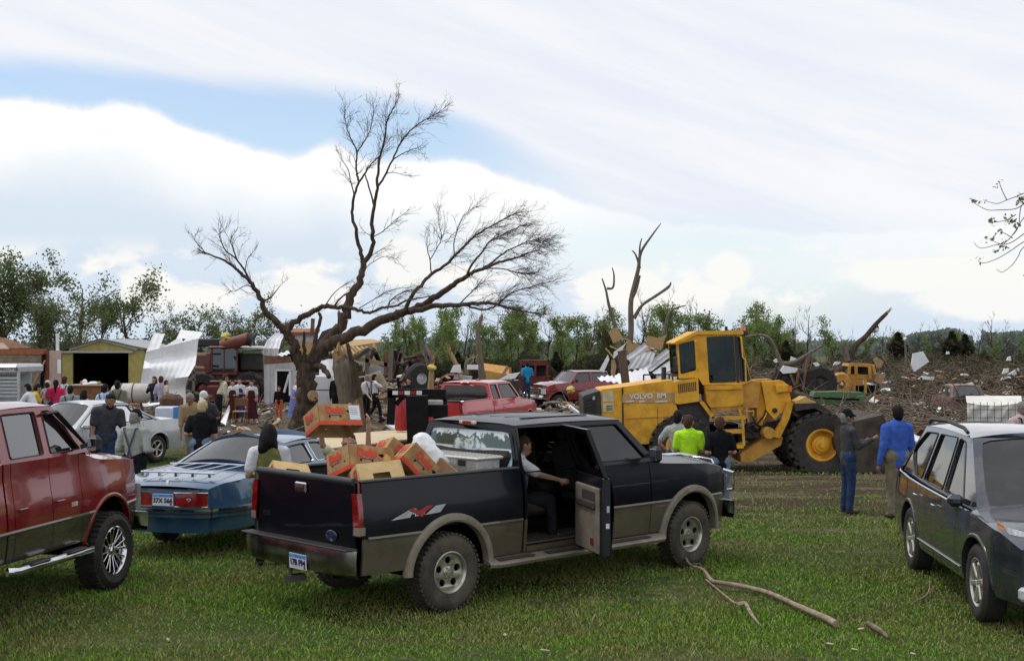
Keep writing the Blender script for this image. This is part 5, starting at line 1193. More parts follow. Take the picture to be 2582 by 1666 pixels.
    if not seated:
        sm = shoes or mat('dark_shoes', (.02, .016, .013), (.04, .03, .025), rough=.6); caps = []
        for (a, kn, an, _) in LG_:
            an = Vector(an); sh_ = mkobj('shoe', caps_mesh([(an+Vector((0, -.02, -.045)), an+Vector((0, .16, -.055)), .045, .038)], .02, 2), P); sh_.data.materials.append(sm)
    # hair and hats
    if hair:
        hc = [(Hd(0, -.035, .16), Hd(0, -.02, .20), .090, .088, 1.12), (Hd(0, -.055, .10), Hd(0, -.05, .15), .075, .08)]
        if hairstyle == 'long': hc += [(Hd(0, -.07, .14), Hd(0, -.10, -.05), .095, .085, .8), (Hd(0, -.10, -.05), Hd(0, -.12, -.32), .085, .05, .6), (Hd(.06, -.02, .12), Hd(.07, -.03, .02), .035, .03), (Hd(-.06, -.02, .12), Hd(-.07, -.03, .02), .035, .03)]
        if hairstyle == 'veil': hc += [(Hd(0, -.03, .15), Hd(-.02, -.05, .07), .110, .112), (Hd(-.02, -.06, .05), Hd(-.07, -.08, -.02), .108, .075), (Hd(.07, -.04, .05), Hd(.08, -.07, -.03), .04, .03), (Hd(-.07, -.09, -.02), Hd(-.11, -.09, -.06), .06, .03)]
        if hairstyle == 'pony': hc += [(Hd(0, -.11, .15), Hd(0, -.15, .02), .045, .04), (Hd(0, -.15, .02), Hd(0, -.13, -.16), .04, .015)]
        if hairstyle == 'bun': hc += [(Hd(0, -.12, .13), Hd(0, -.13, .12), .055, .055)]
        if hairstyle == 'beard': hc += [(Hd(-.045, .055, .055), Hd(.045, .055, .055), .035, .035), (Hd(0, .065, .05), Hd(0, .07, .0), .045, .03)]
        me = caps_mesh(hc, .018, 2); me.materials.append(hair); mkobj('hair', me, P)
    if hat:
        me = caps_mesh([(Hd(0, -.015, .185), Hd(0, -.02, .215), .098, .090, 1.12), (Hd(-.04, .10, .178), Hd(.04, .10, .178), .020, .020), (Hd(-.03, .135, .172), Hd(.03, .135, .172), .014, .014)], .018, 3); me.materials.append(hat); mkobj('cap', me, P)
    if susp:
        mb = MB(); q = Matrix.Identity(4); dp = lambda z_: .142*b*.74+.030+(.004 if z_ > 1.1 else .0)
        B_ = lambda x, z_, f=-1: tuple(U(x, f*(dp(z_)*(1-.35*(abs(x)/.2)**2)), z_))
        T_ = lambda *pp: mb.tube(pp, .0135, 6)
        T_(B_(-.115, 1.455), B_(-.085, 1.35), B_(-.03, 1.22), B_(0, 1.15)); T_(B_(.115, 1.455), B_(.085, 1.35), B_(.03, 1.22), B_(0, 1.15)); T_(B_(0, 1.16), B_(-.02, 1.05), B_(-.05, .97)); T_(B_(0, 1.16), B_(.02, 1.05), B_(.05, .97))
        for sx in (-1, 1): T_(B_(sx*.115, 1.455), B_(sx*.12, 1.46, 1), B_(sx*.11, 1.3, 1), B_(sx*.09, .97, 1))
        mb.obj('suspenders', susp, P)
    if fine or glasses:
        mb = MB()
        for sx in (-1, 1): mb.lathe([(0, .012), (.008, .009), (.012, 0)], 10, FACE(Hd(sx*.031, .083, .137), ND.to_3x3() @ Vector((1, 0, 0)), ND.to_3x3() @ Vector((0, 0, 1))) @ Matrix.Rotation(pi, 4, 'X') if False else Matrix.Translation(Hd(sx*.031, .082, .137)) @ ND @ Matrix.Rotation(-pi/2, 4, 'X'))
        mb.obj('eyes', mat('eye', (.02, .015, .012), rough=.2), P); mb = MB(); mb.tube([Hd(-.022, .098, .078), Hd(0, .102, .079), Hd(.022, .098, .078)], .005, 5); mb.obj('mouth', mat('lips', (.28, .10, .08), rough=.5), P)
    if glasses:
        mb = MB()
        for sx in (-1, 1): mb.tube([Hd(sx*(.033+.024*cos(a)), .104, .137+.017*sin(a)) for a in [i*pi/5 for i in range(11)]], .0035, 4, cap=False); mb.tube([Hd(sx*.057, .10, .14), Hd(sx*.09, 0, .145)], .0035, 4)
        mb.tube([Hd(-.01, .107, .14), Hd(.01, .107, .14)], .0035, 4); mb.obj('glasses', BLACKP, P)
    return P
c_blk = cloth('black_cloth', (.008, .008, .010), (.014, .014, .016)); c_wht = cloth('white_cloth', (.66, .66, .68), (.56, .57, .62)); c_blkT = cloth('black_trousers', (.010, .010, .013), (.018, .018, .022))
c_jean = cloth('blue_denim', (.022, .04, .09), (.035, .06, .13), scale=20); c_gry = cloth('charcoal_knit', (.042, .045, .055), (.06, .063, .075)); c_lgr = cloth('pale_grey_cloth', (.36, .37, .35), (.29, .30, .285))
c_khk = cloth('khaki_cloth', (.22, .19, .13), (.17, .145, .10)); c_blu = cloth('royal_blue_cloth', (.045, .10, .42), (.06, .14, .50)); c_neo = cloth('neon_yellow_cloth', (.48, .85, .03), (.40, .72, .03)); c_dgr = cloth('dark_grey_jacket', (.055, .055, .058), (.08, .08, .082))
c_pnk = cloth('pink_cloth', (.62, .035, .13), (.52, .03, .10)); c_sus = mat('dark_braces', (.012, .012, .014), rough=.8); c_olv = cloth('olive_grey_cloth', (.20, .20, .15), (.16, .16, .12)); c_lbl = cloth('pale_blue_cloth', (.42, .52, .72), (.36, .45, .65))
c_tan = cloth('tan_shirt', (.36, .25, .14), (.30, .21, .12)); c_crm = cloth('cream_cloth', (.55, .50, .38), (.47, .42, .32)); c_mar = cloth('maroon_cloth', (.055, .014, .018), (.08, .02, .024)); c_grn = cloth('olive_green_vest', (.20, .20, .07), (.15, .155, .055), scale=14)
c_yel = cloth('yellow_cloth', (.62, .42, .03), (.5, .33, .03)); c_blp = cloth('blue_print_dress', (.12, .16, .42), (.20, .25, .55), scale=20); c_orn = cloth('orange_cloth', (.62, .14, .05), (.5, .10, .04)); c_mnt = cloth('mint_cloth', (.30, .44, .36), (.25, .38, .31)); c_lav = cloth('lavender_cloth', (.42, .38, .50), (.36, .33, .44))
c_flo = cloth('floral_cloth', (.62, .60, .52), (.50, .54, .30), scale=25); c_cya = cloth('bright_blue_cloth', (.02, .22, .50), (.02, .30, .45)); c_hatD = cloth('dark_cap', (.012, .014, .014)); c_hatW = cloth('white_cap', (.62, .62, .60)); c_hatT = cloth('tan_cap', (.52, .42, .27)); c_tee = cloth('speckled_tee', (.10, .11, .16), (.22, .22, .28), scale=22)
c_gsk = cloth('grey_skirt', (.24, .22, .20), (.19, .17, .15)); c_psh = cloth('pale_pink_cloth', (.50, .38, .38), (.44, .34, .34))
# nearest people
person('bearded man in charcoal polo shirt leaning over beside the silver saloon', 104, 25.2, face=150, h=1.86, lean=14, side=-6, build=1.18, nod=18, arms=('hang', 'hang'), top=c_gry, bottom=c_jean, hair=HAIRD, hairstyle='beard', skin=SKIN2, fine=True)
person('man in pale grey shirt, dark braces and dark cap, seen from behind', 135, 20.7, face=22, h=1.74, build=1.12, nod=12, arms=('bent', 'bent'), top=c_lgr, sleeve='long', bottom=c_blkT, hair=HAIRG, hat=c_hatD, susp=mat('grey_braces', (.07, .08, .09), rough=.8), fine=True)
person('man in black T-shirt and tan cap, seen from behind', 201, 24.0, face=5, h=1.76, lean=6, build=1.08, nod=10, arms=('hang', 'bent'), top=c_blk, bottom=cloth('faded_jeans', (.10, .15, .24), (.16, .22, .32), scale=12), hair=HAIRL, hat=c_hatT, fine=True)
person('grey-haired man in tan shirt behind the man in black T-shirt', 194, 28.5, face=190, h=1.76, lean=16, build=1.1, nod=20, arms=('down', 'down'), top=c_tan, sleeve='rolled', bottom=c_khk, hair=HAIRG, skin=SKIN2, fine=True)
person('man in dark grey shirt and white cap with his head bowed', 209, 29.3, face=200, h=1.76, lean=14, build=1.0, nod=20, arms=('down', 'bent'), top=c_gry, bottom=c_khk, hair=HAIRG, hat=c_hatW, skin=SKIN2)
person('woman with long black hair in olive green vest and white sleeves beside the pickup bed', 269, 16.4, face=-12, h=1.78, nod=3, build=1.0, arms=('hang', 'bent'), top=c_wht, vest=c_grn, bottom=c_blkT, hair=HAIRD, hairstyle='veil', fine=True)
person('woman with brown hair and glasses holding the fruit box above her head', 349, 16.2, face=180, h=1.68, nod=0, arms=(((.14, .14, .20), (.02, .04, .24)), ((.08, .12, .20), (.0, .02, .26))), top=c_flo, dress=None, bottom=c_blkT, hair=HAIRB, hairstyle='long', glasses=True, fine=True)
person('woman in white floral top bending down behind the blue saloon', 300, 20.6, face=120, h=1.50, lean=28, arms=('down', 'down'), top=c_flo, dress=None, bottom=c_gsk, hair=HAIRL, hairstyle='bun')
person('boy in neon yellow T-shirt with his back to us', 689, 21.4, face=8, h=1.64, build=1.02, arms=('front', 'front'), top=c_neo, bottom=c_blkT, hair=HAIRB, nod=6, turn=-20, fine=True)
person('boy in pale grey T-shirt half hidden behind the neon yellow one', 678, 22.6, face=30, h=1.68, arms=('hip', 'hip'), top=c_lgr, bottom=c_jean, hair=HAIRD, nod=8)
person('boy in black T-shirt and faded jeans facing the loader', 720, 21.2, face=-8, h=1.62, build=.98, arms=('bent', 'bent'), top=c_blk, bottom=cloth('faded_jeans', (.10, .15, .24)), hair=HAIRB, nod=5, turn=-15, fine=True)
person('man in dark grey jacket, black cap and jeans holding papers by the loader wheel', 848, 21.6, face=82, h=1.72, build=1.0, arms=(((.02, .10, -.27), (-.04, .25, .12)), ((.02, .12, -.26), (-.06, .24, .06))), top=c_dgr, sleeve='long', bottom=c_jean, hair=HAIRG, hat=c_hatD, skin=SKIN2, turn=-8, fine=True, shoes=mat('brown_boots', (.08, .05, .03), rough=.8))
person('man in bright blue long-sleeved shirt and khaki trousers seen from behind', 897, 20.9, face=-18, h=1.82, build=1.1, arms=('hang', 'hang'), top=c_blu, sleeve='long', bottom=c_khk, hair=HAIRD, skin=SKIN2, fine=True, turn=-10)
person('man in mint green shirt bending down behind the grey crossover', 964, 23.0, face=90, h=1.7, lean=62, arms=('down', 'down'), top=c_mnt, bottom=c_khk, hair=HAIRG, build=1.1)
person('grey-haired man in pale pink shirt and braces at the right edge', 1021, 24.2, face=-20, h=1.80, arms=('bent', 'bent'), top=c_psh, sleeve='long', bottom=c_blkT, hair=HAIRG, susp=c_sus, build=1.1)
# passenger sitting in the open rear door, reaching for it
ps = person('passenger in white-sleeved grey print dress reaching out to the open pickup door', 0, 0, face=0, h=1.62, legs='sit', seated=True, arms=(((.02, .22, -.10), (-.02, .26, -.03)), ('down')), top=c_wht, vest=c_tee, bottom=c_blkT, hair=HAIRB, hairstyle='bun', X=0, z=0, fine=True, nod=14, lean=8)
ps.matrix_local = ford.matrix_local @ TR(1.36, -.50, .13, rz=radians(-118)) @ Matrix.Scale(1.62/1.75, 4)
# the crowd on the left
gp = 'people gathered by the damaged barns'
person('man in yellow shirt bent over at the tan wall', 27, 37.5, face=60, h=1.7, lean=30, arms=('face', 'face'), top=c_yel, bottom=c_jean, hair=HAIRD, group=gp)
person('man in white T-shirt leaning forward beside the man in yellow', 36, 36.5, face=-80, h=1.72, lean=26, arms=('reach', 'reach'), top=c_wht, bottom=c_blkT, hair=HAIRD, group=gp)
person('person in pale grey shirt and white cap left of the woman in pink', 48, 41, face=10, h=1.62, arms=('bent', 'bent'), top=c_lgr, bottom=c_jean, hair=HAIRB, hat=c_hatW, group=gp)
person('woman in bright pink shirt with dark ponytail', 56, 40, face=-12, h=1.68, build=1.1, arms=('bent', 'bent'), top=c_pnk, bottom=c_jean, hair=HAIRD, hairstyle='pony', group=gp)
person('man in white shirt and dark braces right of the woman in pink', 65, 41, face=15, h=1.76, arms=('bent', 'bent'), top=c_wht, sleeve='long', bottom=c_blkT, hair=HAIRB, susp=c_sus, group=gp)
person('man in pale grey shirt and black trousers, hands at his sides, beside the long-haired girl', 70.5, 34, face=0, h=1.70, build=1.1, nod=10, arms=('hang', 'hang'), top=cloth('green_grey_cloth', (.26, .30, .30), (.20, .24, .24)), bottom=c_blkT, hair=HAIRD, susp=c_sus, group=gp)
person('girl with long dark hair, white sleeves and black dress', 84.5, 33, face=12, h=1.62, arms=('hang', 'hang'), top=c_wht, dress=c_blk, hair=HAIRD, hairstyle='long', group=gp)
person('man in white shirt with dark blue braces by the serving table', 105.5, 34.5, face=14, h=1.72, build=1.1, arms=('bent', 'bent'), top=c_lbl, sleeve='long', bottom=c_blkT, hair=HAIRD, susp=mat('navy_braces', (.01, .015, .05), rough=.8), group=gp)
person('man in olive grey shirt and black braces near the white tank', 117.5, 37, face=-8, h=1.74, build=1.05, arms=('hang', 'bent'), top=c_olv, sleeve='long', bottom=c_blkT, hair=HAIRD, susp=c_sus, group=gp)
person('woman in dark jacket and grey skirt in front of the white metal sheet', 154, 46.5, face=-160, h=1.62, arms=('chest', 'hang'), top=cloth('navy_cloth', (.015, .018, .04), (.03, .03, .05)), sleeve='long', dress=None, bottom=c_gsk, hair=HAIRB, hairstyle='long', group=gp)
person('man in lavender shirt in front of the white metal sheet', 161.5, 44.5, face=20, h=1.68, arms=('bent', 'bent'), top=c_lav, sleeve='rolled', bottom=c_blkT, hair=HAIRB, group=gp)
person('small child beside the man in lavender shirt', 166.5, 43.8, face=60, h=1.22, arms=('bent', 'bent'), top=c_crm, bottom=c_khk, hair=HAIRB, z=gz(-12, 43)+.34, group=gp)
person('man in cream shirt and braces bending towards the girls', 218.5, 44, face=62, h=1.80, lean=22, arms=('down', 'down'), top=c_crm, sleeve='long', bottom=c_blkT, hair=HAIRB, susp=c_sus, group=gp)
person('girl in brown pinafore with white sleeves, left of the three', 232.5, 45.5, face=165, h=1.52, arms=('hang', 'front'), top=c_wht, dress=cloth('brown_cloth', (.05, .022, .012), (.08, .035, .02)), hair=HAIRD, group=gp)
person('girl in dark blue pinafore, middle of the three', 239.5, 46.3, face=170, h=1.56, arms=('front', 'front'), top=c_wht, dress=cloth('dark_blue_cloth', (.03, .045, .13), (.05, .065, .17)), hair=HAIRD, group=gp)
person('girl in long maroon pinafore, right of the three', 251.5, 45.3, face=175, h=1.52, arms=('hang', 'hang'), top=c_wht, dress=c_mar, hair=HAIRD, group=gp)
person('boy in black jacket with red collar and orange trousers', 279, 48, face=180, h=1.22, arms=('hang', 'hang'), top=c_blk, sleeve='long', bottom=c_orn, hair=HAIRB, group=gp)
person('woman in blue print dress half hidden by the big tree trunk', 293, 46, face=60, h=1.55, lean=18, arms=('down', 'down'), top=c_wht, dress=c_blp, hair=HAIRL, group=gp)
person('man in black suit behind the white upright container', 336.5, 47, face=20, h=1.76, arms=('hang', 'hang'), top=c_blk, sleeve='long', bottom=c_blkT, hair=HAIRD, group=gp)
person('man in white shirt and black trousers carrying a board, right of the broken stump', 366.5, 47.2, face=-55, h=1.74, arms=('chest', 'hang'), top=c_wht, sleeve='rolled', bottom=c_blkT, hair=HAIRG, susp=c_sus, group=gp)
person('younger man in white shirt and blue tie striding behind the board carrier', 375, 48.4, face=75, h=1.74, arms=('reach', 'front'), top=c_wht, bottom=c_blkT, hair=HAIRD, legs='stride', susp=c_sus, group=gp)
person('dark-haired man in black suit over white shirt behind the trailer neck', 409, 46, face=-140, h=1.76, arms=('reach', 'front'), top=c_blk, sleeve='long', vest=None, bottom=c_blkT, hair=HAIRD, group=gp)
person('person in bright blue shirt far off beside the dark red pickup', 527, 62, face=-20, h=1.76, arms=('bent', 'bent'), top=c_cya, bottom=c_jean, hair=HAIRD, build=1.1, z=.15)
# ------------------------------------------------------------------ the big stripped tree
def barkmat(name, a, b_, bump=1.):
    return mat(name, a, b_, rough=.95, scale=5, bump=bump, bscale=9, spec=.1, stretch=(2.2, 2.2, .5))
BARK = barkmat('bark', (.055, .038, .028), (.10, .075, .055)); TWIG = mat('twig_bark', (.085, .062, .05), (.12, .09, .07), rough=.95, spec=.1); WOOD = mat('split_wood', (.40, .27, .13), (.30, .19, .09), rough=.9, scale=4, stretch=(6, 6, .6)); BARKL = barkmat('weathered_bark', (.13, .105, .08), (.20, .165, .125))
class Tw:
    """fast store for many thin branches"""
    def __init__(s): s.v = []; s.f = []
    def seg(s, P, R, n=3):
        o = len(s.v); N = len(P)
        for i, p in enumerate(P):
            d = (P[min(i+1, N-1)]-P[max(i-1, 0)]); L = d.length or 1; d = d/L
            u = d.cross(Vector((.13, 1, .21))).normalized(); w_ = d.cross(u)
            for k in range(n):
                a = 2*pi*k/n; s.v.append(p+(u*cos(a)+w_*sin(a))*R[i])
        for i in range(N-1):
            for k in range(n): s.f.append((o+i*n+k, o+i*n+(k+1) % n, o+(i+1)*n+(k+1) % n, o+(i+1)*n+k))
    def obj(s, name, m, parent=None, M=None, **kw):
        me = bpy.data.meshes.new(name); me.from_pydata([tuple(p) for p in s.v], [], s.f); me.materials.append(m); me.shade_smooth(); return mkobj(name, me, parent, M, **kw)
R1 = random.Random(11)
def rv(r, k=1.): return Vector((r.gauss(0, k), r.gauss(0, k), r.gauss(0, k)))
def twigs(tw, p, d, L, r, depth, R, wind, n=3, spread=.55, seg=4, kids=(2, 4)):
    P = [p.copy()]; q = p.copy(); dd = d.normalized()
    for i in range(seg):
        dd = (dd+rv(R, .16)+wind*.16).normalized(); q = q+dd*L/seg; P.append(q.copy())
    tw.seg(P, [r*(1-.75*i/seg)+.0008 for i in range(seg+1)], n if depth > 1 else 3)
    if depth > 0:
        for _ in range(R.randint(*kids)):
            i = R.randint(1, seg); t = (P[i]-P[i-1]).normalized(); nd = (t+rv(R, spread)+wind*.3).normalized()
            twigs(tw, P[i], nd, L*R.uniform(.45, .75), r*.55, depth-1, R, wind, n, spread, seg, kids)
TY = 42.; tkk = .18026*TY/F
bigt = thing('bare_tree', 'large wind-stripped bare tree with one upright and one far-leaning limb', 'tree', TR((302-512)/F*TY, TY, gz(0, TY)))
def TP(a, b, dy=0.):
    px, py = 178.5+a*.18026, 79.3+b*.18026; Y = TY+dy
    return Vector(((px-512)*Y/F-(302-512)/F*TY, dy, CAMZ-(py-HY)*Y/F-gz(0, TY)))
def smoothpath(P, R, sub=3):
    o, q = [], []; N = len(P)
    for i in range(N-1):
        p0, p1, p2, p3 = P[max(i-1, 0)], P[i], P[i+1], P[min(i+2, N-1)]
        for k in range(sub):
            t = k/sub; o.append(.5*((2*p1)+(p2-p0)*t+(2*p0-5*p1+4*p2-p3)*t*t+(3*p1-p0-3*p2+p3)*t**3)); q.append(R[i]+(R[i+1]-R[i])*t)
    return o+[P[-1]], q+[R[-1]]
tw = Tw(); windR = Vector((.55, 0, .12)); windU = Vector((.12, 0, .35))
def limb(name, pts, w0, w1, d0, d1, dens=0, L=.9, wind=windR, depth=2, n=10, t0=.25, m=None, exp_=1., spread=.5):
    N = len(pts); P = [TP(a, b, d0+(d1-d0)*(i/(N-1))**1.2) for i, (a, b) in enumerate(pts)]
    Rr = [max(.004, (w0+(w1-w0)*(i/(N-1))**exp_)*tkk/2) for i in range(N)]
    P, Rr = smoothpath(P, Rr, 4)
    P = [p+rv(R1, 1)*min(.03, r*.25) for p, r in zip(P, Rr)]
    mb = MB(); mb.tube(P, Rr, n if w0 > 25 else 6); mb.obj(name, m or BARK, bigt, smooth=80)
    M_ = len(P)
    for _ in range(int(dens*.68)):
        t = t0+(1-t0)*R1.random()**.8; i = min(M_-2, int(t*(M_-1))); tan = (P[i+1]-P[i]).normalized()
        d = (tan*.9+rv(R1, spread)+wind*.35).normalized()
        twigs(tw, P[i], d, L*R1.uniform(.5, 1.1)*(1-.35*t), min(.009, Rr[i]*.5+.003), depth, R1, wind, seg=4)
    return P
limb('trunk', [(672, 1945), (690, 1880), (704, 1790), (706, 1700), (704, 1640), (706, 1590)], 112, 96, 0, 0, n=18)
limb('root_flare', [(660, 1950), (676, 1900), (690, 1820)], 130, 90, 0, .0, n=14)
limb('limb', [(700, 1640), (672, 1570), (650, 1520), (628, 1450), (600, 1400), (560, 1365), (520, 1318), (480, 1285), (462, 1225), (430, 1165), (395, 1120), (350, 1075), (320, 1050), (270, 1012), (215, 985), (150, 960), (105, 940)], 78, 5, 0, -1.6, 26, .9, Vector((-.15, 0, .35)), exp_=.55, t0=.45)
limb('branch', [(395, 1120), (365, 1055), (315, 990), (265, 950), (235, 895), (222, 855)], 13, 3, -.6, -1.5, 16, .8, Vector((-.05, 0, .4)), t0=.2)
limb('branch', [(150, 960), (120, 925), (90, 890), (95, 850)], 4, 2, -1.5, -1.8, 7, .55, Vector((-.05, 0, .4)), t0=0.)
limb('branch', [(325, 1000), (300, 930), (290, 885), (325, 830)], 8, 2, -.8, -1.6, 11, .7, windU)
limb('branch', [(370, 1060), (385, 990), (430, 940)], 6, 2, -.6, -.2, 7, .5, windU)
limb('branch', [(470, 1230), (515, 1205), (550, 1160), (585, 1120)], 10, 2, -.4, .2, 6, .45, windU)
limb('branch', [(430, 1160), (375, 1140), (310, 1175), (262, 1160)], 7, 2, -.4, -1.2, 7, .5, Vector((-.3, 0, .1)))
limb('limb', [(612, 1430), (600, 1400), (640, 1345), (720, 1300), (775, 1272), (820, 1255), (870, 1266), (935, 1262), (1000, 1278), (1062, 1290), (1130, 1264), (1200, 1258), (1262, 1226), (1330, 1212), (1400, 1200)], 48, 6, -.1, -1.9, 30, .8, windR, exp_=.6, t0=.3)
limb('branch', [(865, 1252), (905, 1205), (945, 1180), (972, 1166)], 12, 7, -.8, -.5, 3, .4)
limb('branch', [(815, 1252), (850, 1200), (900, 1150), (975, 1110)], 7, 2, -.7, -.9, 9, .6)
limb('limb', [(720, 1580), (770, 1530), (830, 1460), (885, 1378), (925, 1300), (950, 1225), (985, 1160), (1012, 1085), (1028, 1005)], 78, 32, 0, .7, 10, .7, windR, n=12, t0=.4)
limb('limb', [(1028, 1010), (1012, 965), (992, 885), (986, 832), (966, 770), (968, 700), (976, 635), (1000, 570), (988, 515), (986, 450), (990, 400), (962, 340), (935, 272), (922, 205), (926, 165)], 26, 3, .7, 1.0, 34, .85, Vector((.0, 0, .55)), exp_=.8, t0=.5)
limb('branch', [(1000, 570), (1036, 520), (1058, 480), (1108, 430), (1130, 395)], 13, 4, .9, .5, 12, .8, windU)
limb('branch', [(976, 640), (958, 575), (942, 500), (905, 445), (884, 408)], 8, 2, .9, 1.3, 9, .6, Vector((-.05, 0, .4)))
limb('branch', [(988, 455), (992, 400), (1022, 358), (1058, 292), (1078, 212), (1080, 145)], 8, 2, 1, .6, 22, .75, Vector((.05, 0, .5)))
limb('limb', [(1028, 1010), (1068, 955), (1078, 885), (1074, 800), (1086, 700), (1102, 600), (1108, 500), (1120, 420), (1148, 325), (1152, 252), (1175, 188), (1208, 130), (1228, 80)], 30, 3, .7, .3, 42, .85, Vector((.08, 0, .5)), exp_=.8, t0=.5)
limb('branch', [(1084, 700), (1062, 620), (1046, 560), (1036, 530)], 10, 7, .6, .8, 0)
limb('branch', [(1104, 595), (1140, 540), (1188, 445), (1232, 352), (1285, 285), (1342, 240), (1402, 205), (1450, 180)], 14, 3, .5, -.4, 42, .8, Vector((.3, 0, .3)), t0=.35)
limb('branch', [(1150, 522), (1200, 515), (1270, 535), (1345, 530)], 5, 2, .4, 0, 6, .4)
limb('branch', [(1188, 445), (1260, 402), (1345, 372)], 7, 2, .3, -.3, 14, .6)
limb('branch', [(1078, 872), (1125, 848), (1180, 800), (1240, 752), (1285, 718)], 6, 2, .6, .2, 15, .6, windR)
limb('branch', [(1078, 872), (1040, 850), (1010, 820)], 4, 2, .6, .2, 5, .5, Vector((-.1, 0, .4)))
limb('branch', [(1045, 1000), (1090, 965), (1150, 930)], 5, 2, .6, .2, 8, .5); limb('branch', [(1020, 1060), (1080, 1010), (1150, 980), (1220, 1000)], 5, 2, .6, .1, 12, .6)
limb('limb', [(712, 1600), (765, 1530), (830, 1476), (905, 1438), (1000, 1400), (1100, 1352), (1200, 1306), (1280, 1280), (1350, 1252), (1420, 1212), (1480, 1166), (1540, 1124), (1592, 1095), (1640, 1065), (1705, 1042), (1780, 1012), (1860, 992), (1940, 962), (2010, 942)], 92, 4, 0, -2.4, 60, 1.0, windR, n=14, exp_=.62, t0=.62)
limb('limb', [(1270, 1290), (1380, 1268), (1480, 1250), (1580, 1246), (1680, 1240), (1762, 1246), (1850, 1272), (1950, 1292), (2040, 1302)], 34, 3, -1.1, -2.9, 60, .95, windR, t0=.35)
limb('branch', [(1580, 1248), (1642, 1266), (1702, 1275), (1762, 1250), (1850, 1182), (1950, 1150), (2060, 1118)], 15, 3, -1.6, -3.0, 60, .95, windR, t0=.35)
limb('limb', [(1255, 1290), (1290, 1205), (1345, 1140), (1402, 1080), (1470, 1038), (1530, 980), (1600, 910), (1652, 862), (1720, 822), (1790, 782), (1850, 752), (1910, 730)], 24, 3, -1.1, -.6, 75, .95, Vector((.5, 0, .15)), t0=.35)
limb('branch', [(1600, 1082), (1632, 1020), (1682, 960), (1722, 902), (1782, 868), (1852, 832), (1935, 802)], 14, 3, -1.6, -1.2, 60, .9, windR, t0=.3)
limb('branch', [(1640, 1065), (1722, 1028), (1802, 962), (1882, 922), (1962, 892), (2060, 905)], 14, 3, -1.7, -2.1, 64, .95, windR, t0=.3)
limb('branch', [(1700, 1045), (1800, 1050), (1890, 1072), (1985, 1080)], 9, 3, -1.9, -2.5, 40, .8, windR, t0=.3)
limb('branch', [(1402, 1080), (1394, 1000), (1380, 932), (1376, 868)], 8, 2, -.9, -.7, 8, .6, Vector((.1, 0, .4)))
limb('branch', [(1396, 1000), (1430, 940), (1460, 872), (1440, 792), (1446, 712)], 6, 2, -.9, -.4, 22, .7, Vector((.12, 0, .4)))
limb('branch', [(1530, 975), (1530, 890), (1560, 802), (1592, 742), (1662, 700)], 7, 2, -.8, -.5, 26, .8, Vector((.3, 0, .25)))
limb('branch', [(1160, 1272), (1182, 1220), (1242, 1182), (1322, 1160)], 8, 3, -1.2, -1.5, 18, .7)
limb('branch', [(1560, 1242), (1612, 1190), (1662, 1142), (1722, 1100)], 8, 2, -1.4, -1.8, 18, .7)
limb('branch', [(1000, 1270), (1090, 1215), (1190, 1165), (1290, 1150)], 6, 2, -1.2, -.8, 16, .7)
limb('stub', [(735, 1560), (752, 1478), (766, 1402), (790, 1320), (776, 1292)], 26, 16, -.3, -.5, 2, .5)
limb('stub', [(700, 1560), (696, 1480), (698, 1402)], 22, 14, -.3, -.6, 0)
limb('stub', [(745, 1585), (800, 1600), (832, 1645)], 40, 26, -.2, -.8, 0)
limb('stub', [(712, 1770), (750, 1782), (762, 1774)], 40, 34, -.2, -.3, 0)
mb = MB(); mb.lathe([(0, .02), (.17, .02), (.19, -.03)], 14, FACE(TP(748, 1752, -.36), (1, .6, 0), (0, .3, 1))); mb.obj('saw_cut', WOOD, bigt)
tw.obj('twigs', TWIG, bigt, kind='stuff')
# ------------------------------------------------------------------ foliage for the background
def leafmat(name, a, b_, c):
    m = bpy.data.materials.new(name); m.use_nodes = True; t = NT(m.node_tree); b = t.n['Principled BSDF']
    rn = t.new('ShaderNodeNewGeometry').outputs['Random Per Island']; co = t.new('ShaderNodeTexCoord').outputs['Object']; n = t.noise(co, .7, 3)
    col = t.mix(t.rng(rn, 0, 1), a, b_); col = t.mix(t.rng(n, .45, .65), col, c); t.put(b.inputs['Base Color'], col); b.inputs['Roughness'].default_value = .7; b.inputs['Specular IOR Level'].default_value = .15
    tl_ = t.new('ShaderNodeBsdfTranslucent'); t.put(tl_.inputs[0], col); mx = t.new('ShaderNodeMixShader'); mx.inputs[0].default_value = .42
    t.l.new(b.outputs[0], mx.inputs[1]); t.l.new(tl_.outputs[0], mx.inputs[2]); t.l.new(mx.outputs[0], t.n['Material Output'].inputs[0]); return m
LF1 = leafmat('willow_leaves', (.09, .13, .045), (.19, .24, .10), (.15, .15, .085)); LF2 = leafmat('spring_leaves', (.12, .19, .045), (.24, .33, .10), (.20, .21, .10)); LF3 = leafmat('dark_leaves', (.022, .032, .014), (.06, .07, .03), (.07, .052, .034)); LF4 = leafmat('brown_brush', (.06, .048, .03), (.17, .135, .09), (.05, .055, .028)); LFB = leafmat('haze_tinted_leaves', (.17, .22, .20), (.23, .28, .24), (.20, .24, .22))  # LFB: distance haze is mixed into the leaf colour
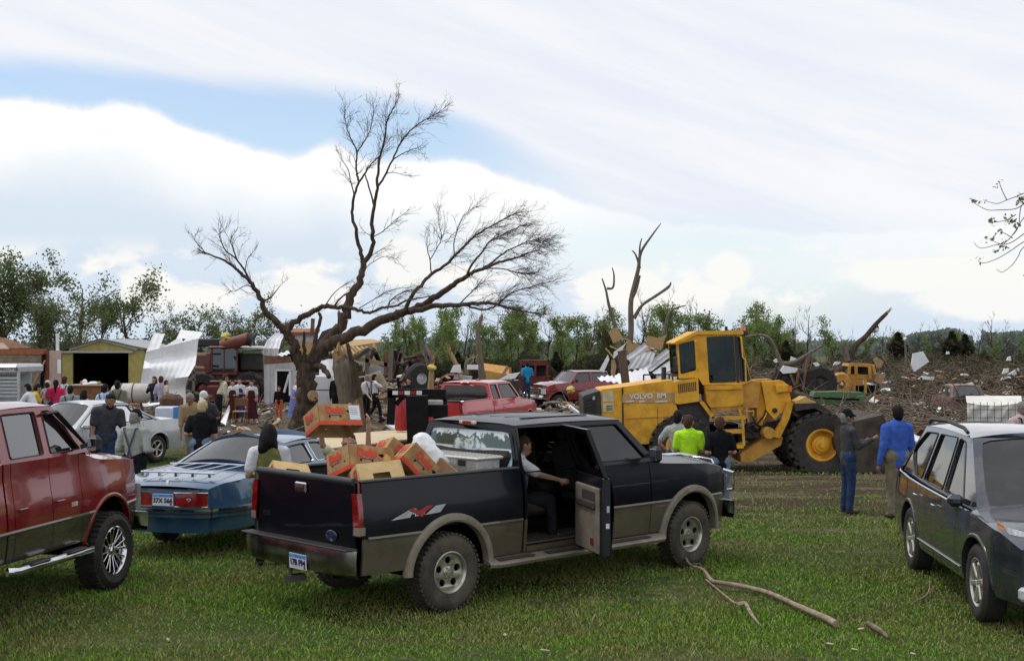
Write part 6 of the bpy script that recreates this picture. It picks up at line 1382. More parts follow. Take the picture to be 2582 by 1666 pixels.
def leaves_mesh(name, pts, size, m, R_=None):
    """many leaf-sized triangles round the given points"""
    P = np.array(pts); n = len(P); r = np.random.default_rng(len(P))
    a = r.normal(size=(n, 3)); a /= np.linalg.norm(a, axis=1)[:, None]; b = np.cross(a, r.normal(size=(n, 3))); b /= np.linalg.norm(b, axis=1)[:, None]
    s = size*(.6+.8*r.random((n, 1))); v = np.stack([P-a*s*.5, P+b*s*.35, P+a*s*.7, P-b*s*.35], 1).reshape(-1, 3)
    me = bpy.data.meshes.new(name); me.vertices.add(n*4); me.vertices.foreach_set('co', v.ravel()); me.loops.add(n*4); me.loops.foreach_set('vertex_index', np.arange(n*4)); me.polygons.add(n); me.polygons.foreach_set('loop_start', np.arange(n)*4); me.update(calc_edges=True); me.materials.append(m); return me
def treemesh(seed, H, crown, leafn, size, m, spread=.45, wind=Vector((0, 0, .25)), limbs=7, t0=.35, trunkr=.02, bare=.0, lm=None, depth=2, clump=.35, lean=0.):
    """returns (trunk mesh, crown mesh) of one tree of height H"""
    R = random.Random(seed); tw = Tw(); P = [Vector((0, 0, -.2))]; d = Vector((lean, 0, 1)); N = 9
    for i in range(N): d = (d+rv(R, .09)).normalized(); P.append(P[-1]+d*H*.82/N)
    Rr = [H*trunkr*(1-.85*i/N) for i in range(N+1)]; tw.seg(P, Rr, 8); pts = []; tips = []
    def br(p, d, L, r, dep):
        Q = [p]; dd = d.normalized(); S = 4
        for i in range(S): dd = (dd+rv(R, .2)+wind*.22).normalized(); Q.append(Q[-1]+dd*L/S)
        tw.seg(Q, [r*(1-.7*i/S)+.004 for i in range(S+1)], 5 if dep > 1 else 3)
        if dep > 0:
            for _ in range(R.randint(3, 4)): i = R.randint(1, S); br(Q[i], (Q[i]-Q[i-1]).normalized()+rv(R, .5)+wind*.2, L*R.uniform(.45, .7), r*.5, dep-1)
        if dep <= 1: tips.extend(Q[1:])
    for k in range(limbs):
        t = t0+(1-t0)*(k+.5*R.random())/limbs; i = min(N-1, int(t*N)); a = R.random()*2*pi; p = P[i].lerp(P[i+1], R.random())
        br(p, Vector((cos(a), sin(a), R.uniform(.3, 1.1))), H*crown*R.uniform(.6, 1.1)*(1.15-.5*t), Rr[i]*.55, depth)
    tm = bpy.data.meshes.new('trunk'); tm.from_pydata([tuple(p) for p in tw.v], [], tw.f); tm.materials.append(BARK); tm.shade_smooth()
    if leafn:
        keep = [q for q in tips if R.random() > bare]; sel = [keep[R.randrange(len(keep))] for _ in range(leafn)]
        pts = [tuple(q+rv(R, clump)) for q in sel]; return tm, leaves_mesh('crown', pts, size, m)
    return tm, None
def plant(meshes, px, Y, H0, H, label, group, rz=0., cat='tree', name='tree', sx=1.):
    o = thing(name, label, cat, TR((px-512)*Y/F, Y, gz(0, Y)-.05, rz=rz) @ Matrix.Diagonal((H/H0*sx, H/H0*sx, H/H0, 1)), group)
    mkobj('trunk', meshes[0], o)
    if meshes[1]: mkobj('crown', meshes[1], o)
    return o
def hz(py, Y, x=None): return CAMZ-(py-HY)*Y/F-gz(0 if x is None else x, Y)
# left: tall leafy willows
WL = [treemesh(s, 12, .42, 9500, .21, LF1, limbs=10, t0=.22, clump=.42, trunkr=.022, bare=.15) for s in (3, 8)]
WT = [treemesh(s, 10, .40, 2600, .18, LF1, limbs=8, t0=.3, clump=.26, trunkr=.02, bare=.35) for s in (21, 22, 23)]
for i, (px, Y, py, sx) in enumerate(((-14, 74, 262, 1.), (24, 76, 256, 1.1), (62, 80, 300, .8))):
    plant(WL[i % 2], px, Y, 11.6, hz(py, Y), ['dense leafy tree cut by the left edge of the frame', 'tallest dense green tree at the far left', 'smaller dense tree right of the tallest one at the left'][i], None, rz=i*2.1, sx=sx)
for i, (px, Y, py, sx, lb) in enumerate(((76, 88, 262, 1.1, 'airy tree with an open crown right of the densest tree'), (100, 88, 285, .9, 'thin tree behind the airy one at the left'), (140, 90, 274, 1.3, 'leaning open tree with long bare limbs above the yellow shed roof'), (168, 88, 308, .9, 'short bushy tree between the shed roof and the metal sheet'), (203, 86, 300, 1.25, 'broken leafy tree behind the white metal sheet'), (222, 90, 312, 1., 'small leafy tree behind the red harvester'), (252, 88, 300, 1., 'slender tree behind the left limb of the bare tree'), (282, 92, 306, 1.1, 'scrubby tree just left of the bare tree trunk'))):
    plant(WT[i % 3], px, Y, 9.8, hz(py, Y), lb, None, rz=i*1.7, sx=sx)
# middle: row of spindly young trees in first leaf
SP = [treemesh(s, 9, .19, 2600, .17, LF2, limbs=11, t0=.12, wind=Vector((0, 0, .8)), clump=.26, trunkr=.013, depth=2, bare=.15) for s in (31, 32, 33, 34)]
SB = [treemesh(s, 9, .16, 0, .1, LF2, limbs=12, t0=.25, wind=Vector((0, 0, .8)), trunkr=.012) for s in (41, 42)]
gr2 = 'spindly young trees in the windbreak behind the farmyard'; R = random.Random(5)
lab = ['spindly half-leaved young tree in the windbreak', 'bare young tree in the windbreak']
px = 388.; row = []
while px < 800:
    Y = R.uniform(98, 112); top = 305+R.uniform(-8, 16)+(12 if px < 430 else 0)-(8 if 500 < px < 560 or 630 < px < 700 else 0)
    row.append([px, Y, top, R.random() < .3, R.uniform(.8, 1.25)]); px += R.uniform(4.5, 8.5)
MK = [(482, 'the tall broken pole'), (634, 'the tall stripped spire'), (705, 'the loader cab'), (792, 'the dark narrow tree')]
OR = 'first second third fourth fifth sixth seventh eighth ninth tenth eleventh twelfth thirteenth fourteenth fifteenth sixteenth seventeenth eighteenth nineteenth twentieth'.split(); cnt = {}
def order(px):
    mk = min(MK, key=lambda m: abs(m[0]-px)); return mk
for r_ in sorted(row, key=lambda r: abs(order(r[0])[0]-r[0])):
    mk = order(r_[0]); sd = 'left' if r_[0] < mk[0] else 'right'; cnt[mk, sd] = cnt.get((mk, sd), 0)+1
    r_.append('%s, %s to the %s of %s' % ('bare windbreak sapling' if r_[3] else 'spindly half-leaved windbreak tree', OR[cnt[mk, sd]-1], sd, mk[1]))
for i, (px, Y, top, bare_, sx_, lb) in enumerate(row):
    plant((SB if bare_ else SP)[R.randrange(2 if bare_ else 4)], px, Y, 8.6, hz(top-(10 if bare_ else 0), Y), lb, gr2, rz=R.random()*6, sx=sx_)
# right: separate thin trees against the sky
for i, (px, Y, py, kind, lb) in enumerate(((806, 120, 300, 0, 'upswept bare tree with a vase-shaped crown right of the loader'), (833, 118, 312, 1, 'oval leafy tree beside the vase-shaped bare one'), (756, 110, 318, 1, 'leafy tree behind the loader cab roof'), (782, 112, 316, 1, 'dark narrow tree just right of the loader cab'), (846, 125, 325, 0, 'thin bare sapling right of the oval tree'), (880, 150, 322, 0, 'thin bare tree above the yellow wreck'), (914, 170, 318, 0, 'bare round-headed tree on the right skyline'), (934, 175, 322, 0, 'small round-headed bare tree on the right skyline'), (944, 170, 314, 0, 'tallest thin bare tree on the right skyline'), (962, 180, 326, 0, 'faint thin tree right of the tallest one on the skyline'), (977, 170, 318, 0, 'bare fan-shaped tree on the right skyline'), (992, 160, 308, 0, 'crooked bare pole of a tree near the right edge'), (1008, 165, 315, 0, 'forked bare tree next to the crooked pole'), (895, 165, 324, 0, 'slim bare tree left of the white sheet'))):
    plant((SB if kind == 0 else SP)[i % 2], px, Y, 8.6, hz(py, Y), lb, None, rz=i*1.3, sx=1.15 if kind else 1.3)
R = random.Random(77); NR = 18
for k in range(NR):
    px = 1020-k*10.2+R.uniform(-2.5, 2.5); Y = R.uniform(112, 135)
    plant(SB[k % 2] if k % 3 else SP[k % 4], px, Y, 8.6, hz(R.uniform(322, 337), Y), '%s behind the right-hand brush, %s counted from the right edge' % ('thin bare sapling' if k % 3 else 'thin half-leaved sapling', OR[k]), 'saplings behind the right-hand brush', rz=k*1.1, sx=.9)
# dark cedars and bushes
CD = MB
def cedar(seed, H=4.):
    R = random.Random(seed); pts = []
    for _ in range(1500):
        t = R.random()**.75; r = (1-t)**.8*H*.30*R.random()**.4*(1+.25*sin(t*19)); a = R.random()*2*pi; pts.append((r*cos(a), r*sin(a), .1+t*H))
    tm = Tw(); tm.seg([Vector((0, 0, -.1)), Vector((0, 0, H*.9))], [.09, .02], 6); me = bpy.data.meshes.new('trunk'); me.from_pydata([tuple(p) for p in tm.v], [], tm.f); me.materials.append(BARK)
    return me, leaves_mesh('crown', pts, .22, LF3)
CE = [cedar(s) for s in (1, 2)]
for i, (px, Y, py, lb) in enumerate(((898, 105, 333, 'dark cedar bush right of the leaning broken trunk'), (952, 110, 332, 'dark cedar bush, left of the pair on the right'), (965, 112, 335, 'dark cedar bush, right of the pair on the right'), (786, 96, 341, 'dark cedar beside the loader cab'), (556, 92, 352, 'dark round bush behind the splintered pole'), (458, 92, 352, 'dark round bush left of the splintered pole'))):
    plant(CE[i % 2], px, Y, 4., hz(py, Y), lb, None, cat='bush', name='cedar_bush', rz=i, sx=1.5)
# continuous undergrowth, brush piles and the far wood
def scatter(name, label, n, fx, fy, fz, size, m, seed=1):
    R = random.Random(seed); pts = []
    while len(pts) < n:
        x, y = fx(R), fy(R); h = fz(x, y, R)
        if h > 0: pts.append((x*y/F, y, gz(0, y)+h*R.random()**.8))
    mkobj(name, leaves_mesh(name, pts, size, m), kind='stuff', label=label, category='brush')
nz_ = lambda x, k, s: mnoise.noise((x*k, s, 0.))
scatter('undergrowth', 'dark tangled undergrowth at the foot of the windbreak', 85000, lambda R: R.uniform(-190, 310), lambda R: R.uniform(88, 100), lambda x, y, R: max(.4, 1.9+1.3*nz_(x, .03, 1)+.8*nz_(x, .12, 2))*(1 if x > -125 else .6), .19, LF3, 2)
scatter('brush', 'brown and green brush under the left trees', 34000, lambda R: R.uniform(-560, -150), lambda R: R.uniform(84.5, 90), lambda x, y, R: max(.2, 1.3+.9*nz_(x, .03, 5)), .16, LF4, 3)
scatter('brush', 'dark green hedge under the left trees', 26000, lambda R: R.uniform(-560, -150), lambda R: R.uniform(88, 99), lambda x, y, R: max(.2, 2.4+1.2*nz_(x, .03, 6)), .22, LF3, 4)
scatter('brush', 'brown torn brush across the right-hand debris field', 80000, lambda R: R.uniform(240, 560), lambda R: R.uniform(62, 104), lambda x, y, R: max(.15, (y-58)/46*2.3+1.3*nz_(x, .04, y*.2)+.5*nz_(x, .15, y*.3)), .15, LF4, 5)
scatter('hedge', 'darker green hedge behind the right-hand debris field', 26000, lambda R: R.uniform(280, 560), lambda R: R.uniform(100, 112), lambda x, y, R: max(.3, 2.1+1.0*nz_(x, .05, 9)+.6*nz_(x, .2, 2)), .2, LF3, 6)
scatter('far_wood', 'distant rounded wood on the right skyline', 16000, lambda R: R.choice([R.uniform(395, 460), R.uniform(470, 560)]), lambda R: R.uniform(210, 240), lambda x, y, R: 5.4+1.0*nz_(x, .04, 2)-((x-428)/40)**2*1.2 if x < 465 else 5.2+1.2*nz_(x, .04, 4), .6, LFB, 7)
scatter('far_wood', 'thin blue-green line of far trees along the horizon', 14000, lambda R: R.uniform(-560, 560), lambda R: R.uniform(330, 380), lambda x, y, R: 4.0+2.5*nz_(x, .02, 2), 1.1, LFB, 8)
# ------------------------------------------------------------------ farmyard wreckage
TINW = mat('white_metal_sheet', (.82, .83, .84), (.74, .75, .76), rough=.6, scale=1.2, dirt='#a8a49c', dirtamt=.2); TING = mat('galvanised_sheet', (.58, .58, .60), (.45, .45, .47), rough=.55, metal=.1, scale=1.5); TINW2 = mat('bright_white_sheet', (.82, .83, .85), (.74, .75, .78), rough=.55, scale=2)
OSB = mat('chipboard', (.50, .32, .15), (.36, .22, .10), rough=.9, scale=22); PLYW = mat('raw_plywood', (.62, .50, .33), (.52, .41, .26), rough=.85, scale=1.5, stretch=(.4, 6, 1)); LUMB = mat('raw_lumber', (.42, .29, .16), (.32, .21, .11), rough=.9); OLDW = mat('old_brown_timber', (.14, .075, .045), (.20, .11, .06), rough=.9, scale=3); RUST = mat('rusty_red_metal', (.16, .03, .022), (.09, .022, .018), rough=.7, scale=2, metal=.2); GREYW = mat('weathered_post', (.20, .17, .14), (.14, .12, .10), rough=.95, stretch=(4, 4, .6))
BRASS = mat('faded_orange_panel', (.55, .28, .06), (.42, .20, .05), rough=.7); GRN = mat('implement_green', (.05, .14, .045), (.07, .17, .06), rough=.5, dirt='#6a5c44', dirtamt=.4)
def Wp(px, py, Y): return W(px, Y, py)
def corr(name, rows, m, parent=None, pitch=.22, amp=.022, th=.0, nu=None, **kw):
    if m is TINW: amp = .009
    """ribbed sheet through rows of (left, right) points in space"""
    wd = max((Vector(a)-Vector(b)).length for a, b in rows); nu = nu or max(6, int(wd/pitch*4)); mb = MB(); N = len(rows)
    nrm = (Vector(rows[0][1])-Vector(rows[0][0])).cross(Vector(rows[-1][0])-Vector(rows[0][0])).normalized()
    def fn(k, j):
        i = min(N-2, int(k)); t = k-i
        L = Vector(rows[i][0]).lerp(Vector(rows[i+1][0]), t); R = Vector(rows[i][1]).lerp(Vector(rows[i+1][1]), t)
        p = L.lerp(R, j/nu); return p+nrm*(amp*(1 if j % 4 in (1, 2) else -1)+.05*mnoise.noise(p*.9))
    ks = [a/3 for a in range(3*(N-1)+1)]
    mb.grid(fn, ks, range(nu+1)); n0 = len(mb.v); mb.grid(lambda k, j: Vector(fn(k, j))+nrm*.012, ks, range(nu+1), flip=True)
    return mb.obj(name, m, parent, smooth=70 if m is TINW else 0, **kw)
def solid(name, pts, m, th=.03, parent=None, **kw):
    pts = [Vector(p) for p in pts]; n = (pts[1]-pts[0]).cross(pts[-1]-pts[0]).normalized()*th; mb = MB(); k = len(pts)
    mb.add(pts+[p-n for p in pts], [tuple(range(k)), tuple(range(k, 2*k))[::-1]]+[(i, i+k, (i+1) % k+k, (i+1) % k) for i in range(k)]); return mb.obj(name, m, parent, smooth=0, **kw)
def wood(name, a, b, w_, d, m, parent=None, **kw):
    mb = MB(); mb.bar(a, b, w_, d, bev=.005); return mb.obj(name, m, parent, **kw)
def log(name, pts, r, m, parent=None, n=9, **kw):
    P, Rr = smoothpath([Vector(p) for p in pts], list(r), 4); Rr = [q*(1+.12*mnoise.noise((i*.7, q*3, 1.))) for i, q in enumerate(Rr)]; mb = MB(); mb.tube(P, Rr, n); return mb.obj(name, m, parent, smooth=80, **kw)
def shards(name, p, d, n, L, r, m, parent, seed=1):
    R = random.Random(seed); mb = MB()
    for _ in range(n):
        a = p+rv(R, r*.5); b = a+(d+rv(R, .25))*L*R.uniform(.4, 1.2); mb.tube([a, a.lerp(b, .5), b], [r*.28, r*.2, .004], 4)
    return mb.obj(name, m, parent, smooth=0)
# twisted white sheet standing between the sheds
t = thing('metal_sheet', 'tall twisted white ribbed metal sheet standing on end in front of the dark red harvester', 'metal sheet'); Y = 50.
r_ = lambda a, b, c, d, y0, y1: (Wp(a, b, y0), Wp(c, d, y1))
corr('main_sheet', [r_(146, 351, 198.5, 338, 49.6, 50.2), r_(144.5, 360, 197, 352, 49.8, 50.2), r_(143, 368, 195.5, 364, 49.2, 49.7), r_(140.5, 382, 188.5, 376, 49.4, 49.2), r_(139.5, 392, 185.5, 386, 49.3, 49.6), r_(137.5, 406, 186, 406, 48.6, 49.4)], TINW, t)
corr('torn_flap', [r_(154, 332.6, 165, 333.2, 50.4, 50.5), r_(150, 342, 161, 344, 50, 50.1), r_(146, 351.5, 158, 351, 49.7, 49.8)], TINW, t); corr('torn_flap', [r_(180.5, 329.6, 203, 331.6, 51.0, 51.2), r_(176, 339, 198.5, 339, 50.2, 50.3), r_(160, 349, 198.5, 339.2, 49.8, 50.25)], TINW, t)
solid('dent', [Wp(182, 338, 49.6), Wp(186, 338.4, 49.6), Wp(183, 341, 49.6)], BLACKP, .01, t)
# yellow shed with an open door
sh = thing('yellow_shed', 'yellow gabled shed with pale metal roof and wide dark open doorway', 'shed'); Y = 75.; g_ = gz(0, Y)
X = lambda px: (px-512)*Y/F
YW = mat('yellow_siding', (.44, .38, .13), (.37, .31, .10), rough=.85, scale=3, dirt='#7a7040', dirtamt=.3)
ez, pz = hz(349.5, Y)+g_, hz(340, Y)+g_; x0, x1, xd0, xd1 = X(61), X(146), X(72.6), X(128.5); xp = X(101)
dz = hz(352.5, Y)+g_
mb = MB(); mb.plate([(x0, g_), (xd0, g_), (xd0, dz), (xd1, dz), (xd1, g_), (x1, g_), (x1, ez), (X(138), ez), (xp, pz), (X(70), ez+.02), (x0, ez-.15)], [], lambda a, b, k: (a, Y+k, b), .12); mb.obj('front_wall', YW, sh, smooth=0)
for k in range(9):
    mb = MB(); mb.box(((x1+xd1)/2, Y-.012, g_+.3+.28*k), (x1-xd1, .02, .015)); mb.box(((x0+xd0)/2, Y-.012, g_+.3+.28*k), (xd0-x0, .02, .015)); mb.obj('siding_board_line', mat('siding_shadow_line', (.30, .25, .08)), sh, smooth=0) if k < 0 else None
mb = MB(); mb.box((x0, Y+4, (g_+ez)/2), (.12, 8, ez-g_)); mb.box((x1, Y+4, (g_+ez)/2), (.12, 8, ez-g_)); mb.box(((x0+x1)/2, Y+8, (g_+ez)/2), (x1-x0, .12, ez-g_)); mb.obj('side_wall', YW, sh, smooth=0)
for q in ((xd0-.5, xd0-.35, Y+.14, Y+7.8), (xd1+.35, xd1+.5, Y+.14, Y+7.8), (xd0-.5, xd1+.5, Y+7.7, Y+7.8)):  # dark panels added inside the walls to make the lit doorway black
    mb = MB(); mb.box(((q[0]+q[1])/2, (q[2]+q[3])/2, (g_+dz)/2), (q[1]-q[0], q[3]-q[2], dz-g_-.02)); mb.obj('shade_lining', DARK, sh)
mb = MB(); mb.box(((xd0+xd1)/2, Y+4, dz+.02), (xd1-xd0+1, 7.6, .03)); mb.obj('shade_ceiling', DARK, sh)  # added dark sheet overhead, standing in for shade under the roof
SR = mat('grey_roof_metal', (.40, .42, .43), (.33, .35, .36), rough=.5, metal=.3)
corr('roof', [((xp, Y-.3, pz+.08), (xp, Y+8.3, pz+.08)), ((x1+.25, Y-.3, ez+.03), (x1+.25, Y+8.3, ez+.03))], SR, sh, pitch=.4); corr('roof', [((x0-.1, Y-.3, ez-.02), (x0-.1, Y+8.3, ez-.02)), ((xp, Y-.3, pz+.08), (xp, Y+8.3, pz+.08))], SR, sh, pitch=.4)
wood('fascia', (xd0-.5, Y-.1, dz+.06), (xd1+.3, Y-.1, dz+.06), .1, .12, mat('pale_trim', (.45, .45, .40), rough=.7), sh); wood('fascia', (x0-.2, Y-.15, ez-.12), (X(80), Y-.15, ez-.10), .1, .12, mat('pale_trim', (.45, .45, .4)), sh)
for a, b in (((X(70), ez), (xp, pz)), ((xp, pz), (X(138), ez))): wood('bargeboard', (a[0], Y-.1, a[1]+.05), (b[0], Y-.1, b[1]+.05), .06, .16, mat('pale_trim', (.45, .45, .4)), sh)
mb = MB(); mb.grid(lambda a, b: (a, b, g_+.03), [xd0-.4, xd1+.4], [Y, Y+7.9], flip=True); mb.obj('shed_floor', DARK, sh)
# tan roofless house
ho = thing('ruined_house', 'roofless tan brick house wall with orange top beam and pink wallboard corner', 'house'); Y = 60.; g_ = gz(0, Y)
def wall(name, p0, p1, py0, m, Yd=0., th=.2, pr=ho): z1 = hz(py0, Y)+g_; mb = MB(); mb.box(((X(p0)+X(p1))/2, Y+Yd, (g_+z1)/2), (X(p1)-X(p0), th, z1-g_)); return mb.obj(name, m, pr, smooth=0)
X = lambda px: (px-512)*Y/F
BR = wall('brick_wall', -30, 44, 354, mat('mortar', (.22, .19, .15), rough=.95))
bz0 = g_; zt = hz(354, Y)+g_; cols = [mat('tan_brick', (.26, .20, .14), (.20, .15, .10), rough=.95), mat('buff_brick', (.30, .235, .165), (.23, .18, .12), rough=.95)]
bm = []
mb = MB(); R = random.Random(4); z_ = bz0+.1; row = 0
while z_ < zt-.12:
    x_ = X(-30)+(row % 2)*.2
    while x_ < X(43)-.4: mb.k = R.randrange(2); mb.box((x_+.2, Y-.105, z_+.09), (.38, .02+R.random()*.008, .17)); x_ += .4
    z_ += .19; row += 1
mb.obj('brick', cols, ho, smooth=0, kind='stuff')
mb = MB(); mb.box(((X(-30)+X(46))/2, Y-.02, zt+.13), (X(46)-X(-30), .3, .26)); mb.obj('wall_plate', mat('orange_timber', (.34, .13, .05), (.26, .09, .04), rough=.85), ho)
wall('corner_post', 46.5, 50, 350, mat('rust_brown_post', (.22, .05, .02), (.16, .04, .02)), -.1); wall('wallboard', 50.3, 61, 350, mat('pink_wallboard', (.52, .38, .32), (.45, .33, .28), rough=.9), -.05)
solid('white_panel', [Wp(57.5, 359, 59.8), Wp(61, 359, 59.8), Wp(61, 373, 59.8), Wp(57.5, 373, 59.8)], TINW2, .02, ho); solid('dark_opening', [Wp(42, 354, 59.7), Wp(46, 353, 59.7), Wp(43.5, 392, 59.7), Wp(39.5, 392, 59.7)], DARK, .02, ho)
wood('vent_pipe', Wp(57.4, 333, 60), Wp(57.6, 352, 60), .12, .12, TINW2, ho); wood('fallen_rafter', Wp(32, 386, 59.4), Wp(45, 360, 59.4), .07, .07, LUMB, ho)
solid('collapsed_roof', [Wp(-10, 338, 62), Wp(6, 340, 62), Wp(32, 350, 61), Wp(-10, 351, 61)], OLDW, .15, ho); solid('collapsed_roof', [Wp(-6, 343, 60.6), Wp(4, 343, 60.6), Wp(10, 349.5, 60.4), Wp(-6, 349.5, 60.4)], mat('pink_wallboard', (.5, .38, .32)), .05, ho)
# livestock trailer at the left edge
lt = thing('livestock_trailer', 'silver slatted livestock trailer cut by the left edge of the frame', 'trailer'); Y = 38.; g_ = gz(0, Y); X = lambda px: (px-512)*Y/F
mb = MB(); mb.box((X(-40)+(X(19)-X(-40))/2, Y+1, hz(369, Y)+g_), (X(19)-X(-40), 2.1, .30), bev=.08); top_ = mb.obj('top_panel', mat('trailer_silver', (.50, .51, .52), (.42, .43, .44), rough=.4, metal=.4), lt)
for k in range(6):
    py = 377.5+k*3.6; mb = MB(); mb.box(((X(-40)+X(19))/2, Y, hz(py, Y)+g_), (X(19)-X(-40), .05, .055)); mb.obj('side_slat', MATS['trailer_silver'], lt)
mb = MB(); mb.box((X(18.6), Y, hz(384, Y)+g_), (.07, .08, 1.0)); mb.obj('corner_post', MATS['trailer_silver'], lt); mb = MB(); mb.box(((X(-40)+X(18))/2, Y+1.05, hz(386, Y)+g_), (X(18)-X(-40), .05, 1.), ); mb.obj('far_side', MATS['trailer_silver'], lt)
mb = MB(); mb.box(((X(-40)+X(18))/2, Y+1., hz(408, Y)+g_), (X(18)-X(-40), 2., .35)); mb.obj('trailer_floor', DARK, lt)
text('CHARLOTTE', .13, BLACKP, top_, FACE((X(6), Y-.065, hz(368.6, Y)+g_), (1, 0, 0), (0, 0, 1))); mb = MB(); mb.box((X(17), Y-.06, hz(369, Y)+g_), (.08, .02, .03)); mb.obj('marker_lamp', REDLENS, top_)
# combine harvester
cb_ = thing('combine_harvester', 'dark red combine harvester behind the twisted white sheet', 'combine harvester'); Y = 58.; g_ = gz(0, Y); X = lambda px: (px-512)*Y/F
Z = lambda py: CAMZ-(py-HY)*Y/F
HR = mat('harvester_red', (.13, .012, .014), (.09, .012, .013), rough=.4, coat=.3, dirt='#54352a', dirtamt=.35)
def bxp(name, a, b, y0, y1, d0, d1, m, pr=cb_, bev=.05): mb = MB(); mb.box(((X(a)+X(b))/2, Y+(d0+d1)/2, (Z(y0)+Z(y1))/2), (X(b)-X(a), d1-d0, Z(y0)-Z(y1)), bev=bev); return mb.obj(name, m, pr)
bxp('grain_tank', 196, 232, 338, 346, -.2, 2.6, BLACKP); bxp('side_panel', 196, 213, 352, 376, -.3, 2.6, HR); bxp('engine_body', 196, 262, 353, 372, .8, 2.8, HR); bxp('belt_cover', 239, 262, 352, 370, .2, .8, GREYM)
cf = bxp('cab_floor', 213, 240, 371, 375, -.4, 1.6, HR); bxp('cab_roof', 211, 243, 345.5, 348, -.6, 1.8, HR)
for a, b in ((213, 214.5), (225.5, 226.5), (238, 239.5)): bxp('cab_pillar', a, b, 348, 371, -.42, -.32, HR, cf, .01)
solid('cab_glass', [(X(214), Y-.36, Z(371)), (X(238.5), Y-.36, Z(371)), (X(238.5), Y-.36, Z(348)), (X(214), Y-.36, Z(348))], glassmat('green_glass', (.10, .17, .15), 1.3), .01, cf); bxp('cab_interior', 216, 237, 352, 371, .5, .9, INTER, cf)
mb = MB(); mb.tube([(X(223), Y-.3, Z(344.5)), (X(240), Y-.5, Z(341)), (X(252), Y-.6, Z(337.5))], [.22, .26, .27], 12); mb.obj('unloading_auger', mat('faded_red', (.22, .07, .05), (.16, .05, .04), rough=.6), cb_); mb = MB(); mb.tube([(X(251), Y-.6, Z(338)), (X(256), Y-.6, Z(340))], .30, 12); mb.obj('auger_boot', BLACKP, cb_)
bxp('pale_rail', 241, 263, 345.5, 349, -.2, .3, TINW2); bxp('green_tank', 242, 262, 350, 353.5, 0, .5, mat('pale_green', (.22, .32, .22), rough=.6))
for a, d in ((205, -.3), (250, -.2)):
    w_ = empty('wheel', cb_, TR(X(a), Y+d, Z(388)) @ Matrix.Rotation(pi/2, 4, 'X')); mb = MB(); mb.lathe([(.3, -.3), (.65, -.33), (.75, -.2), (.75, .2), (.65, .33), (.3, .3)], 28)
    for k in range(20): mb.box((.74, 0, (-1)**k*.14), (.08, .1, .26), Matrix.Rotation(k*pi/10, 4, 'Z'))
    mb.obj('tyre', RUB, w_); mb = MB(); mb.lathe([(.32, .28), (.28, .1), (.15, .16), (0, .16)], 20); mb.obj('rim', HR, w_)
bxp('header', 214, 262, 384, 400, -1.4, -.4, RUST); bxp('header_reel', 216, 260, 379, 382, -1.3, -1.0, HR)
for k, (a, b, c, d) in enumerate(((186, 379, 196, 379), (187, 366, 204, 367), (193, 354, 206, 354), (186, 390, 212, 396), (193, 400, 194.5, 362), (189, 372, 205, 372))):
    wood('broken_stud', Wp(a, b, 56.2), Wp(c, d, 56.2), .14, .09, LUMB if k in (1, 2) else GREYW, None, label=['short broken stud low beside the white sheet', 'pale timber stub in front of the red panel', 'upper pale timber stub by the harvester tank', 'long leaning board under the harvester', 'upright post between white sheet and harvester', 'mid-height rail nailed to the upright post'][k], category='timber')
# collapsed white shed around the bare tree
ws = thing('collapsed_shed', 'collapsed white metal shed with an empty door frame behind the bare tree', 'shed'); Y = 53.; X = lambda px: (px-512)*Y/F; Z = lambda py: CAMZ-(py-HY)*Y/F
corr('white_wall', [(Wp(263.5, 350, Y), Wp(276, 350, Y)), (Wp(264.5, 402, Y), Wp(275, 402, Y))], TING, ws); corr('white_wall', [(Wp(276, 362, Y+.05), Wp(296, 362, Y)), (Wp(276, 370, Y+.05), Wp(296, 370, Y))], TING, ws); corr('white_wall', [(Wp(290.5, 370, Y+.05), Wp(300, 370, Y)), (Wp(290.5, 402, Y+.05), Wp(300, 402, Y))], TING, ws)
for a, b, c, d in ((276, 370, 276, 395), (289.8, 370, 289.8, 395), (275.5, 369.8, 290.3, 369.8)): wood('door_frame', Wp(a, b, 52.7), Wp(c, d, 52.7), .07, .07, TINW2, ws)
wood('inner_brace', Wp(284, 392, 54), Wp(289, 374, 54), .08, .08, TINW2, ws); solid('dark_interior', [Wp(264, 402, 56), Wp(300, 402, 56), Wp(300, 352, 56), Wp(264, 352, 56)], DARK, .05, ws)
corr('curled_sheet', [(Wp(262.5, 354, 52.5), Wp(277, 358, 52.3)), (Wp(263, 348, 52.2), Wp(279, 348, 52.2)), (Wp(267, 340, 52.3), Wp(281, 340, 52.6)), (Wp(275, 332, 52.8), Wp(284, 334, 53.2))], TINW2, ws, amp=.03)
solid('torn_eave', [Wp(265, 355, 52.2), Wp(290, 356, 52.2), Wp(292, 362, 52.2), Wp(265, 364, 52.2)], OLDW, .2, ws); corr('bent_sheet', [(Wp(276, 354, 51.9), Wp(288.5, 350, 51.9)), (Wp(281, 356, 51.7), Wp(290, 353, 51.8))], TINW2, ws)
solid('red_fascia', [Wp(286, 331.5, 54), Wp(318, 331.5, 54), Wp(320, 328, 54.5), Wp(290, 328, 54.5)], mat('rusty_fascia', (.33, .12, .06), (.25, .09, .05)), .1, ws); solid('upper_wall', [Wp(290, 340, 54.3), Wp(314, 341, 54.3), Wp(318, 331.5, 54.3), Wp(290, 331.5, 54.3)], TING, .1, ws)
solid('dark_gable', [Wp(312, 350, 54), Wp(336, 350, 54), Wp(331, 327.5, 54), Wp(322, 331, 54)], mat('charcoal_board', (.035, .032, .032), (.06, .05, .045)), .1, ws); solid('orange_sheathing', [Wp(292, 350, 53.8), Wp(316, 356, 53.8), Wp(314, 341, 53.8), Wp(300, 341, 53.8)], OSB, .04, ws)
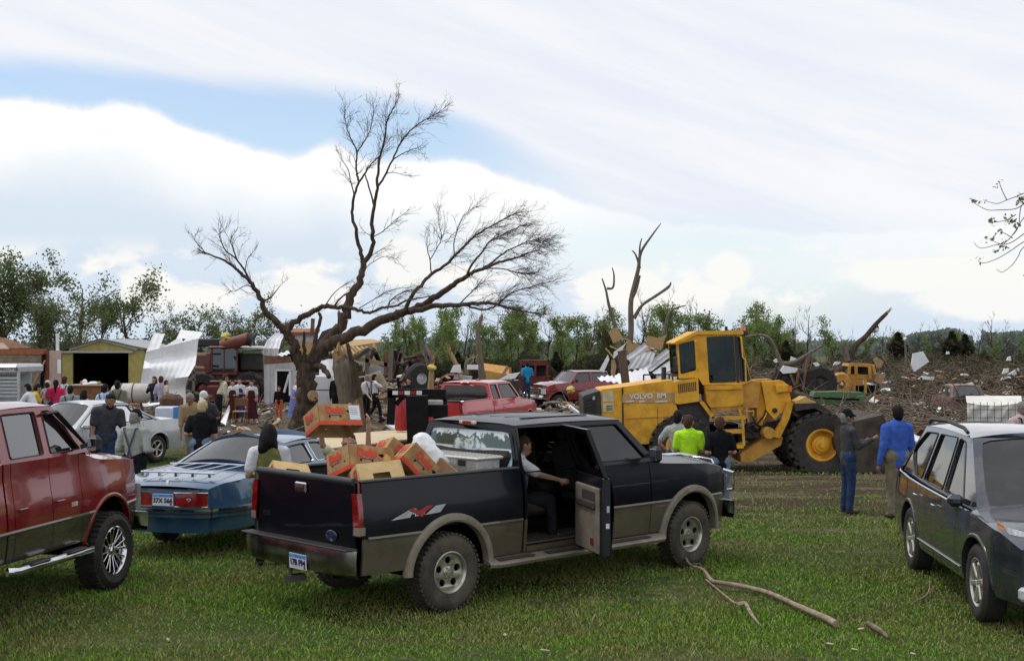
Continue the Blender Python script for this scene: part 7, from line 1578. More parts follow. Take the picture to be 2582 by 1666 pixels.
wood('upright_post', Wp(288, 322, 55), Wp(288, 345, 55), .2, .2, OLDW, ws); wood('upright_post', Wp(313, 318, 54), Wp(312, 335, 54), .2, .14, OLDW, ws); wood('upright_post', Wp(339, 310, 56), Wp(338, 335, 56), .08, .08, GREYW, ws)
for i in range(9): wood('rafter', Wp(336+i*5, 345+i*.6-abs(4-i)*.4, 52.5), Wp(348+i*3.2, 358-i*1.6, 52), .09, .16, LUMB if i % 2 else mat('yellow_lumber', (.52, .38, .16), (.42, .29, .12)), ws)
solid('roof_deck', [Wp(330, 349, 53), Wp(383, 341, 53), Wp(372, 338.5, 55), Wp(332, 340, 55)], OSB, .06, ws); solid('roof_deck', [Wp(331, 352, 52.4), Wp(352, 359, 52), Wp(362, 350, 52.4), Wp(338, 345, 53)], mat('yellow_lumber', (.52, .38, .16)), .05, ws)
solid('torn_shingle_edge', [Wp(354, 358, 51.9), Wp(368, 347, 51.9), Wp(371, 349, 51.9), Wp(357, 360, 51.9)], GREYM, .05, ws)
for a, b, c, d, m_ in ((367.5, 350, 367, 374, GREYW), (391, 348, 390, 380, GREYW), (386, 352, 386, 375, OLDW), (353, 357, 389, 364.5, LUMB)): wood('standing_post', Wp(a, b, 53), Wp(c, d, 53), .16, .16, m_, ws)
corr('siding_sheet', [(Wp(320, 360, 52), Wp(334, 358, 52)), (Wp(319, 378, 51.6), Wp(336, 380, 51.8))], TINW2, ws, pitch=.5); solid('grey_tarp', [Wp(368, 374, 53), Wp(386, 374, 53), Wp(385, 367, 54), Wp(378, 364.5, 54.5), Wp(370, 367, 54)], mat('grey_tarp', (.16, .17, .19), (.12, .13, .14)), .6, ws)
mb = MB(); p0 = W(321.5, 48); zt = hz(375, 48, -7); mb.box((p0.x, 48, p0.z+zt/2), (.74, .7, zt), bev=.03); cn = mb.obj('white_container', mat('white_enamel', (.62, .64, .67), (.54, .56, .59), rough=.4, scale=2), None, label='tall white upright container strapped with dark bands, right of the bare tree trunk', category='container')
for q in (.35, .68): mb = MB(); mb.box((p0.x, 48, p0.z+zt*q), (.76, .72, .03)); mb.obj('strap', GREYM, cn)
st = thing('broken_stump', 'thick broken stump with pale split top beside the bare tree', 'tree stump'); Y = 40.
log('trunk', [W(355, Y)-Vector((0, 0, .2)), Wp(352, 410, Y), Wp(347, 385, Y), Wp(342.5, 366, Y), Wp(339, 356, Y)], [.40, .36, .34, .32, .20], BARKL, st, 14); shards('split_top', Wp(340, 358, Y), Vector((-.05, 0, 1)), 26, .28, .24, WOOD, st, 3)
solid('split_face', [Wp(357, 424, 39.62), Wp(363, 424, 39.7), Wp(358, 396, 39.7), Wp(354, 402, 39.62)], WOOD, .06, st); log('leaning_limb', [Wp(347.5, 343, 39.4), Wp(352, 362, 39.5), Wp(355.5, 380, 39.5), Wp(358.5, 396, 39.6)], [.05, .09, .13, .16], BARK, st); log('branch_stub', [Wp(350, 405, 39.6), Wp(352, 412, 39.2)], [.09, .07], WOOD, st)
# ---- flatbed gooseneck trailer
tr = thing('flatbed_trailer', 'black gooseneck flatbed trailer with plywood deck and red and white reflective tape', 'trailer'); 
A0, A1, A2, A3 = Wp(281, 436.5, 24.5), Wp(410, 431.6, 28.2), Wp(410, 425, 31.5), Wp(284, 429, 28.5)
dz_ = .92
for q in (A0, A1, A2, A3): q.z = dz_-.2
BLKM = mat('black_trailer_steel', (.008, .008, .009), (.012, .011, .011), rough=.7, spec=.15)
for i in range(14):
    a, b = i/14, (i+.96)/14
    pts = [A0.lerp(A3, a), A1.lerp(A2, a), A1.lerp(A2, b), A0.lerp(A3, b)]
    solid('deck_board', pts, PLYW, .05, tr)
wood('side_rail', A0+Vector((0, -.04, -.10)), A1+Vector((0, -.04, -.10)), .06, .15, mat('red_rail', (.22, .012, .012), (.16, .01, .01), rough=.5), tr); wood('lower_beam', A0+Vector((0, .1, -.3)), A1+Vector((0, .1, -.3)), .12, .3, BLKM, tr); wood('end_beam', A0+Vector((0, .02, -.15)), A3+Vector((0, 0, -.15)), .1, .2, BLKM, tr); wood('end_beam', A1+Vector((0, .02, -.15)), A2+Vector((0, 0, -.15)), .1, .2, BLKM, tr); wood('far_rail', A3+Vector((0, 0, -.12)), A2+Vector((0, 0, -.12)), .08, .2, BLKM, tr)
for i in range(11):
    p = A0.lerp(A1, (i+.6)/11.4)+Vector((0, -.085, -.09)); mb = MB(); mb.bar(p, p+(A1-A0).normalized()*.14, .012, .055); mb.obj('reflective_tape', WHITEP, tr)
mb = MB(); c_ = (A0+A2)/2; mb.box((c_.x, c_.y, .40), (1.8, 1.4, .3))
mb.obj('axle_housing', BLKM, tr)
for k, (dx) in enumerate((-.55, .45)): wheel(tr, A0.lerp(A1, .4).x+dx, A0.lerp(A1, .4).y+.15+dx*.3, .38, .38, .25, .2, -1, 'steel')
def tb_(name, a, b, c, d, Y0, wd, dp, m=BLKM): return wood(name, Wp(a, b, Y0), Wp(c, d, Y0), wd, dp, m, tr)
tb_('neck_crossbar', 387.5, 392.5, 446, 393.5, 28, .2, .2); 
for i, (a, m_) in enumerate([(392.5, WHITEP), (398.5, REDLENS), (404.6, WHITEP), (410.6, REDLENS), (416.5, WHITEP)]): mb = MB(); mb.bar(Wp(a, 392.2, 27.87), Wp(a+5.4, 392.3, 27.87), .012, .085); mb.obj('reflective_tape', m_, tr)
tb_('landing_leg', 392.5, 390, 390.5, 424, 28, .2, .16); tb_('neck_riser', 417, 395, 419, 462, 27.6, .34, .45); tb_('neck_riser', 440, 394, 441, 450, 28.4, .25, .3); tb_('neck_beam', 417, 410, 448, 410, 27.8, .3, .25); tb_('lower_neck', 412, 432, 446, 434, 27.6, .3, .5); tb_('crossbrace', 396, 404, 403, 396, 28, .1, .1)
mb = MB(); mb.box(tuple(Wp(430, 402, 28)), (.55, .3, .12), bev=.02); mb.obj('coupler_plate', mat('pale_coupler', (.5, .48, .46), rough=.6), tr)
mb = MB(); q = W(401.5, 30.5); mb.lathe([(0, .02), (.135, .03), (.15, .1), (.15, .62), (.12, .76), (.05, .8), (.05, .88), (0, .88)], 16, TR(q.x, 30.5, .72)); tk = mb.obj('red_tank', mat('tank_red', (.36, .012, .016), (.28, .01, .014), rough=.4), None, label='red upright fuel tank standing behind the black trailer neck', category='tank'); mb = MB(); mb.lathe([(.0, .9), (.1, .9), (.12, .79)], 12, TR(q.x, 30.5, .72)); mb.obj('tank_cap', TINW2, tk)
# ---- serving table, white tank, couch, boxes
def box_thing(name, label, cat, px, py0, py1, Y, wpx, dep, m, rz=0., bev=.03, group=None):
    w_ = wpx*Y/F; z0 = CAMZ-(py1-HY)*Y/F; z1 = CAMZ-(py0-HY)*Y/F; mb = MB(); mb.box((0, 0, (z1-z0)/2), (w_, dep, z1-z0), bev=bev); return mb.obj(name, m, None, TR((px-512)*Y/F, Y, z0, rz=rz), label=label, category=cat, group=group)
tbl = thing('serving_table', 'long brown serving table laid with white dishes in front of the dark doorway', 'table', TR((88-512)*44/F, 44, gz(-12, 44)))
ztb = hz(384.5, 44, -12); mb = MB(); mb.box((0, 0, ztb), (1.05, .6, .05), bev=.01); mb.obj('tabletop', mat('pale_tabletop', (.5, .38, .24), rough=.7), tbl); mb = MB(); mb.box((0, -.2, ztb/2), (.98, .04, ztb-.06)); mb.obj('front_panel', mat('brown_wood', (.24, .10, .045), (.18, .075, .03), rough=.7), tbl)
for sx in (-1, 1): mb = MB(); mb.box((sx*.47, .2, ztb/2), (.05, .05, ztb-.05)); mb.obj('leg', MATS['brown_wood'], tbl)
for i, (a, w_, h, lb) in enumerate(((81.5, .05, .12, 'brown bottle on the serving table'), (84.8, .09, .17, 'white jug on the serving table'), (87, .16, .05, 'flat white tray beside the jug on the table'), (93.5, .18, .10, 'white covered dish on the serving table'), (99, .08, .10, 'tan cup at the right end of the serving table'))):
    mb = MB(); mb.lathe([(0, 0), (w_*.8, 0), (w_, h*.3), (w_*.8, h*.8), (w_*.3, h), (0, h)], 12); mb.obj('dish', TINW2 if 'white' in lb else LUMB, None, TR((a-512)*43.9/F, 43.9, gz(-12, 44)+ztb+.025), label=lb, category='dish')
tk2 = thing('white_tank', 'white horizontal tank with dark bands lying by the shed door', 'tank', TR((132-512)*48/F, 48, gz(-12, 48))); mb = MB(); mb.lathe([(0, -.75), (.25, -.72), (.36, -.6), (.38, 0), (.36, .55), (.22, .72), (0, .75)], 20, TR(0, 0, .95) @ Matrix.Rotation(pi/2, 4, 'Y')); mb.obj('tank_shell', mat('tank_white', (.55, .53, .47), (.45, .43, .38), rough=.6), tk2)
for q in (-.35, .1): mb = MB(); mb.lathe([(.385, -.02), (.395, 0), (.385, .02)], 20, TR(q, 0, .95) @ Matrix.Rotation(pi/2, 4, 'Y')); mb.obj('band', GREYM, tk2)
for q in (-.5, .5): mb = MB(); mb.bar((q, 0, 0), (q*.6, 0, .65), .08, .08); mb.obj('stand', GREYM, tk2)
box_thing('couch', 'brown upholstered couch behind the blue and white cooler box', 'couch', 171.5, 394, 410, 40, 20, .7, mat('brown_upholstery', (.085, .05, .03), (.12, .07, .045), rough=.95), bev=.12)
co_ = box_thing('cooler_box', 'white and blue cooler carton on a brown crate, behind the silver saloon', 'cooler box', 167.5, 406, 419.5, 33, 21, .5, mat('carton_white', (.60, .64, .72), (.52, .57, .66), rough=.6), rz=.1); mb = MB(); mb.box((.235, -.01, .17), (.10, .51, .345)); mb.obj('blue_end', mat('carton_blue', (.05, .25, .60), rough=.6), co_)
box_thing('wooden_crate', 'brown wooden crate under the cooler carton', 'crate', 180, 419.5, 429, 33, 15, .5, mat('orange_wood', (.34, .15, .05), (.26, .11, .04), rough=.8), rz=.1, bev=.01)
box_thing('wooden_board_stack', 'low stack of orange boards left of the tan sheets', 'boards', 134, 403, 407, 42, 9, .4, mat('orange_wood', (.34, .15, .05)), bev=.01)
ch = thing('chair', 'wooden chair held between the girls in pinafores', 'chair', TR((240-512)*44.5/F, 44.5, gz(-9, 44.5)))
for x_ in (-.2, .2):
    for y_ in (-.18, .18): mb = MB(); mb.bar((x_, y_, 0), (x_, y_, .45 if y_ < 0 else .95), .035, .035); mb.obj('leg', MATS['brown_wood'], ch)
mb = MB(); mb.box((0, 0, .47), (.44, .42, .04), bev=.01); mb.obj('seat', mat('pale_seat', (.42, .3, .15)), ch); mb = MB(); mb.box((0, .18, .78), (.40, .03, .26), bev=.01); mb.obj('backrest', MATS['brown_wood'], ch)
solid('cardboard_sheet', [Wp(147, 404, 40), Wp(161, 402.5, 41), Wp(160, 404.5, 40), Wp(149, 406, 39.5)], TINW2, .03, None, label='crumpled pale sheet on the ground left of the couch', category='sheet'); solid('sheet', [Wp(221, 422, 37), Wp(229.5, 405, 37.5), Wp(230, 409, 37.5), Wp(226, 425, 36.8)], TINW2, .03, None, label='white sheet leaning at the feet of the bending man', category='sheet')
# ---- poles, stumps and wrecks in the middle distance
def stump(label, pts, Y, w0, w1, seed=1, m=BARKL, top=True, cat='dead tree'):
    t = thing('dead_tree', label, cat); N = len(pts); P = [Wp(a, b, Y) for a, b in pts]; rr = [(w0+(w1-w0)*i/(N-1))*Y/F/2 for i in range(N)]; log('trunk', P, rr, m, t)
    if top: shards('split_top', P[-1], (P[-1]-P[-2]).normalized(), 10, rr[-1]*3.5, rr[-1], WOOD, t, seed)
    return t
stump('tall broken trunk with splintered top standing in mid field', [(484, 388), (481, 368), (479, 348), (478, 332), (481, 318)], 62, 8, 3.5, 1)
s2 = stump('tall storm-stripped trunk reaching a long bare spire above the metal roof', [(628, 360), (631, 330), (631, 300), (638, 270), (641, 252), (652, 235), (661, 223)], 84, 7, .8, 2, top=False)
for pts, a, b in ((((640, 268), (636, 255), (632, 250)), 3, 1), (((639, 262), (640, 245), (642, 238)), 2.5, 1), (((634, 318), (642, 305), (655, 296), (668, 287), (671, 282)), 5, 1.5), (((631, 300), (636, 290), (640, 275)), 4, 2)):
    log('limb', [Wp(x_, y_, 84) for x_, y_ in pts], [a*84/F/2]+[(a+b)*84/F/4]*(len(pts)-2)+[b*84/F/2], BARKL, s2, 6)
s3 = stump('thin forked stripped trunk left of the tall spire tree', [(620, 350), (615, 325), (609, 305), (606, 290), (602, 278)], 84, 5, 1.2, 3, top=False); log('limb', [Wp(607, 288, 84), Wp(613, 287, 84), Wp(614, 275, 84), Wp(612, 267, 84)], [.10, .08, .06, .03], BARKL, s3, 6)
stump('curved bare trunk beside the loader cab', [(660, 345), (665, 330), (668, 315), (675, 308), (686, 305)], 90, 5, 1, 4, top=False)
stump('short splintered trunk leaning left behind the orange bin', [(461, 374), (456, 364), (450, 352)], 60, 6, 4, 5, m=WOOD); stump('stubby twisted pale trunk by the tall broken pole', [(466, 374), (467, 362), (472, 358)], 60, 6, 3, 6, m=BARKL)
sy = stump('shredded young trunk wrapped in yellow insulation', [(430, 396), (431, 380), (432, 366), (434, 356)], 50, 7, 3, 7, m=WOOD)
R = random.Random(8); mb = MB()
for _ in range(6): a = Wp(430+R.uniform(-2, 2), 366, 50); mb.tube([a, a+Vector((R.uniform(-.5, .6), R.uniform(-.2, .2), R.uniform(.4, 1.1)))], [.05, .012], 5)
mb.obj('shredded_limbs', BARKL, sy)
def fluff(px, py, Y, s, m, label, cat='insulation', name='insulation'):
    mb = MB(); c = Wp(px, py, Y); mb.grid(lambda i, j: c+Vector((cos(2*pi*j/12)*sin(pi*i/8), sin(2*pi*j/12)*sin(pi*i/8), cos(pi*i/8)*.8))*s*(1+.5*mnoise.noise((i*.9, cos(2*pi*j/12)*1.5, s*9))), range(9), range(13)); mb.obj(name, m, None, smooth=60, label=label, category=cat)
YI = mat('yellow_insulation', (.62, .52, .12), (.50, .42, .14), rough=.95, bump=.8)
fluff(432, 367.5, 49.6, .17, YI, 'yellow insulation tuft caught on the shredded trunk'); fluff(571, 389, 62, .22, YI, 'yellow insulation tuft by the wheel of the dusty red pickup'); fluff(226, 336, 57, .22, YI, 'yellow insulation tuft on top of the harvester')
bn = thing('wrecked_bin', 'crumpled orange and tan farm machine body right of the tall broken pole', 'machine wreck'); Yb = 64
solid('top_panel', [Wp(483, 370, Yb), Wp(510, 374, Yb), Wp(508, 366, Yb+1), Wp(483, 362.5, Yb+1)], BRASS, .2, bn); solid('side_panel', [Wp(486, 388, Yb), Wp(499, 388, Yb), Wp(508, 374, Yb), Wp(486, 370, Yb)], mat('faded_yellow', (.55, .33, .09), (.45, .27, .09)), .3, bn); wood('frame_strut', Wp(494, 388, 63.6), Wp(508, 366, 63.6), .2, .15, LUMB, bn); wood('frame_strut', Wp(511, 386, 63.6), Wp(510, 367, 63.6), .12, .12, BRASS, bn)
for i, (p, m_, lb) in enumerate((([(450, 372), (461, 372), (460, 364), (453, 365)], TINW2, 'square white appliance panel behind the red pickup roof'), ([(467, 369), (478, 369), (478, 364.5), (467, 364.5)], TINW2, 'white box lid left of the tall broken pole'), ([(498, 380), (515, 378), (520, 372), (508, 374)], TINW2, 'white crumpled sheet right of the orange machine'), ([(486, 384), (496, 384), (496, 380), (487, 380)], PLYW, 'pale carton above the bright red pickup cab'), ([(450, 386), (470, 388), (472, 376), (455, 374)], TING, 'grey metal heap behind the bright red pickup'), ([(497, 398), (520, 398), (519, 380), (499, 380)], GREYM, 'dark slatted frame between the two red pickups'))):
    solid('panel', [Wp(a, b, 58+i*.7) for a, b in p], m_, .4, None, label=lb, category='panel')
mb = MB(); cc = Wp(451, 387, 57); mb.lathe([(.55, -.5), (.62, 0), (.55, .5)], 16, TR(*cc) @ Matrix.Rotation(pi/2, 4, 'X'), a0=0, a1=pi); mb.box((cc.x+.1, 57.2, cc.z+.1), (.9, .5, .5), bev=.1); mb.obj('red_barrel_wreck', RUST, None, label='dark red rounded wreck behind the bright red pickup roof', category='machine wreck')
wk = thing('wrecked_truck_cab', 'rust-red crushed truck cab standing behind the blue-shirted person', 'truck wreck'); Yw = 72
def wq(name, pts, m, th=.15, Y=Yw, pr=wk): solid(name, [Wp(a, b, Y) for a, b in pts], m, th, pr)
wq('cab_roof', [(520, 365), (548, 365), (547, 359.5), (521, 359.5)], RUST, 1.6); wq('cab_wall', [(519, 388), (549, 388), (550, 376), (519, 376)], RUST, 1.5); wq('cab_back', [(522, 377), (546, 377), (546, 364), (522, 364)], INTER, .1, 73.2)
for a in (520.5, 535, 547): wood('pillar', Wp(a, 377, 71.9), Wp(a+.3, 364, 71.9), .1, .12, RUST, wk)
# dark machinery right of the collapsed shed
mc = thing('farm_implement', 'dark red folded farm implements with a big tyre behind the man in black suit', 'farm machinery'); Ym = 60
R = random.Random(15)
for i in range(22):
    a = R.uniform(372, 428); b = R.uniform(346, 384); c = a+R.uniform(-14, 14); d = b+R.uniform(-4, 10) if i % 2 else b+R.uniform(12, 26); wood('frame_bar', Wp(a, b, Ym+R.uniform(-1, 1)), Wp(c, min(d, 392), Ym+R.uniform(-1, 1)), .16, .14, [mat('dark_red_steel', (.07, .012, .014), (.04, .01, .01), rough=.6), GREYM, DARK][i % 3], mc)
w_ = empty('wheel', mc, TR(*Wp(420, 378, 58.5)) @ Matrix.Rotation(pi/2, 4, 'X') @ Matrix.Rotation(.5, 4, 'Y')); mb = MB(); mb.lathe([(.25, -.2), (.6, -.22), (.7, -.1), (.7, .1), (.6, .22), (.25, .2)], 24); mb.obj('tyre', RUB, w_); mb = MB(); mb.lathe([(.26, .18), (.2, .05), (0, .08)], 14); mb.obj('rim', TING, w_)
log('hay_bundle', [Wp(380, 388, 50), Wp(374, 372, 50)], [.35, .25], mat('straw', (.30, .25, .14), (.22, .18, .1), bump=1.), None, label='bundle of pale straw behind the striding man', category='straw')
wood('carried_board', Wp(356, 380, 46.8), Wp(372, 400, 46.8), .18, .03, PLYW, None, label='pale board carried by the man in white shirt', category='board'); wood('carried_board', Wp(353, 377.5, 46.6), Wp(364, 376, 46.6), .3, .04, PLYW, None, label='flat pale board held above the grey-haired man in white shirt', category='board'); wood('carried_board', Wp(376, 396, 47.9), Wp(402, 388.5, 47.9), .16, .05, LUMB, None, label='long plank passed between the striding man and the man in black suit', category='board')
# ---- fallen metal roof and post
fr_ = thing('fallen_roof', 'heap of fallen grey and white ribbed roof sheets with torn chipboard behind the yellow engine cover', 'roof wreck'); q_ = lambda a, b: (594.9+a*.0721, 325.2+b*.0721)
def fs(name, pts, m, Y=58, th=.05): 
    P = [Wp(*q_(a, b), Y+(c if len(r) else 0)) for (a, b, *r) in pts for c in [r[0] if r else 0]]; return P
def cs(a, b, c, d, m, Y=58, bb=1.2): corr('roof_sheet', [(Wp(*q_(*a), Y+bb), Wp(*q_(*b), Y+bb)), (Wp(*q_(*d), Y), Wp(*q_(*c), Y))], m, fr_, pitch=.26, amp=.03)
cs((690, 235), (860, 340), (560, 560), (410, 440), TING, 58); cs((560, 440), (860, 345), (760, 600), (430, 610), TING, 57.4, .4); cs((1000, 310), (1085, 395), (770, 640), (620, 590), TING, 57.2); cs((1130, 420), (1150, 600), (1000, 790), (790, 650), TINW, 56.6); cs((30, 720), (720, 595), (820, 850), (60, 760), TINW2, 56, .8); cs((1090, 600), (1160, 760), (1040, 850), (840, 700), TING, 56.2)
cs((1040, 345), (1125, 315), (1125, 370), (1060, 395), TINW2, 57.6, .3)
solid('white_strip', [Wp(*q_(a, b), 55.6) for a, b in ((255, 460), (370, 350), (435, 240), (262, 365))], TINW2, .04, fr_); solid('white_strip', [Wp(*q_(a, b), 55.4) for a, b in ((120, 650), (200, 470), (182, 400), (65, 610))], TINW2, .04, fr_)
solid('chipboard_piece', [Wp(*q_(a, b), 58.5) for a, b in ((190, 90), (255, 245), (392, 180), (310, 18))], OSB, .05, fr_); solid('chipboard_piece', [Wp(*q_(a, b), 58.8) for a, b in ((705, 270), (920, 345), (992, 128), (900, 170), (730, 135))], OSB, .05, fr_); solid('chipboard_piece', [Wp(*q_(a, b), 58.9) for a, b in ((430, 330), (480, 380), (640, 270), (460, 200))], OSB, .05, fr_)
for a, b, c, d in ((150, 315, 260, 440), (210, 285, 300, 320), (400, 170, 600, 280), (470, 380, 520, 230), (740, 300, 880, 400), (700, 360, 830, 330)): wood('broken_batten', Wp(*q_(a, b), 57), Wp(*q_(c, d), 57), .12, .08, LUMB, fr_)
solid('torn_wood', [Wp(*q_(a, b), 55.2) for a, b in ((230, 480), (220, 660), (270, 730), (300, 560), (270, 470))], LUMB, .05, fr_)
wood('fence_post', Wp(*q_(370, 345), 50), Wp(*q_(440, 900), 50), .30, .3, mat('dark_post', (.10, .065, .045), (.15, .10, .07), rough=.95, stretch=(4, 4, .5)), None, label='thick brown broken post in front of the fallen roof sheets', category='post')
mb = MB()
for a, b, c, d in ((675, 680, 1075, 675), (675, 680, 680, 830), (1075, 675, 1080, 800), (1030, 680, 1030, 780), (680, 770, 1050, 765)): mb.bar(Wp(*q_(a, b), 45), Wp(*q_(c, d), 45), .05, .05)
mb.obj('rack_frame', BLACKP, None, label='black tubular rack frame seen over the yellow engine cover', category='rack')
# ---- right-hand debris field
P2 = lambda a, b: (773.3+a*.1082, 309.3+b*.1082)
s4 = stump('long broken trunk leaning to the right over the yellow wreck', [P2(430, 760), P2(560, 640), P2(680, 480), P2(760, 330), P2(850, 250), P2(950, 130), P2(1050, 30)], 66, 9, 3.5, 9, m=BARK)
log('limb', [Wp(*P2(690, 470), 66), Wp(*P2(650, 330), 66), Wp(*P2(655, 290), 66)], [.22, .16, .12], BARKL, s4, 7); log('limb', [Wp(*P2(900, 200), 66), Wp(*P2(960, 150), 66), Wp(*P2(970, 180), 66)], [.08, .05, .02], BARK, s4, 5)
s5 = stump('arched fallen limb right of the loader cab', [P2(-260, 250), P2(-100, 235), P2(-20, 290), P2(40, 420), P2(80, 520)], 46, 2.4, 5, 10, m=BARKL, top=False)
s6 = stump('fallen grey limb rising left of the yellow wreck', [P2(80, 500), P2(200, 480), P2(320, 410), P2(420, 350), P2(460, 330)], 60, 5, 1.5, 11, m=BARKL, top=False); log('limb', [Wp(*P2(270, 610), 60), Wp(*P2(310, 480), 60), Wp(*P2(345, 380), 60)], [.14, .12, .05], BARKL, s6, 6)
stump('grey leaning snag in front of the right-hand hedge', [P2(1225, 560), P2(1225, 400), P2(1215, 290)], 88, 3, 1.5, 12); stump('thin slanting broken sapling left of the red hatchback tail', [P2(1850, 780), P2(1920, 700), P2(1960, 650)], 60, 2, 1, 13, top=False)
solid('white_sheet', [Wp(*P2(a, b), 76) for a, b in ((1275, 510), (1300, 575), (1440, 480), (1385, 385), (1290, 405))], TINW2, .1, None, label='large white torn panel standing up in the right-hand debris', category='panel')
yw = thing('wrecked_yellow_machine', 'wrecked yellow cab tractor half buried behind the leaning trunk', 'tractor wreck'); Yy = 62
def yq(name, pts, m=None, th=.2, d=0.): solid(name, [Wp(*P2(a, b), Yy+d) for a, b in pts], m or YELD, th, yw)
yq('cab_roof', [(690, 520), (925, 530), (920, 500), (700, 495)], th=1.2); yq('cab_back_panel', [(690, 640), (905, 650), (905, 600), (690, 595)], th=.15); yq('engine_panel', [(660, 700), (830, 700), (830, 640), (690, 640)], th=.9); yq('rear_panel', [(930, 660), (1000, 690), (1040, 600), (960, 580)], mat('faded_tan', (.42, .24, .12), (.34, .2, .1)), .5); yq('side_box', [(670, 770), (760, 760), (760, 700), (670, 705)], th=.4)
for a, b, c, d in ((700, 600, 705, 520), (765, 600, 765, 520), (895, 640, 890, 525), (850, 780, 850, 650), (660, 780, 670, 700), (940, 600, 920, 510)): wood('cab_pillar', Wp(*P2(a, b), Yy-.1), Wp(*P2(c, d), Yy-.1), .12, .12, YELD, yw)
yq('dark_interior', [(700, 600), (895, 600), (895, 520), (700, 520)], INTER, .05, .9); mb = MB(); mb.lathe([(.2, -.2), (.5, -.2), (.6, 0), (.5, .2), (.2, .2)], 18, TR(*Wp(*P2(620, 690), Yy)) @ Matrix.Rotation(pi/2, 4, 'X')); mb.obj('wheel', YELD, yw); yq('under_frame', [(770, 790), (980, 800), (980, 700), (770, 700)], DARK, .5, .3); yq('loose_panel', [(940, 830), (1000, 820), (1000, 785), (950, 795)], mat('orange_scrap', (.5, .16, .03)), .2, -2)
gh = thing('green_implement', 'long low green farm implement lying in front of the wrecks', 'farm implement'); 
solid('green_body', [Wp(*P2(a, b), 50) for a, b in ((370, 800), (770, 815), (860, 800), (840, 765), (600, 755), (380, 760))], GRN, .7, gh); solid('green_skirt', [Wp(*P2(a, b), 49.6) for a, b in ((420, 870), (700, 880), (700, 835), (400, 830))], GRN, .3, gh); solid('end_plate', [Wp(*P2(a, b), 49.4) for a, b in ((780, 860), (830, 850), (850, 790), (780, 800))], GRN, .15, gh); wood('cutter_bar', Wp(*P2(370, 815), 49.3), Wp(*P2(790, 830), 49.3), .2, .08, DARK, gh)
rt = thing('red_tractor', 'battered dark red tractor with a white torn canopy, right of the loader', 'tractor'); Yt = 60
for a, b, r in ((110, 640, .62), (430, 680, .8), (300, 660, .5)):
    w_ = empty('wheel', rt, TR(*Wp(*P2(a, b), Yt)) @ Matrix.Rotation(pi/2, 4, 'X')); mb = MB(); mb.lathe([(r*.45, -.2), (r*.9, -.22), (r, -.1), (r, .1), (r*.9, .22), (r*.45, .2)], 22)
    for k in range(16): mb.box((r, 0, (-1)**k*.1), (.07, .09, .18), Matrix.Rotation(k*pi/8, 4, 'Z'))
    mb.obj('tyre', RUB, w_); mb = MB(); mb.lathe([(r*.46, .18), (r*.3, .05), (0, .1)], 14); mb.obj('rim', GREYM, w_)
solid('bonnet', [Wp(*P2(a, b), Yt-.2) for a, b in ((290, 590), (450, 595), (450, 560), (300, 555))], RUST, .6, rt); solid('chassis', [Wp(*P2(a, b), Yt) for a, b in ((60, 690), (450, 700), (440, 600), (80, 600))], DARK, .5, rt); solid('torn_canopy', [Wp(*P2(a, b), Yt-.3) for a, b in ((60, 560), (90, 590), (210, 580), (230, 540), (100, 515))], TINW2, .2, rt)
for a, b, c, d in ((215, 690, 235, 560), (270, 740, 320, 440), (160, 600, 200, 700)): wood('frame_post', Wp(*P2(a, b), Yt-.4), Wp(*P2(c, d), Yt-.4), .1, .1, OLDW, rt)
for i, (pts, lb) in enumerate((([(165, 430), (160, 480), (240, 460)], 'small white scrap above the red tractor'), ([(365, 490), (400, 530), (435, 510), (410, 485)], 'white rag right of the red tractor canopy'), ([(550, 510), (570, 480), (620, 480), (600, 505)], 'white scrap left of the leaning trunk foot'), ([(925, 460), (960, 540), (1000, 530), (1020, 480), (960, 440)], 'white and grey tangled scrap above the yellow wreck'), ([(2110, 590), (2130, 545), (2170, 540), (2165, 580)], 'small white scrap at the far right of the debris'), ([(2105, 650), (2200, 625), (2280, 580), (2265, 540), (2120, 625)], 'long pale trunk-shaped white piece at the right'), ([(2160, 470), (2200, 470), (2195, 430), (2170, 440)], 'white scrap in front of the right-hand hedge'), ([(1600, 410), (1630, 410), (1625, 385), (1605, 385)], 'tiny white scrap between the cedars'), ([(1340, 640), (1480, 650), (1490, 620), (1380, 610)], 'pale flat sheet lying behind the red hatchback'), ([(1480, 625), (1600, 640), (1570, 600), (1470, 595)], 'tan flat sheet lying behind the red hatchback'), ([(580, 640), (640, 660), (660, 620), (600, 610)], 'white scrap left of the yellow wreck'), ([(0, 470), (20, 490), (50, 480), (30, 450)], 'white scrap beside the loader cab'))):
    Yq = 68+(i*7) % 13; solid('scrap', [Wp(*P2(a, b), Yq) for a, b in pts], TINW2 if 'tan' not in lb else LUMB, .12, None, label=lb, category='scrap')
# white sheeted cage tank at the right edge
wt_ = thing('sheeted_cage', 'white sheet stretched over a wire cage beside the red hatchback', 'cage'); Yc = 30.
TARP = mat('white_tarp', (.72, .71, .66), (.60, .59, .54), rough=.8, scale=3, bump=.6, bscale=5)
lft, rgt = 966.5, 1022
mb = MB(); mb.grid(lambda i, j: Wp(lft+(rgt-lft)*i/16, 402+sin(i/16*pi)*3.0+(424-402)*j/8, Yc+.05*sin(i*1.3+j)), range(17), range(9), flip=True); mb.obj('front_sheet', TARP, wt_, smooth=60)
mb = MB(); mb.grid(lambda i, j: Wp(lft+(rgt-lft)*i/16+(4-abs(8-i)*.6)*j/5, 402+sin(i/16*pi)*3.*(1-j/5)-j*1.35, Yc+j*.25+.03*sin(i*2+j)), range(17), range(6)); mb.obj('top_sheet', TARP, wt_, smooth=60)
for k in range(9): a = lft+(rgt-lft)*k/8; wood('cage_wire', Wp(a, 401, Yc-.08), Wp(a+.5, 427, Yc-.08), .012, .012, GREYM, wt_)
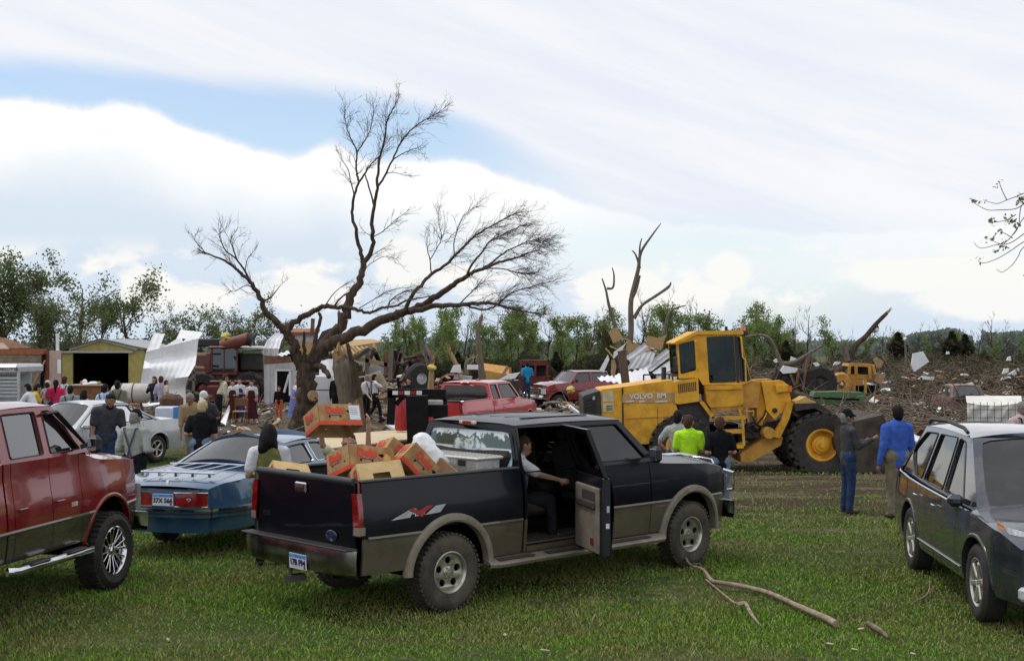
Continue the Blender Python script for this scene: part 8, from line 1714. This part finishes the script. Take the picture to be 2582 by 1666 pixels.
for b in (409, 417, 426): wood('cage_wire', Wp(lft, b, Yc-.08), Wp(rgt, b, Yc-.08), .012, .012, GREYM, wt_)
mb = MB()
for c in ((lft+1, 426), (rgt-1, 426)): q = Wp(c[0], 426, Yc); mb.box((q.x, q.y, (q.z+gz(0, Yc))/2), (.05, .05, q.z-gz(0, Yc)))
mb.obj('cage_leg', GREYM, wt_)
solid('white_stick', [Wp(925, 429, 27), Wp(936, 432.5, 27), Wp(936, 434, 27), Wp(925, 430.3, 27)], TINW2, .04, None, label='thin white strip sticking up behind the grey crossover roof', category='strip')
# ---- loose debris as stuff, sticks and litter
def debris(name, label, n, fx, fy, mats, smax, seed, up=.0):
    R = random.Random(seed); mb = MB()
    for _ in range(n):
        px, Y = fx(R), fy(R); p = W(px, Y); s = R.uniform(.25, 1.)**1.5*smax; mb.k = R.randrange(len(mats))
        mb.box((0, 0, 0), (s, s*R.uniform(.15, .7), s*R.uniform(.02, .2)), TR(p.x, p.y, p.z+.03+R.random()**2*up*max(.1, min(1, (Y-46)/30)), rx=R.gauss(0, .35), ry=R.gauss(0, .35), rz=R.random()*6))
    mb.obj(name, mats, kind='stuff', smooth=0, label=label, category='debris')
LIT = mat('litter_pale', (.42, .40, .36), (.3, .28, .24), rough=.9)
debris('debris', 'scattered boards and litter among the people on the left', 520, lambda R: R.uniform(110, 420), lambda R: R.uniform(33, 58), [LIT, LUMB, GREYW, OLDW, TINW2, GREYM], .42, 1, .12)
debris('debris', 'scattered wreckage in the middle distance', 1500, lambda R: R.uniform(370, 640), lambda R: R.uniform(52, 86), [LIT, LUMB, GREYW, OLDW, TINW2, GREYM, LUMB, RUST], .8, 2, .9)
debris('debris', 'scattered wreckage over the right-hand field', 2600, lambda R: R.uniform(760, 1030), lambda R: 40+58*R.random()**.8, [LIT, LUMB, GREYW, OLDW, TINW2, GREYM, OLDW, GREYW, LUMB, GREYW, OLDW, TINW2], .68, 3, 1.5)
tw = Tw(); R = random.Random(17)
for _ in range(2800):
    px, Y = R.uniform(740, 1040), R.uniform(44, 100); p = W(px, Y)+Vector((0, 0, R.uniform(.05, .5+max(0, Y-50)*.035))); d = Vector((R.gauss(0, 1), R.gauss(0, .6), R.gauss(0, .35))).normalized(); L = R.uniform(.5, 2.2); tw.seg([p, p+d*L*.5+rv(R, .08), p+d*L], [.03, .022, .008], 4)
for _ in range(500):
    px, Y = R.uniform(130, 640), R.uniform(38, 80); p = W(px, Y)+Vector((0, 0, R.uniform(.02, .35))); d = Vector((R.gauss(0, 1), R.gauss(0, .6), R.gauss(0, .2))).normalized(); L = R.uniform(.4, 1.6); tw.seg([p, p+d*L*.5+rv(R, .06), p+d*L], [.025, .018, .008], 4)
tw.obj('sticks', BARKL, kind='stuff', label='snapped branches and sticks strewn over the debris field', category='debris')
tw = Tw()
for _ in range(260):
    px, Y = R.uniform(-10, 1030), R.uniform(9, 22); p = W(px, Y)+Vector((0, 0, .015)); a = R.random()*6.3; L = R.uniform(.04, .22); d = Vector((cos(a), sin(a), .05)); tw.seg([p, p+d*L*.5+rv(R, .01), p+d*L], [.005, .004, .002], 4)
tw.obj('twig_litter', BARKL, kind='stuff', label='small twigs scattered in the grass', category='debris')
# fallen limb in the foreground grass
BL = barkmat('pale_limb_bark', (.26, .19, .14), (.38, .30, .23))
fl = thing('fallen_limb', 'long pale forked dead limb lying in the foreground grass', 'fallen branch')
G_ = lambda px, py, h=.05: (lambda Y: W(px, Y)+Vector((0, 0, h)))(CAMZ*F/(py-HY))
log('limb', [G_(678, 556, .10), G_(683, 563, .14), G_(690, 572, .10), G_(703, 579, .12), G_(712, 586, .07), G_(722, 590, .09), G_(748, 592, .06), G_(772, 598, .05), G_(800, 611, .05), G_(826, 622, .045), G_(836, 627, .04)], [.008, .010, .014, .019, .024, .026, .026, .027, .03, .036, .034], BL, fl, 8)
log('side_branch', [G_(706, 584, .06), G_(720, 595, .05), G_(735, 607, .05), G_(745, 609, .07), G_(751, 618, .05), G_(759, 627, .04)], [.010, .010, .013, .022, .02, .008], BL, fl, 6); log('side_branch', [G_(745, 609, .06), G_(738, 612, .08)], [.018, .012], BL, fl, 6); log('side_branch', [G_(690, 572, .1), G_(700, 576, .16)], [.010, .004], BL, fl, 5)
log('stick', [G_(914, 604, .03), G_(928, 597, .05), G_(930, 586, .12)], [.006, .008, .004], BL, None, label='short curved twig in the grass left of the crossover wheel', category='stick')
log('wood_scrap', [G_(868, 626, .03), G_(880, 634, .04), G_(888, 640, .03)], [.03, .03, .012], mat('brown_scrap', (.10, .06, .04), (.2, .15, .11)), None, label='broken brown chunk of wood in the bottom right grass', category='wood chunk')
R = random.Random(23)
CL = ['pale wood chip at the bottom edge below the open pickup door', 'pale wood chip in the grass under the pickup rear wheel side', 'pale wood chip just left of the broken brown chunk', 'pale wood chip on the broken brown chunk of wood', 'pale wood chip at the bottom right below the crossover wheel', 'pale wood chip near the bottom edge below the limb end', 'pale wood chip in the grass just below the thick limb end', 'pale wood chip near the bottom edge left of the pickup bumper']
for i, (px, py) in enumerate(((545, 652), (505, 636), (861, 630), (884, 634), (913, 655), (855, 651), (830, 645), (168, 641))):
    q = G_(px, py, .02); mb = MB(); mb.box((0, 0, 0), (.05+.05*R.random(), .03, .015), TR(0, 0, 0, rx=R.random(), rz=R.random()*3), bev=.005); mb.obj('wood_chip', mat('pale_chip', (.50, .42, .32), rough=.9), None, TR(*q), label=CL[i], category='wood chip', group='pale wood chips in the foreground grass')
# ---- budding branch reaching in from the right
bt = thing('budding_tree', 'tree outside the right edge whose thin budding twigs reach into the frame', 'tree'); Yr = 19.; q3 = lambda a, b: (674.2+a*.14654, 158.6+b*.14654)
def tl(pts, w0, w1, name='twig'): log(name, [Wp(*q3(a, b), Yr) for a, b in pts], [(w0+(w1-w0)*i/(len(pts)-1))*Yr/F*.147/2 for i in range(len(pts))], TWIG, bt, 5)
base = W(1190, Yr); log('trunk', [base-Vector((0, 0, .3)), base+Vector((.1, 0, 1.6)), base+Vector((-.1, 0, 3.2)), base+Vector((.1, 0, 5.5))], [.2, .16, .13, .06], BARK, bt, 12)
for (a, b), z_ in (((2560, 150), 3.9), ((2560, 480), 3.0), ((2600, 330), 3.4)): e_ = Wp(*q3(a, b), Yr); log('limb', [base+Vector((0, 0, z_)), (base+Vector((0, 0, z_+.3))).lerp(e_, .6), e_], [.06, .04, .012], BARK, bt, 7)
for pts in ([(2560, 150), (2387, 235), (2270, 280), (2200, 305), (2110, 280)], [(2600, 330), (2420, 300), (2330, 340), (2220, 348), (2140, 348), (2070, 315), (2030, 285)], [(2270, 280), (2245, 230), (2225, 180), (2220, 160)], [(2600, 330), (2387, 300), (2350, 460), (2300, 530), (2250, 580), (2200, 635)], [(2600, 330), (2420, 370), (2330, 490), (2270, 560), (2180, 590), (2090, 608), (2045, 570)], [(2560, 480), (2387, 565), (2290, 630), (2200, 682), (2110, 710), (2070, 690)], [(2560, 480), (2387, 600), (2350, 660), (2310, 720), (2240, 772), (2200, 750)], [(2330, 380), (2260, 420), (2170, 432)], [(2310, 540), (2260, 510), (2215, 488)], [(2387, 510), (2300, 570), (2230, 580), (2150, 545)], [(2560, 600), (2440, 720), (2380, 800)]): tl(pts, 7, 3.5)
pts = []
for a, b, k in ((2290, 415, 26), (2170, 430, 12), (2365, 285, 26), (2385, 265, 16), (2250, 600, 14), (2215, 488, 6), (2030, 285, 5), (2220, 165, 7), (2110, 280, 5), (2070, 690, 6), (2160, 550, 10), (2240, 570, 8), (2330, 440, 12), (2200, 635, 5)):
    c = Wp(*q3(a, b), Yr)
    for _ in range(k): pts.append(tuple(c+rv(R, .035)))
mkobj('leaf', leaves_mesh('leaf', pts, .05, LF2), bt, kind='stuff')
